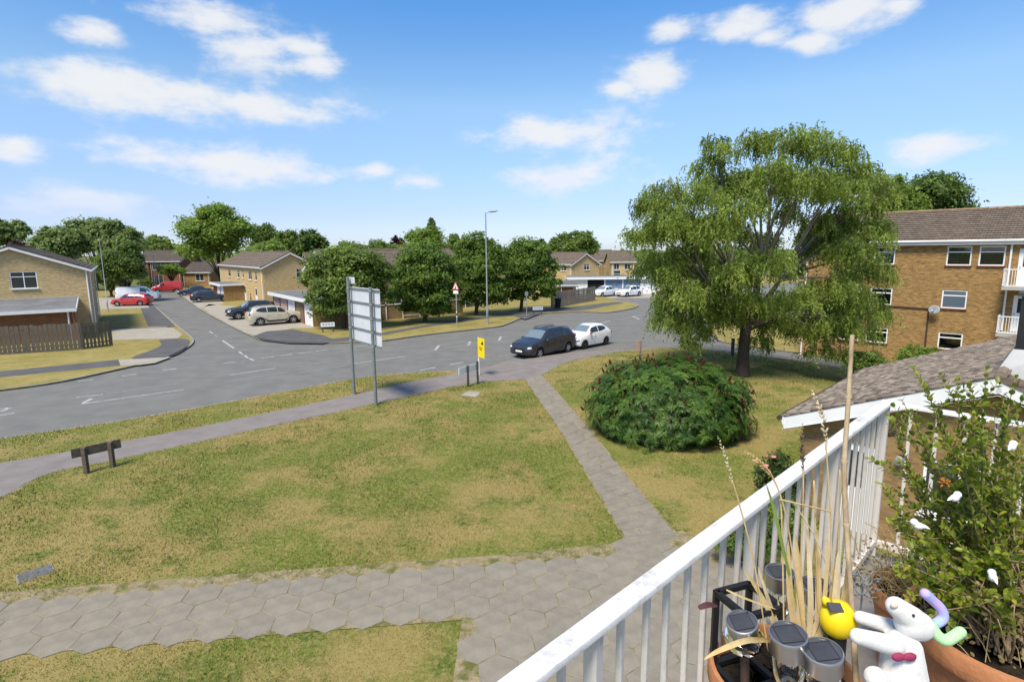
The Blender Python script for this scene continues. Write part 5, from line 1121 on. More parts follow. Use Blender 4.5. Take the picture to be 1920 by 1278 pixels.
    # lamps, grille, plates, mirrors, handles, seams
    def skin(tt, yk, zk):
        h = ring(tt); y = h[4][1] * yk; z = h[2][2] + (h[5][2] - h[2][2]) * zk; return Vector((h[0][0], y, z))
    zl = lerp_tab(tab, .03)[1] * .93
    for s in (1, -1):
        h = ring(.035); c = Vector((X(.045), s * h[4][1] * .84, zl)); MB().ball(c, (.22, .145, .095), 14, 8).build('headlight', 'headlamp', t, smooth=True)
        h = ring(.975); zr_ = lerp_tab(tab, .97)[1] * .95; c = Vector((X(.978), s * h[4][1] * .90, zr_)); MB().ball(c, (.09, .085, .15), 12, 8).build('tail_light', 'tail_lamp', t, smooth=True)
        m_ = ring(.30); c = Vector((X(.315), s * (hw + .07), lerp_tab(tab, .31)[1] + .07)); MB().ball(c, (.075, .1, .07), 12, 8).build('wing_mirror', mirror or colour, t, smooth=True)
        for (a, tall) in ((.335, 0), (.478, 1)) + (() if two_door else ((.667, 1),)):
            sm = MB(); pts = []
            for k in (2, 3, 4, 5):
                p = Vector(ring(a)[k]); pts.append(Vector((p.x, s * (p.y + .003), p.z)))
            for p, q in zip(pts, pts[1:]): sm.poly([p + Vector((-.006, 0, 0)), p + Vector((.006, 0, 0)), q + Vector((.006, 0, 0)), q + Vector((-.006, 0, 0))])
            sm.build('door_seam', 'black_trim', t)
        for a in ((.45,) if two_door else (.45, .64)):
            p = Vector(ring(a)[4]); MB().box((p.x, s * (p.y + .012), p.z + .03), (.16, .03, .03)).build('door_handle', colour, t)
        if trim:
            st = MB(); ks = [wf + .08 + (wr - wf - .16) * i / 8 for i in range(9)]
            for a, b in zip(ks, ks[1:]):
                p, q, p2, q2 = Vector(ring(a)[2]), Vector(ring(b)[2]), Vector(ring(a)[3]), Vector(ring(b)[3])
                st.poly([(p.x, s * (p.y + .012), p.z - .02), (q.x, s * (q.y + .012), q.z - .02), (q2.x, s * (q2.y + .012), q.z + .12), (p2.x, s * (p2.y + .012), p.z + .12)])
            st.build('side_trim', 'black_trim', t)
        if rails:
            rl = MB(); pts = [Vector((X(a), s * (ring(a)[7][1] - .02), lerp_tab(tab, a)[2] + .035)) for a in (.45, .5, .6, .7, .8, .87)]; rl.tube(pts, .017, 6); rl.build('roof_rail', 'black_trim', t)
    zg = lerp_tab(tab, .02)[1]; y0 = ring(.012)[4][1]
    MB().box((X(0) + .0, 0, zg * .86), (.05, y0 * 1.1, zg * .12)).build('grille', 'black_trim', t); MB().box((X(0) + .0, 0, zg * .50), (.05, y0 * 1.15, zg * .12)).build('lower_grille', 'black_trim', t)
    if front_plate: MB().box((X(.0) + .035, 0, zg * .68), (.012, .5, .11)).build('number_plate', 'number_plate', t)
    MB().box((X(1.0) - .03, 0, lerp_tab(tab, .985)[1] * .78), (.012, .5, .11)).build('number_plate', 'plate_yellow', t)
    f = Vector(fwd).normalized(); t.location = (loc[0], loc[1], loc[2] if len(loc) > 2 else 0); t.rotation_euler = (0, 0, math.atan2(f.y, f.x)); return t
CG = 'parked vehicles'
make_car('parked_car', 'dark grey people carrier parked on the main road in front of the small white car', 'mpv', 4.5, 1.82, 'paint_charcoal', (1.95, 34.25, .0), (-.68, -.73), CG, rails=True)
make_car('parked_car', 'small rounded white hatchback parked behind the dark people carrier', 'small', 3.55, 1.63, 'paint_white', (4.98, 37.0, .0), (-.72, -.69), CG, r=.29, wf=.185, wr=.81, rim='alloy_dark', windows=[(.345, .56, 0), (.58, .80, 1)], screen=(.278, .415), rear=(.86, .95), mirror='red_trim', two_door=True, front_plate=False)
make_car('parked_car', 'light champagne suv parked facing the garages', 'suv', 4.55, 1.85, 'paint_champagne', (-21.1, 49.8, .1), (.8, .6), CG, r=.36, rails=True, trim=True, screen=(.30, .425))
make_car('parked_car', 'black suv parked beside the champagne suv, nose to the road', 'suv', 4.5, 1.85, 'paint_black', (-25.3, 54.6, .1), (-.8, -.6), CG, r=.36, trim=True, screen=(.30, .425))
make_car('parked_car', 'black estate car parked in front of the small far garages', 'estate', 4.85, 1.85, 'paint_black', (-39.6, 74.2, .1), (.85, .53), CG, r=.33, screen=(.32, .445), rear=(.935, .97))
make_car('parked_car', 'dark blue saloon parked beyond the black estate', 'saloon', 4.6, 1.8, 'paint_navy', (-48.3, 86.0, .1), (-.85, -.53), CG, screen=(.31, .435), rear=(.70, .81), windows=[(.36, .5, 0), (.515, .665, 0), (.68, .76, 1)])
make_car('parked_van', 'red small van at the far end of the side road', 'van', 4.5, 1.85, 'paint_red', (-57.6, 94.6, 0), (-.9, -.45), CG, r=.32, windows=[(.27, .42, 0)], screen=(.215, .345), blind_rear=True, trim=True)
make_car('parked_car', 'bright red hatchback parked by the grass right of the gable house', 'mpv', 4.3, 1.78, 'paint_red', (-46.7, 69.3, .1), (-.98, -.12), CG, scale_h=.93)
make_car('parked_van', 'white panel van parked behind the red hatchback', 'van', 5.0, 1.95, 'paint_silver_white', (-50.6, 76.6, .1), (.93, .3), CG, r=.33, scale_h=1.06, windows=[(.27, .42, 0)], screen=(.215, .345), blind_rear=True, trim=True)
make_car('parked_car', 'white saloon with its bonnet up to the blue garage doors', 'saloon', 4.5, 1.8, 'paint_white', (12.7, 77.2, .02), (-.75, -.66), CG, screen=(.31, .435), rear=(.70, .81), windows=[(.36, .5, 0), (.515, .665, 0), (.68, .76, 1)])
make_car('parked_car', 'white hatchback at the right end of the far garage forecourt', 'estate', 4.0, 1.75, 'paint_white', (16.0, 76.9, .02), (-.8, -.6), CG, screen=(.32, .445), rear=(.935, .97))
# ================================================================= street furniture
mat('sign_back', (.60, .62, .65), .45, .08, 1.5, 0, spec=.4); mat('sign_yellow', (.80, .62, .01), .5, .03, 3); mat('print_black', (.02, .02, .02), .6, 0); mat('sign_red', (.5, .03, .03), .5, 0); mat('sign_white', (.75, .75, .74), .5, .05, 4); mat('old_wood', (.075, .058, .042), .9, .2, 4, .4, 20, col2=(.14, .115, .085), uvnoise=(1.5, 1.5, 6)); mat('post_green', (.05, .055, .04), .85, .3, 6); mat('pink_plate', (.36, .25, .21), .6, .2, 8); mat('lantern_grey', (.30, .32, .33), .5, .05, 3)
# large road sign seen from behind
b0 = g(664, 739, .1); b1 = g(705, 758, .1); t = thing('road_sign', 'big road sign seen from behind on two grey posts by the footway', 'road sign', b0)
d = (b1 - b0); d.z = 0; d.normalize(); nrm = Vector((-d.y, d.x, 0))
if nrm.dot(Vector((.79, .61, 0))) < 0: nrm = -nrm
zt0 = atY(655, 521, b0.y).z; zt1 = atY(698, 540, b1.y).z
for b, z in ((b0, zt0), (b1, zt1)): 
    po = MB(); po.tube([b - Vector((0, 0, .2)), Vector((b.x, b.y, z))], .07, 14); po.build('post', 'galv_dull', t, smooth='auto'); MB().tube([Vector((b.x, b.y, z)), Vector((b.x, b.y, z + .03))], .078, 14).build('post_cap', 'galvanised', t, smooth='auto')
bz0, bz1 = zt1 - 2.42, zt1 - .04; pl = b0 - d * .42 + nrm * .16; pr = b1 + d * .50 + nrm * .16; mid = (pl + pr) / 2; mid.z = (bz0 + bz1) / 2
brd = MB(); brd.box(mid, ((pr - pl).length, .012, bz1 - bz0), d); bo = brd.build('sign_board', 'sign_back', t)
for k in range(5):
    z = bz0 + .06 + (bz1 - bz0 - .12) * k / 4; MB().bar((pl.x - nrm.x * .035, pl.y - nrm.y * .035, z), (pr.x - nrm.x * .035, pr.y - nrm.y * .035, z), .045, .06).build('rail', 'galv_dull', bo)
    for b in (b0, b1): MB().tube([Vector((b.x, b.y, z - .025)), Vector((b.x, b.y, z + .025))], .079, 14).build('clamp', 'galvanised', bo, smooth='auto')
pb = b0 + nrm * .13; MB().box((pb.x + d.x * .1, pb.y + d.y * .1, zt0 - .1), (.62, .012, .28), d).build('top_plate', 'sign_back', t)
# lamp column
def lamp_column(label, base, h, arm, rb=.09, head=.7, group='lamp columns'):
    t = thing('lamp_column', label, 'street lamp', base, group); b = Vector(base); a = Vector(arm).normalized()
    MB().tube([b, b + Vector((0, 0, 1.4)), b + Vector((0, 0, 1.42)), b + Vector((0, 0, h))], [rb, rb, rb * .72, rb * .5], 14).build('column', 'galvanised', t, smooth='auto')
    top = b + Vector((0, 0, h)); l = MB(); l.tube([top - Vector((0, 0, .05)), top + a * .25 + Vector((0, 0, .06))], .03, 8); l.build('bracket', 'galvanised', t)
    Mx = Matrix((a, Vector((-a.y, a.x, 0)), Vector((0, 0, 1)))).transposed() @ Matrix.Rotation(-.08, 3, 'Y')
    hd = MB(); hd.ball(top + a * (.2 + head / 2) + Vector((0, 0, .1)), (head / 2, head * .2, head * .09), 14, 8, Mx); hd.build('lantern', 'lantern_grey', t, smooth=True)
    MB().box(b + Vector((.0, -rb - .003, .75)), (.1, .01, .5)).build('access_door', 'galv_dull', t); return t
q = g(914, 607, .1); lamp_column('tall grey lamp column on the far verge in front of the roadside trees', q, atY(908, 399, q.y).z - .1, (1, -.15, 0), .1, .85)
q = atY(200, 560, 62); lamp_column('thin lamp column rising beside the left gable house', (q.x, 62, .1), atY(191, 450, 62).z - .1, (-.7, .7, 0), .06, .5)
q = atY(264, 545, 98); lamp_column('small lamp column in front of the red brick house', (q.x, 98, .1), atY(263, 499, 98).z - .1, (.8, .6, 0), .06, .6)
q = atY(295, 545, 104); lamp_column('tall thin lamp column at the end of the side road', (q.x, 104, .1), atY(290, 472, 104).z - .1, (-1, .2, 0), .07, .6)
# triangular warning sign
b = g(857, 613, .1); t = thing('warning_sign', 'red-bordered triangular warning sign on a slim grey post', 'road sign', b); zt = atY(855, 531, b.y).z
MB().tube([b, Vector((b.x, b.y, zt))], .045, 10).build('post', 'galvanised', t, smooth='auto')
vd = Vector((-.55, -.83, 0)).normalized(); sx = Vector((vd.y, -vd.x, 0)); c = Vector((b.x, b.y, zt - .3)) + vd * .06
def tri(rr, off, m, nm, par):
    P_ = [c + vd * off + sx * (rr * math.cos(a)) + Vector((0, 0, rr * math.sin(a))) for a in (math.pi / 2, math.pi * 7 / 6, math.pi * 11 / 6)]; mb = MB(); Q_ = [p - vd * .008 for p in P_]; mb.add(P_ + Q_, [(0, 1, 2), (5, 4, 3), (0, 3, 4, 1), (1, 4, 5, 2), (2, 5, 3, 0)]); return mb.build(nm, m, par)
to = tri(.44, 0, 'sign_red', 'triangle', t); tri(.31, .012, 'sign_white', 'face', to)
sy = MB(); sy.box(c + vd * .026 + Vector((0, 0, -.06)), (.07, .006, .16), sx); sy.ball(c + vd * .026 + Vector((0, 0, .06)), (.035, .004, .035), 8, 5); sy.box(c + vd * .026 + sx * .05 + Vector((0, 0, -.1)), (.09, .006, .06), sx); sy.build('symbol', 'print_black', to)
MB().box(c + Vector((0, 0, -.42)), (.52, .012, .26), sx).build('plate', 'sign_white', t)
for z, m in ((1.35, 'sign_white'), (1.15, 'print_black'), (.98, 'sign_white'), (1.5, 'pink_plate')): MB().tube([Vector((b.x, b.y, z - .06)), Vector((b.x, b.y, z + .06))], .052, 10).build('sticker', m, t)
# tall yellow board
b = g(898, 703, .1); t = thing('yellow_sign', 'narrow bright yellow notice board on a white post by the footway', 'sign', b); zt = atY(898, 632, b.y).z
MB().bar(b, Vector((b.x, b.y, zt)), .06, .06, (1, 0, 0)).build('post', 'white_paint', t)
d = Vector((.62, -.78, 0)).normalized(); n_ = Vector((d.y, -d.x, 0)); bc = Vector((b.x, b.y, zt - .5)) + d * .30 + n_ * .04
if n_.dot(Vector((0, -1, 0))) < 0: n_ = -n_; bc = Vector((b.x, b.y, zt - .5)) + d * .30 + n_ * .04
bo = MB().box(bc, (.56, .02, .98), d).build('board', 'sign_yellow', t)
mk = MB(); f_ = bc + n_ * .014
P3 = [f_ + d * x + Vector((0, 0, z)) for x, z in ((-.02, .17), (.2, .17), (.14, .36))]; mk.poly(P3); mk.box(f_ + d * .07 + Vector((0, 0, .24)), (.06, .004, .1), d); mk.build('symbol', 'print_black', bo)
for (x, z, w_) in ((-.1, .03, .12), (.05, .0, .1), (-.06, -.06, .16), (.02, -.11, .1)): MB().box(f_ + d * x + Vector((0, 0, z)), (w_, .004, .035), d).build('lettering', 'print_black', bo)
# low nameboard seen from behind
a = g(878, 725, .1); b = g(896, 719, .1); t = thing('low_nameboard', 'pale low nameboard on two dark posts beside the yellow notice board', 'sign', a); d = (b - a); d.z = 0; d.normalize(); n_ = Vector((-d.y, d.x, 0))
for q, hh in ((a, 1.0), (b, 1.08)): MB().bar(q, q + Vector((0, 0, hh)), .1 if q is b else .075, .1, (1, 0, 0)).build('post', 'post_green', t)
z = .82; L_ = (b - a).length; MB().box((a + b) / 2 - d * .2 + n_ * .07 + Vector((0, 0, z)), (L_ + .75, .025, .3), d).build('board', 'sign_white', t)
# wooden low sign, lower left
a = g(163, 887, .1); b = g(212, 875, .1); t = thing('wooden_sign', 'weathered low wooden sign on two posts at the left of the lawn', 'sign', a); d = (b - a); d.z = 0; d.normalize(); n_ = Vector((-d.y, d.x, 0))
hp = (atY(158, 838, a.y).z + atY(208, 829, b.y).z) / 2 - .1
for q in (a, b): 
    p_ = MB(); p_.bar(q - Vector((0, 0, .1)), q + Vector((0, 0, hp)), .11, .11, (1, 0, 0)); p_.build('post', 'old_wood', t)
m_ = (a + b) / 2 + n_ * .085; L_ = (b - a).length
MB().box((m_.x, m_.y, .1 + hp - .13), (L_ + .56, .05, .26), d).build('board', 'old_wood', t)
# street nameplates
for lab, pa, pb_, col, hgt2 in (('white street nameplate on dark posts in front of the garages', (605.5, 623), (622, 625.5), 'sign_white', .78), ('blue-grey nameplate on two posts at the far kerb corner', (1001, 591), (1011, 585), 'sign_back', .85)):
    a = g(*pa, .1); b = g(*pb_, .1); t = thing('street_nameplate', lab, 'sign', a); d = Vector((.95, .3, 0)).normalized(); a2 = a; b2 = a + d * .78; n_ = Vector((d.y, -d.x, 0))
    for q in (a2, b2): MB().bar(q, q + Vector((0, 0, hgt2)), .07, .07, (1, 0, 0)).build('post', 'post_green', t)
    o = MB().box((a2 + b2) / 2 + n_ * .05 + Vector((0, 0, hgt2 - .17)), (1.05, .03, .34), d).build('plate', col, t)
    MB().box((a2 + b2) / 2 + n_ * .03 + Vector((0, 0, hgt2 - .17)), (1.11, .03, .40), d).build('surround', 'print_black', o)
    for k in range(4): MB().box((a2 + b2) / 2 + n_ * .069 + d * (-.32 + k * .22) + Vector((0, 0, hgt2 - .15)), (.15, .004, .09), d).build('lettering', 'galv_dull', o)
b = g(987.5, 594, .1); t = thing('marker_post', 'thin grey post beside the dark tree trunk at the far kerb', 'post', b); MB().tube([b, b + Vector((0, 0, 2.4))], .035, 8).build('post', 'galvanised', t); MB().box(b + Vector((0, -.04, 2.2)), (.3, .01, .4)).build('plate', 'galv_dull', t)
# small pink-backed marker and dark stump post on the right lawn
b = g(1197, 668, .1); t = thing('hydrant_marker', 'small pinkish marker plate on a short post beyond the sumac bush', 'marker post', b)
MB().bar(b + Vector((.12, .05, 0)), b + Vector((.12, .05, .95)), .07, .1, (1, 0, 0)).build('post', 'galv_dull', t); MB().box(b + Vector((-.04, 0, .62)), (.3, .07, .6)).build('plate', 'pink_plate', t)
b = g(1373, 667, .1); t = thing('wooden_bollard', 'short dark timber bollard left of the weeping tree trunk', 'bollard', b); MB().bar(b - Vector((0, 0, .1)), b + Vector((0, 0, 1.0)), .15, .15, (1, 0, 0)).build('post', 'old_wood', t); MB().box(b + Vector((0, 0, 1.02)), (.17, .17, .04)).build('cap', 'old_wood', t)
# wheelie bins
def bin_(label, loc, rz):
    t = thing('wheelie_bin', label, 'bin', loc); P = Vector(loc); mb = MB(); lo = [(-.22, -.26), (.22, -.26), (.22, .26), (-.22, .26)]
    Rz = Matrix.Rotation(rz, 3, 'Z'); vs = [P + Rz @ Vector((x * .8, y * .8, .05)) for x, y in lo] + [P + Rz @ Vector((x * 1.1, y * 1.15, .95)) for x, y in lo]
    mb.add(vs, [(3, 2, 1, 0), (4, 5, 6, 7), (0, 1, 5, 4), (1, 2, 6, 5), (2, 3, 7, 6), (3, 0, 4, 7)]); mb.build('body', 'black_trim', t)
    MB().box(P + Vector((0, 0, 1.0)), (.52, .64, .08), rz=rz).build('lid', 'black_trim', t)
    for s in (-1, 1): MB().lathe([(.1, -.03), (.1, .03)], 12, P + Rz @ Vector((s * .2, .24, .1)), Rz @ Matrix.Rotation(math.pi / 2, 3, 'Y')).build('wheel', 'tyre', t)
bin_('black wheelie bin standing against the grey boarded fence', tuple(g(1046, 577, .1)), .4)
# ================================================================= balcony
def dp(u, v, d): return EYE + ray(u, v) * (d / FPX)          # point at depth d (m) along a sight line
mrail = mat('rail_white', (.80, .80, .79), .5, .04, 6, .05, 60, spec=.4)
def grimy(name, base, dirt, lo, hi, sc, stretch):
    m = mat(name, base, .55, 0, 1, .06, 60, spec=.4); nt = m.node_tree; b = nt.nodes['Principled BSDF']; tc = nt.nodes.new('ShaderNodeTexCoord'); mp = nt.nodes.new('ShaderNodeMapping'); mp.inputs['Scale'].default_value = stretch
    nt.links.new(tc.outputs['Object'], mp.inputs[0]); prev = None
    for s, k in ((sc, 1), (sc * 5, .6)):
        n = nt.nodes.new('ShaderNodeTexNoise'); n.inputs['Scale'].default_value = s; n.inputs['Detail'].default_value = 8; n.inputs['Roughness'].default_value = .7; nt.links.new(mp.outputs[0], n.inputs['Vector'])
        mr = nt.nodes.new('ShaderNodeMapRange'); nt.links.new(n.outputs[0], mr.inputs[0]); mr.inputs[1].default_value = lo; mr.inputs[2].default_value = hi; mr.inputs[4].default_value = k
        if prev is None: prev = mr.outputs[0]
        else:
            mu = nt.nodes.new('ShaderNodeMath'); mu.operation = 'MULTIPLY'; nt.links.new(prev, mu.inputs[0]); nt.links.new(mr.outputs[0], mu.inputs[1]); ad = nt.nodes.new('ShaderNodeMath'); ad.operation = 'MULTIPLY_ADD'; nt.links.new(prev, ad.inputs[0]); ad.inputs[1].default_value = .35; nt.links.new(mu.outputs[0], ad.inputs[2]); prev = ad.outputs[0]
    mx = nt.nodes.new('ShaderNodeMix'); mx.data_type = 'RGBA'; nt.links.new(prev, mx.inputs['Factor']); mx.inputs['A'].default_value = (*base, 1); mx.inputs['B'].default_value = (*dirt, 1); nt.links.new(mx.outputs['Result'], b.inputs['Base Color'])
grimy('rail_paint', (.72, .70, .68), (.16, .14, .11), .47, .70, 9, (1, 1, 1)); grimy('bar_paint', (.64, .58, .51), (.10, .09, .07), .50, .72, 9, (2.5, 2.5, .8))
mat('terracotta', (.40, .165, .07), .85, .15, 5, .25, 40, .2, col2=(.52, .24, .115)); mat('soil', (.035, .026, .018), .95, .3, 30, 1.0, 60, .1); mat('balcony_floor', (.22, .2, .18), .9, .2, 4, .3, 40)
ZF, ZRL = 4.72, 5.55
K0 = at(1662, 752, ZRL).xy; K1 = at(956, 1284, ZRL).xy; DR = (K1 - K0).normalized(); DI = Vector((-DR.y, DR.x))
if DI.dot(Vector((1, -1))) < 0: DI = -DI
tb = thing('balcony', 'balcony floor slab under the white railings and flower pots', 'balcony', (K0.x, K0.y, ZF - .18))
fl = [K0 - DR * .08 - DI * .08, K0 + DR * 3.4 - DI * .08, K0 + DR * 3.4 + DI * 1.75, K0 - DR * .08 + DI * 1.75]
mb = MB(); mb.prism([tuple(p) for p in fl], ZF - .18, ZF); mb.build('floor_slab', 'balcony_floor', tb)
t = thing('balcony_railing', 'white painted metal balcony railing with flat handrail, specked with grime', 'railing', (K0.x, K0.y, ZF))
def rounded_bar(mb, a, b, w, h, e=.005):
    a, b = Vector(a), Vector(b); d = (b - a).normalized(); sx = d.cross(Vector((0, 0, 1))).normalized(); up = sx.cross(d)
    pr = [(-w / 2, -h / 2), (w / 2, -h / 2), (w / 2, h / 2 - e), (w / 2 - e * .3, h / 2 - e * .3), (w / 2 - e, h / 2), (-w / 2 + e, h / 2), (-w / 2 + e * .3, h / 2 - e * .3), (-w / 2, h / 2 - e)]
    vs = [p + sx * x + up * y for p in (a, b) for x, y in pr]; n = len(pr); mb.add(vs, [tuple(range(n)), tuple(range(2 * n - 1, n - 1, -1))] + [(i, n + i, n + (i + 1) % n, (i + 1) % n) for i in range(n)])
RW, RH = .051, .015
m1 = MB(); rounded_bar(m1, V3(K0 - DR * .036, ZRL - RH / 2), V3(K0 + DR * 3.3, ZRL - RH / 2), RW, RH); m1.build('handrail', 'rail_paint', t, smooth='auto')
m2 = MB(); rounded_bar(m2, V3(K0 + DI * .0365, ZRL - RH / 2 - .001), V3(K0 + DI * 1.7, ZRL - RH / 2 - .001), .05, RH); m2.build('handrail', 'rail_paint', t, smooth='auto')
for a, b in ((K0 + DR * .02, K0 + DR * 3.3), (K0 + DI * .02, K0 + DI * 1.7)): MB().bar(V3(a, ZF + .09), V3(b, ZF + .09), .03, .03).build('bottom_rail', 'bar_paint', t)
def bar_mesh(nm, w, d, h):
    mb = MB(); e = w * .18; pr = [(-w / 2 + e, -d / 2), (w / 2 - e, -d / 2), (w / 2, -d / 2 + e), (w / 2, d / 2 - e), (w / 2 - e, d / 2), (-w / 2 + e, d / 2), (-w / 2, d / 2 - e), (-w / 2, -d / 2 + e)]
    mb.prism(pr, 0, h); me = bpy.data.meshes.new(nm); me.from_pydata(mb.v, [], mb.f); me.materials.append(M['bar_paint']); return me
hb = ZRL - RH - ZF - .09; bal = bar_mesh('baluster', .0155, .0155, hb); pst = bar_mesh('rail_post', .034, .034, hb + .09); an = math.atan2(DR.y, DR.x)
inst('rail_post', pst, t, V3(K0, ZF), (0, 0, an))
for i in range(1, 34):
    p = K0 + DR * (i * .098)
    if i % 8 == 0: inst('rail_post', pst, t, V3(p, ZF), (0, 0, an))
    else: inst('baluster', bal, t, V3(p, ZF + .09), (rnd.uniform(-.004, .004), rnd.uniform(-.004, .004), an))
for i in range(1, 16): inst('baluster', bal, t, V3(K0 + DI * (i * .105), ZF + .09), (0, 0, an))
# ---------------------------------------------------------------- pots
def pot(label, c, r, h, rimh=.06, soil_drop=.05):
    t = thing('terracotta_pot', label, 'flower pot', (c.x, c.y, ZF)); z0, z1 = ZF, c.z
    pr = [(r * .66, z0), (r * .9, z1 - rimh), (r * .905, z1 - rimh), (r * .985, z1 - rimh + .004), (r, z1 - rimh + .012), (r, z1 - .008), (r * .985, z1), (r * .93, z1), (r * .915, z1 - .008), (r * .89, z1 - rimh * 1.5)]
    MB().lathe(pr, 48, (c.x, c.y, 0)).build('pot', 'terracotta', t, smooth='auto')
    s = MB(); n = 24; s.v.append((c.x, c.y, z1 - soil_drop))
    for k, rr in enumerate((.4, .75, .9)):
        for j in range(n): a = 2 * math.pi * j / n; s.v.append((c.x + math.cos(a) * r * rr, c.y + math.sin(a) * r * rr, z1 - soil_drop + rnd.uniform(-.012, .012)))
    s.f = [(0, 1 + j, 1 + (j + 1) % n) for j in range(n)] + [(1 + k * n + j, 1 + k * n + (j + 1) % n, 1 + (k + 1) * n + (j + 1) % n, 1 + (k + 1) * n + j) for k in range(2) for j in range(n)]
    s.build('soil', 'soil', t, smooth=True); return t
pc1 = at(1470, 1255, 5.20); pc1.z = 5.20; pot('terracotta pot holding the dry stalks and solar lights', pc1, .19, .45)
pc2 = at(1905, 1178, 5.20); pc2.z = 5.20; pot('large terracotta pot with the leafy shrub at lower right', pc2, .268, .48, .07)
pc3 = at(1722, 1105, 5.06); pc3.z = 5.06; pot('smaller terracotta pot behind the white toy', pc3, .15, .34)
# ---------------------------------------------------------------- solar lights
mat('steel', (.55, .55, .54), .28, .08, 3, metal=.9, uvnoise=(1, 1, 8)); mat('solar_cell', (.05, .052, .06), .25, .25, 12, 0, spec=.5); mat('solar_face', (.07, .07, .08), .35, .15, 10, 0, spec=.5); mat('black_plastic', (.015, .015, .016), .45, .05, 5); mat('brown_stake', (.09, .055, .04), .6, .1, 5); mat('cell_line', (.03, .03, .033), .4, 0)
gm_ = bpy.data.materials.new('jar_glass'); gm_.use_nodes = True; b_ = gm_.node_tree.nodes['Principled BSDF']; b_.inputs['Transmission Weight'].default_value = 1; b_.inputs['Roughness'].default_value = .03; b_.inputs['IOR'].default_value = 1.3; b_.inputs['Base Color'].default_value = (.93, .95, .94, 1); M['jar_glass'] = gm_
def solar_light(label, top, r, style, tilt=(0, 0), caph=.05, gl=.12):
    base = Vector((top.x, top.y, ZF + .3)); t = thing('solar_light', label, 'garden light', base, 'solar garden lights'); Rt = Matrix.Rotation(tilt[0], 3, 'X') @ Matrix.Rotation(tilt[1], 3, 'Y')
    P = lambda z: top + Rt @ Vector((0, 0, z))
    cap = MB().lathe([(r * .93, -caph), (r, -caph + .004), (r, -.006), (r * 1.03, -.004), (r * 1.03, .003), (r * .95, .004), (r * .93, -.001)], 32, top, Rt).build('cap', 'steel', t, smooth='auto')
    MB().lathe([(r * .93, -.002), (r * .925, .001), (.0001, .001)], 32, top, Rt).build('solar_panel', 'solar_face', cap)
    cell = MB(); s = r * .62; cell.add([top + Rt @ Vector((x * s, y * s, .0025)) for x, y in ((-1, -1), (1, -1), (1, 1), (-1, 1))], [(0, 1, 2, 3)]); co = cell.build('solar_cell', 'solar_cell', cap)
    for a_, b_ in (((-1, -1), (1, -1)), ((1, -1), (1, 1)), ((1, 1), (-1, 1)), ((-1, 1), (-1, -1))): MB().bar(top + Rt @ Vector((a_[0] * s, a_[1] * s, .003)), top + Rt @ Vector((b_[0] * s, b_[1] * s, .003)), .0012, .0008).build('cell_edge', 'cell_line', cap)
    if style == 'globe':
        pr = []; k = 9
        for i in range(k + 1):
            a = math.pi * (.16 + .84 * i / k); pr.append((max(.0005, r * 1.28 * math.sin(a) ** .75) if i < k else .001, -caph + .012 - r * 1.45 * (1 - math.cos(a)) * .62))
        go = MB().lathe(pr, 22, top, Rt)
        go.v = [tuple(Vector(v) + Vector((rnd.uniform(-1, 1), rnd.uniform(-1, 1), rnd.uniform(-1, 1))) * .0022) for v in go.v]; go.build('glass', 'jar_glass', t); bot = -caph - r * 1.75
    else:
        MB().lathe([(r * .86, -caph), (r * .86, -caph - gl), (r * .8, -caph - gl)], 28, top, Rt).build('glass', 'jar_glass', t, smooth=True); bot = -caph - gl
        MB().tube([P(-caph), P(-caph - .03)], r * .25, 10).build('bulb', 'upvc', t)
        MB().lathe([(r * .9, bot), (r * .9, bot - .015), (r * .3, bot - .03)], 24, top, Rt).build('base_ring', 'steel', t, smooth='auto')
    MB().tube([P(bot + .01), Vector((top.x + (P(bot) - top).x * 2, top.y + (P(bot) - top).y * 2, ZF + .3))], .011, 8).build('stake', 'brown_stake', t)
solar_light('solar light with crackled glass globe, leftmost in the stalk pot', at(1391, 1166, 5.40), .036, 'globe', (.18, -.22), .03)
solar_light('solar light with tall steel cap over clear tube, front middle of the stalk pot', at(1478, 1189, 5.42), .0405, 'tube', (.1, -.12), .052)
solar_light('solar light nearest the white toy, with dark tilted panel', at(1543, 1221, 5.40), .041, 'tube', (.1, -.14), .048)
solar_light('solar light at the back left, close to the balusters', at(1462, 1072, 5.33), .0405, 'tube', (.1, -.1), .05)
solar_light('solar light at the back right, half hidden by dry stalks', at(1527, 1096, 5.32), .0405, 'tube', (.1, -.1), .05)
# black lantern frame
lc = at(1403, 1124, 5.385); t = thing('lantern', 'open black metal lantern frame behind the crackled globe light', 'lantern', (lc.x, lc.y, ZF + .4)); an2 = .35; hw_ = .056; q4 = [Vector((math.cos(an2 + math.pi / 4 + k * math.pi / 2), math.sin(an2 + math.pi / 4 + k * math.pi / 2))) * hw_ * 1.414 for k in range(4)]
for k in range(4):
    a, b = lc.xy + q4[k], lc.xy + q4[(k + 1) % 4]
    for z in (5.385, 5.17): MB().bar(V3(a, z), V3(b, z), .016, .014).build('frame_bar', 'black_plastic', t)
    MB().bar(V3(a, 5.12), V3(a, 5.39), .015, .015, (1, 0, 0)).build('frame_post', 'black_plastic', t)
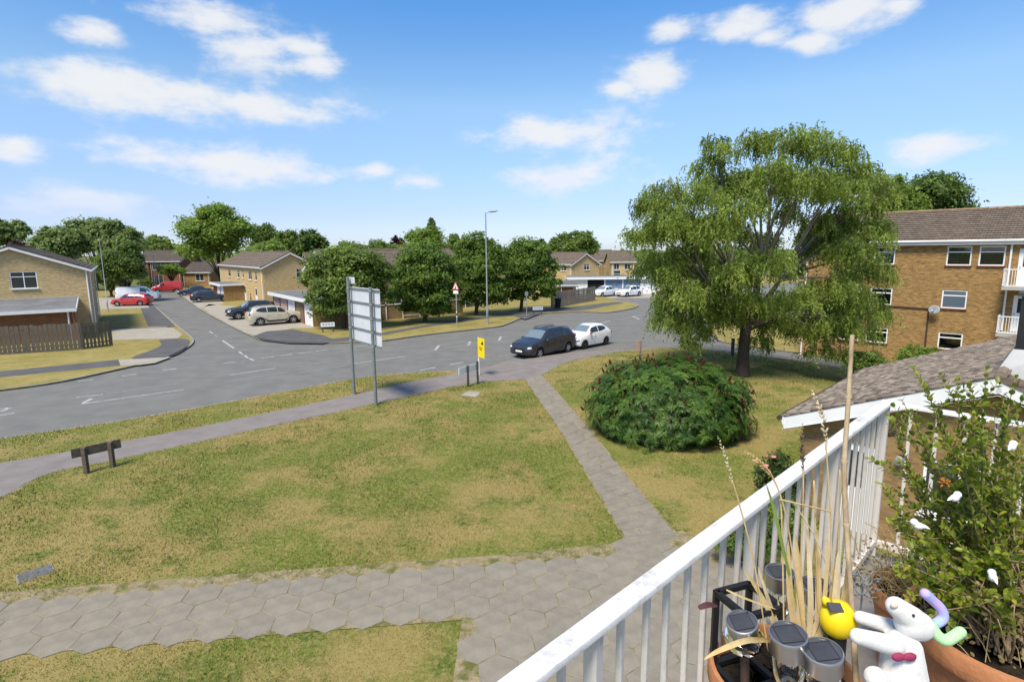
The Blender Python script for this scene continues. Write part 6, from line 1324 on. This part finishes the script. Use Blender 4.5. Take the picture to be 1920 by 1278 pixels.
# ---------------------------------------------------------------- dry stalks
mat('straw', (.42, .29, .12), .75, .1, 25, .2, 60, .25, col2=(.60, .45, .22), uvnoise=(1, 1, .35)); mat('straw_pale', (.42, .33, .19), .8, .1, 20, .2, 60, .2, col2=(.62, .52, .34), uvnoise=(1, 1, .35)); mat('cane', (.25, .175, .10), .8, .1, 25, .4, 60, .2, col2=(.50, .39, .25), uvnoise=(1, 1, .3)); mat('green_blade', (.16, .22, .04), .6, .2, 12); mat('seed_dark', (.12, .085, .05), .85, .3, 40, .5, 80); mat('purple_leaf', (.10, .035, .04), .6, .3, 12)
t = thing('dry_stalks', 'clump of dry straw-coloured stalks and blades in the left pot', 'dry plant', (pc1.x, pc1.y, ZF + .4))
def path(pts, n=5):
    P = [dp(*p) for p in pts]; out = []; k = len(P)
    for i in range(k - 1):
        a, b, c, d = P[max(i - 1, 0)], P[i], P[i + 1], P[min(i + 2, k - 1)]
        for j in range(n):
            s = j / n; out.append(.5 * ((2 * b) + (c - a) * s + (2 * a - 5 * b + 4 * c - d) * s * s + (3 * b - a - 3 * c + d) * s ** 3))
    return out + [P[-1]]
def blade(pts, w, m, nm='blade', twist=.5):
    P = path(pts); mb = MB(); L_ = []; n = len(P); R0_ = []
    for i, p in enumerate(P):
        s = i / (n - 1); d = (P[min(i + 1, n - 1)] - P[max(i - 1, 0)]).normalized(); vw = (p - EYE).normalized(); sx = d.cross(vw).normalized(); ww = w * (math.sin(math.pi * min(1, .18 + s * .82)) ** .7) * .5
        rot = Matrix.Rotation(twist * (s - .5), 3, d); sx = rot @ sx; nn = sx.cross(d); mb.v += [tuple(p + sx * ww), tuple(p + nn * ww * .35), tuple(p - sx * ww)]
    mb.f = [(3 * i + j, 3 * i + j + 1, 3 * i + j + 4, 3 * i + j + 3) for i in range(n - 1) for j in (0, 1)]; return mb.build(nm, m, t, smooth=True)
def ear(pts, r, m, par):
    P = path(pts, 7); mb = MB()
    for i, p in enumerate(P):
        s = i / (len(P) - 1); d = (P[min(i + 1, len(P) - 1)] - P[max(i - 1, 0)]).normalized(); rr = r * math.sin(math.pi * (.12 + .8 * s)) * rnd.uniform(.8, 1.2)
        for k in range(3):
            a = rnd.uniform(0, 6.28); o = d.orthogonal().normalized(); o = Matrix.Rotation(a, 3, d) @ o; Mx = (d * .9 + o * .5).normalized().to_track_quat('Z', 'Y').to_matrix(); mb.ball(p + o * rr * .5, (rr * .32, rr * .32, rr * .95), 6, 5, Mx)
    return mb.build('seed_head', m, par, smooth=True)
P_ = path([(1606, 1300, 1.36), (1600, 1180, 1.38), (1588, 1000, 1.40), (1583, 880, 1.42), (1590, 760, 1.44), (1598, 628, 1.46)], 8); n_ = len(P_)
c_ = MB(); c_.tube(P_, [.007 * (1.14 if i in (9, 17, 25, 33) else 1) * (1 - .22 * i / n_) for i in range(n_)], 10); co = c_.build('cane', 'cane', t, smooth='auto')
for i in (9, 17, 25, 33): MB().tube([P_[i] - Vector((0, 0, .003)), P_[i] + Vector((0, 0, .003))], .008, 10).build('node', 'straw_pale', co, smooth='auto')
for pts, hd, r, m in ((((1440, 1220, 1.42), (1415, 1060, 1.42), (1385, 940, 1.42), (1372, 900, 1.42)), ((1373, 905, 1.42), (1362, 860, 1.42), (1346, 818, 1.42)), .0058, 'straw_pale'),
    (((1510, 1210, 1.45), (1480, 1000, 1.43), (1462, 925, 1.42), (1445, 888, 1.42)), ((1448, 893, 1.42), (1425, 868, 1.42), (1397, 846, 1.42)), .0085, 'straw'),
    (((1502, 1215, 1.46), (1502, 1040, 1.44), (1506, 930, 1.43), (1506, 880, 1.43)), ((1506, 885, 1.43), (1504, 840, 1.43), (1505, 795, 1.43)), .0075, 'seed_dark'),
    (((1560, 1200, 1.46), (1558, 990, 1.44), (1552, 880, 1.43), (1548, 830, 1.43)), ((1549, 835, 1.43), (1542, 780, 1.43), (1521, 728, 1.43)), .0085, 'straw_pale'),
    (((1470, 1190, 1.44), (1466, 980, 1.43), (1462, 930, 1.43)), None, 0, ''), (((1570, 1180, 1.46), (1573, 1000, 1.45), (1575, 880, 1.44)), None, 0, ''), (((1536, 1190, 1.46), (1530, 1020, 1.45), (1526, 900, 1.44)), None, 0, '')):
    s_ = MB().tube(path(pts, 5), .0021, 6).build('stem', 'straw', t, smooth=True)
    if hd: ear(hd, r, m, s_)
MB().tube(path([(1463, 936, 1.42), (1510, 947, 1.42), (1556, 958, 1.43)]), .0021, 6).build('stem', 'straw', t); MB().tube(path([(1490, 945, 1.43), (1530, 1010, 1.43), (1560, 1090, 1.44)]), .0018, 6).build('stem', 'straw_pale', t)
blade([(1490, 1120, 1.43), (1462, 1000, 1.42), (1450, 950, 1.42), (1436, 905, 1.42)], .008, 'green_blade', 'leaf')
for k, (b_, m_, tp_, w_) in enumerate([((1500, 1230), (1482, 1120), (1478, 1010), .016), ((1505, 1235), (1500, 1110), (1492, 1000), .018), ((1515, 1230), (1520, 1120), (1512, 960), .014), ((1530, 1235), (1535, 1120), (1530, 985), .016), ((1480, 1240), (1440, 1140), (1392, 1060), .013), ((1485, 1235), (1450, 1150), (1420, 1060), .011), ((1520, 1240), (1555, 1160), (1562, 1060), .017), ((1510, 1250), (1545, 1180), (1600, 1100), .013), ((1540, 1240), (1565, 1140), (1572, 1030), .02), ((1545, 1240), (1580, 1130), (1596, 1020), .014), ((1495, 1250), (1470, 1190), (1458, 1120), .01), ((1525, 1250), (1505, 1160), (1475, 1080), .009), ((1535, 1240), (1548, 1100), (1552, 1000), .01), ((1555, 1240), (1590, 1160), (1585, 1060), .012), ((1500, 1240), (1530, 1170), (1545, 1120), .012)]):
    blade([(*b_, 1.44 + .01 * (k % 3)), (*m_, 1.43 + .012 * (k % 4)), (*tp_, 1.42 + .015 * (k % 4))], w_, ('straw', 'straw', 'straw_pale')[k % 3], twist=rnd.uniform(-1.2, 1.2))
blade([(1446, 1200, 1.36), (1400, 1200, 1.30), (1350, 1218, 1.27), (1319, 1236, 1.26)], .0125, 'straw'); blade([(1362, 1105, 1.38), (1400, 1122, 1.38), (1457, 1142, 1.38)], .005, 'straw', twist=.1); blade([(1310, 1139, 1.36), (1328, 1133, 1.37), (1346, 1136, 1.38)], .014, 'purple_leaf', 'leaf'); blade([(1545, 1175, 1.42), (1565, 1205, 1.40), (1572, 1250, 1.38)], .02, 'green_blade', 'leaf')
# ---------------------------------------------------------------- yellow solar ornament
mat('yellow_plastic', (.82, .60, .01), .35, .05, 8, 0, spec=.5)
c = dp(1572, 1160, 1.40); t = thing('yellow_ornament', 'bright yellow plastic solar ornament beside the thick dry cane', 'ornament', (c.x, c.y, ZF + .4))
y_ = MB(); y_.ball(c, (.044, .04, .048), 18, 12); y_.lathe([(.014, 0), (.009, .012), (.001, .022)], 8, dp(1551, 1130, 1.40), Matrix.Rotation(-.5, 3, 'Y')); y_.ball(dp(1593, 1152, 1.4), (.018, .018, .022), 10, 8); y_.build('body', 'yellow_plastic', t, smooth=True)
tc_ = dp(1566, 1138, 1.375); MB().box(tc_, (.034, .022, .006), M_=(Matrix.Rotation(.5, 3, 'X') @ Matrix.Rotation(.15, 3, 'Y'))).build('solar_panel', 'solar_face', t)
MB().tube([c - Vector((0, 0, .04)), c - Vector((0, 0, .2))], .022, 12).build('stake', 'black_plastic', t)
# ---------------------------------------------------------------- white soft toy
grimy('plush', (.70, .685, .66), (.47, .39, .31), .45, .8, 24, (1, 1, 1)); _b = [n for n in M['plush'].node_tree.nodes if n.type == 'BUMP'][0]; _b.inputs['Strength'].default_value = .35; _b.inputs['Distance'].default_value = .004; M['plush'].node_tree.nodes['Principled BSDF'].inputs['Roughness'].default_value = 1.0; M['plush'].node_tree.nodes['Principled BSDF'].inputs['Sheen Weight'].default_value = .3
for _n in M['plush'].node_tree.nodes:
    if _n.type == 'TEX_NOISE' and _n.inputs['Scale'].default_value == 60: _n.inputs['Scale'].default_value = 420
mat('plush_pastel', (.62, .30, .62), .9, .1, 38, .1, 260, .1, col2=(.30, .48, .80)); mat('plush_green', (.42, .68, .36), .9, .1, 30, .1, 260, .1); mat('bow', (.30, .035, .09), .8, .2, 40)
def capsule(mb, a, b, ra, rb, n=9):
    for i in range(n): s = i / (n - 1); mb.ball(a.lerp(b, s), ra + (rb - ra) * s, 12, 8)
def remesh(mb, name, m, parent, vox, it=6):
    o = mb.build(name, m, parent); md = o.modifiers.new('r', 'REMESH'); md.mode = 'VOXEL'; md.voxel_size = vox; sm = o.modifiers.new('s', 'SMOOTH'); sm.iterations = it; sm.factor = .5
    dg = bpy.context.evaluated_depsgraph_get(); dg.update(); me = bpy.data.meshes.new_from_object(o.evaluated_get(dg)); o.modifiers.clear(); o.data = me; me.shade_smooth()
    if not me.materials: me.materials.append(M[m])
    return o
TD = 1.30; k_ = TD / FPX; tc_ = dp(1690, 1270, TD); t = thing('soft_toy', 'white soft toy animal with pastel antlers and dark pink bow leaning on the pot', 'soft toy', (tc_.x, tc_.y, tc_.z - .1))
mb = MB(); capsule(mb, dp(1692, 1215, TD), dp(1694, 1300, TD), 34 * k_, 46 * k_); capsule(mb, dp(1682, 1178, TD + .045), dp(1614, 1157, TD + .05), 16 * k_, 13 * k_); capsule(mb, dp(1676, 1210, TD - .02), dp(1609, 1192, TD - .03), 19 * k_, 14.5 * k_); capsule(mb, dp(1665, 1290, TD - .02), dp(1642, 1270, TD - .04), 22 * k_, 20 * k_)
remesh(mb, 'body', 'plush', t, .0035)
mb = MB(); capsule(mb, dp(1722, 1172, TD), dp(1708, 1168, TD), 27 * k_, 29 * k_); capsule(mb, dp(1710, 1160, TD - .005), dp(1680, 1136, TD - .01), 24 * k_, 18 * k_); ho = remesh(mb, 'head', 'plush', t, .0035)
mb = MB(); mb.tube(path([(1752, 1170, TD), (1768, 1158, TD), (1764, 1140, TD), (1748, 1124, TD), (1735, 1112, TD - .005)], 6), [.008, .0105, .012, .0125, .0125, .0125] + [.0125] * 12 + [.012, .012, .0115, .011, .0105, .0095, .006][:7], 12) if False else mb.tube(path([(1752, 1170, TD), (1768, 1158, TD), (1764, 1140, TD), (1748, 1124, TD), (1735, 1112, TD - .005)], 6), .0115, 12); mb.ball(dp(1735, 1112, TD - .005), .0118, 12, 8); remesh(mb, 'antler', 'plush_pastel', t, .003, 3)
mb = MB(); mb.tube(path([(1744, 1168, TD - .01), (1756, 1188, TD - .015), (1772, 1200, TD - .02), (1786, 1194, TD - .02), (1801, 1184, TD - .02)], 6), .0125, 12); mb.ball(dp(1801, 1184, TD - .02), .0125, 12, 8); remesh(mb, 'antler', 'plush_green', t, .003, 3)
MB().ball(dp(1713, 1153, TD - .034), .0032, 8, 6).build('eye', 'black_plastic', ho, smooth=True); MB().ball(dp(1677, 1134, TD - .026), (.009, .006, .007), 10, 6).build('nose_patch', mat('nose_tan', (.72, .52, .42), .9, .1, 20), ho, smooth=True)
bw = MB(); bc = dp(1694, 1231, TD - .045)
for s in (-1, 1): bw.ball(bc + Vector((s * .013, -.002, .002)), (.015, .006, .0105), 10, 8)
bw.ball(bc, (.005, .007, .006), 8, 6); bw.build('bow', 'bow', t, smooth=True)
# ---------------------------------------------------------------- leafy shrub in the big pot
leaf_mat('leaf_box', (.07, .115, .012), (.28, .34, .03), .42, .35, (.42, .36, .05)); leaf_mat('leaf_dry', (.14, .10, .035), (.34, .27, .12), .25, .7)
mat('twig', (.22, .15, .08), .85, .2, 20, .3, 60, .2, col2=(.33, .24, .14))
t = thing('potted_shrub', 'leafy small-leaved evergreen shrub with dry twigs in the large pot', 'shrub', (pc2.x, pc2.y, ZF + .4))
q = random.Random(5); tips = [(1712, 690, 1.75), (1690, 748, 1.7), (1735, 720, 1.8), (1762, 700, 1.75), (1795, 705, 1.7), (1818, 715, 1.75), (1850, 690, 1.8), (1905, 705, 1.65), (1880, 740, 1.8), (1660, 865, 1.7), (1652, 905, 1.65), (1672, 940, 1.6), (1668, 780, 1.75)]
for i in range(64): tips.append((q.uniform(1668, 1945), q.uniform(770, 1080), q.uniform(1.45, 1.95)))
for i in range(16): tips.append((q.uniform(1690, 1930), q.uniform(1040, 1170), q.uniform(1.42, 1.75)))
LV = []; tw = MB(); dry = []
for (u, v, d) in tips:
    e = dp(u, v, d); b_ = pc2 + Vector((q.uniform(-.13, .07), q.uniform(-.1, .13), -.03)); mid = b_.lerp(e, .5) + Vector((q.uniform(-.05, .05), q.uniform(-.05, .05), q.uniform(.02, .12))); P = []
    for i in range(15): s = i / 14; P.append(b_.lerp(mid, s).lerp(mid.lerp(e, s), s))
    tw.tube(P, [.0042 * (1 - .75 * i / 14) for i in range(15)], 5, False)
    twigs = [(P, .42)]
    for k in range(q.randint(2, 4)):
        j = q.randint(6, 12); o = Vector((q.uniform(-1, 1), q.uniform(-1, 1), q.uniform(-.1, 1))).normalized() * q.uniform(.05, .14); Q = [P[j] + o * (i / 6) + Vector((0, 0, .02 * (i / 6) ** 2)) for i in range(7)]; tw.tube(Q, [.0018 * (1 - .6 * i / 6) for i in range(7)], 4, False); twigs.append((Q, .12))
    for Q, st in twigs:
        Ls = sum((b - a).length for a, b in zip(Q, Q[1:])); n = max(3, int(Ls * (1 - st) / .0135))
        for i in range(n):
            s = st + (1 - st) * (i + .5) / n; f = s * (len(Q) - 1); j = min(int(f), len(Q) - 2); p = Q[j].lerp(Q[j + 1], f - j); d_ = (Q[j + 1] - Q[j]).normalized(); vv = (639 - 0); lowz = p.z < 5.36 + q.uniform(-.06, .1)
            if lowz and q.random() < .62:
                if q.random() < .5: dry.append((p, d_))
                continue
            o = d_.orthogonal().normalized(); o = Matrix.Rotation(i * 1.571 + q.uniform(-.4, .4), 3, d_) @ o
            for sg in (1, -1):
                if q.random() < .12: continue
                ld = (d_ * .75 + o * sg * .8).normalized(); nn = (d_ - ld * d_.dot(ld)).normalized() * .8 + Vector((0, 0, .5)); sd2 = ld.cross(nn).normalized(); nn = sd2.cross(ld); LV.append((p, ld, sd2, nn, q.uniform(.0125, .0205) * (.8 if s > .93 else 1), q.uniform(.1, .75) + (.25 if s > .9 else 0) + q.gauss(0, .08)))
tw.build('twigs', 'twig', t, smooth=True)
def leaf_geo(L):  # x along, y side, z normal
    return [(0, 0, 0), (L * .35, L * .3, L * .07), (L * .75, L * .27, L * .06), (L * 1.05, 0, -L * .06), (L * .75, -L * .27, L * .06), (L * .35, -L * .3, L * .07), (L * .4, 0, -L * .01), (L * .78, 0, -L * .02)], [(0, 6, 1), (6, 7, 2, 1), (7, 3, 2), (0, 5, 6), (5, 4, 7, 6), (4, 3, 7)]
def inframe(p):
    d = p - EYE; w = d.dot(_F); return w > .3 and abs(d.dot(_R) / w * FPX) < 955
LV.sort(key=lambda l: (0 if inframe(l[0]) else 1, (l[0] - EYE).length / l[4])); meshes = []
for i in range(8):
    v_, f_ = leaf_geo(1.0); me = bpy.data.meshes.new('leaf'); me.from_pydata(v_, [], f_); a_ = me.attributes.new('tint', 'FLOAT', 'FACE'); a_.data.foreach_set('value', [(.1, .2, .3, .4, .5, .62, .8, 1.0)[i]] * len(f_)); me.materials.append(M['leaf_box']); meshes.append(me)
for p, ld, sd2, nn, L, tn in LV[:300]:
    Rm = Matrix((ld, sd2, nn)).transposed(); inst('leaf', meshes[max(0, min(7, int(tn * 8)))], t, p, Rm.to_euler(), (L * 1.3,) * 3)
def leaves_joined(name, L, m):
    V, Fc, T = [], [], []
    for p, ld, sd2, nn, l, tn in L:
        v_, f_ = leaf_geo(l * 1.3); k = len(V); V += [tuple(p + ld * x + sd2 * y + nn * z) for x, y, z in v_]; Fc += [tuple(i + k for i in f) for f in f_]; T += [max(0, min(1, tn))] * 6
    mb = MB(); mb.v, mb.f = V, Fc; o = mb.build(name, m, t, kind='stuff'); a_ = o.data.attributes.new('tint', 'FLOAT', 'FACE'); a_.data.foreach_set('value', T); return o
leaves_joined('foliage', LV[300:], 'leaf_box')
DL = []
for p, d_ in dry:
    for _ in range(2): o = Vector((q.uniform(-1, 1), q.uniform(-1, 1), q.uniform(-.8, .6))).normalized(); s_ = o.orthogonal().normalized(); DL.append((p, o, s_, o.cross(s_), q.uniform(.006, .012), q.random()))
for i in range(900):
    a = q.uniform(0, 6.28); rr = q.uniform(0, .24); p = pc2 + Vector((math.cos(a) * rr, math.sin(a) * rr, q.uniform(-.03, .16) * (1 - rr * 2))); o = Vector((q.uniform(-1, 1), q.uniform(-1, 1), q.uniform(-.5, .8))).normalized(); s_ = o.orthogonal().normalized(); DL.append((p, o, s_, o.cross(s_), q.uniform(.006, .013), q.random()))
leaves_joined('withered_foliage', DL, 'leaf_dry')
dt = MB()
for i in range(70):
    a = q.uniform(0, 6.28); rr = q.uniform(.02, .22); p = pc2 + Vector((math.cos(a) * rr, math.sin(a) * rr, -.03)); e = p + Vector((q.uniform(-.16, .1), q.uniform(-.14, .14), q.uniform(.05, .32))); dt.tube(limb_path(p, e, q.uniform(-.2, .3), 5, .15), .0014, 4, False)
dt.build('dry_twigs', 'straw', t, smooth=True)
o = MB()
for i in range(26):
    dv = Vector((q.uniform(-1, 1), q.uniform(-1, 1), q.uniform(-1, 1))).normalized(); o.ball(dp(1772, 905, 1.56) + dv * .009, (.003, .003, .009), 6, 5, dv.to_track_quat('Z', 'Y').to_matrix())
mat('rust_flower', (.36, .15, .03), .8, .2, 40); o.build('withered_flower', 'rust_flower', t, smooth=True)
# dry plant in the small pot
t = thing('dry_plant', 'tangle of withered twigs in the smaller terracotta pot', 'dry plant', (pc3.x, pc3.y, ZF + .3)); dt = MB()
for i in range(90):
    a = q.uniform(0, 6.28); rr = q.uniform(.01, .11); p = pc3 + Vector((math.cos(a) * rr, math.sin(a) * rr, -.04)); e = p + Vector((q.uniform(-.22, .12), q.uniform(-.12, .16), q.uniform(.03, .26))); dt.tube(limb_path(p, e, q.uniform(-.2, .4), 6, .2), .0016, 4, False)
dt.build('twigs', 'straw', t, smooth=True); DL = []
for i in range(700):
    a = q.uniform(0, 6.28); rr = q.uniform(0, .19); p = pc3 + Vector((math.cos(a) * rr - .04, math.sin(a) * rr, q.uniform(-.03, .16))); o = Vector((q.uniform(-1, 1), q.uniform(-1, 1), q.uniform(-.5, .8))).normalized(); s_ = o.orthogonal().normalized(); DL.append((p, o, s_, o.cross(s_), q.uniform(.005, .012), q.random()))
leaves_joined('withered_foliage', DL, 'leaf_dry')
# white clip-on bird ornaments in the shrub
mat('ceramic', (.80, .80, .79), .25, .03, 5, 0, spec=.5)
for lab, u, v, d, rz in (('white bird ornament near the rust-coloured flower in the potted shrub', 1790, 933, 1.5, .3), ('white bird ornament low at the left of the potted shrub', 1722, 985, 1.5, 2.6), ('white round ornament low at the right of the potted shrub', 1862, 1082, 1.42, 1.2), ('white ornament at the upper right edge of the potted shrub', 1897, 838, 1.5, .6)):
    c = dp(u, v, d); t = thing('bird_ornament', lab, 'ornament', c); Rz = Matrix.Rotation(rz, 3, 'Z') @ Matrix.Diagonal((.7, .7, .7)); b_ = MB(); b_.ball(c, (.019, .0135, .014), 14, 10, Rz); b_.ball(c + Rz @ Vector((.014, 0, .011)), .0098, 12, 8); b_.lathe([(.008, 0), (.006, .012), (.001, .026)], 8, c + Rz @ Vector((-.015, 0, .003)), Rz @ Matrix.Rotation(-1.9, 3, 'Y')); remesh(b_, 'body', 'ceramic', t, .0016, 4)
    MB().lathe([(.003, 0), (.0004, .009)], 6, c + Rz @ Vector((.023, 0, .011)), Rz @ Matrix.Rotation(1.57, 3, 'Y')).build('beak', 'nose_tan', t); MB().ball(c + Rz @ Vector((.017, -.0085, .014)), .0018, 6, 5).build('eye', 'black_plastic', t)
# curled wire ornament by the corner balusters
c = dp(1618, 1098, 1.75); t = thing('wire_ornament', 'curled grey wire ornament leaning by the balusters', 'ornament', (c.x, c.y, ZF + .3))
for k in range(5):
    o = dp(1600 + k * 11, 1085 + (k * 17) % 34, 1.72); MB().tube([o + Vector((math.cos(a * .5) * .003 * (1 + a * .42), .01 * math.sin(a * .3 + k), math.sin(a * .5) * .003 * (1 + a * .42))) for a in range(24)], .0021, 5).build('curl', 'galv_dull', t, smooth=True)
MB().tube([c, c - Vector((0, 0, .25))], .003, 6).build('stem', 'galv_dull', t)
# dark wicker ball hung beyond the corner post
c = dp(1668, 806, 3.15); t = thing('wicker_ball', 'small dark wicker ball hanging by the corner of the railing', 'ornament', c); wb = MB()
for k in range(26):
    ax = Vector((q.uniform(-1, 1), q.uniform(-1, 1), q.uniform(-1, 1))).normalized(); x = ax.orthogonal().normalized(); y = ax.cross(x); r_ = .035 * q.uniform(.85, 1.05); wb.tube([c + (x * math.cos(a * .45) + y * math.sin(a * .45)) * r_ for a in range(15)], .0025, 4, False)
wb.build('wicker', 'seed_dark', t, smooth=True); MB().tube([c + Vector((0, 0, .03)), V3(K0, ZRL - .04)], .001, 4).build('string', 'seed_dark', t)
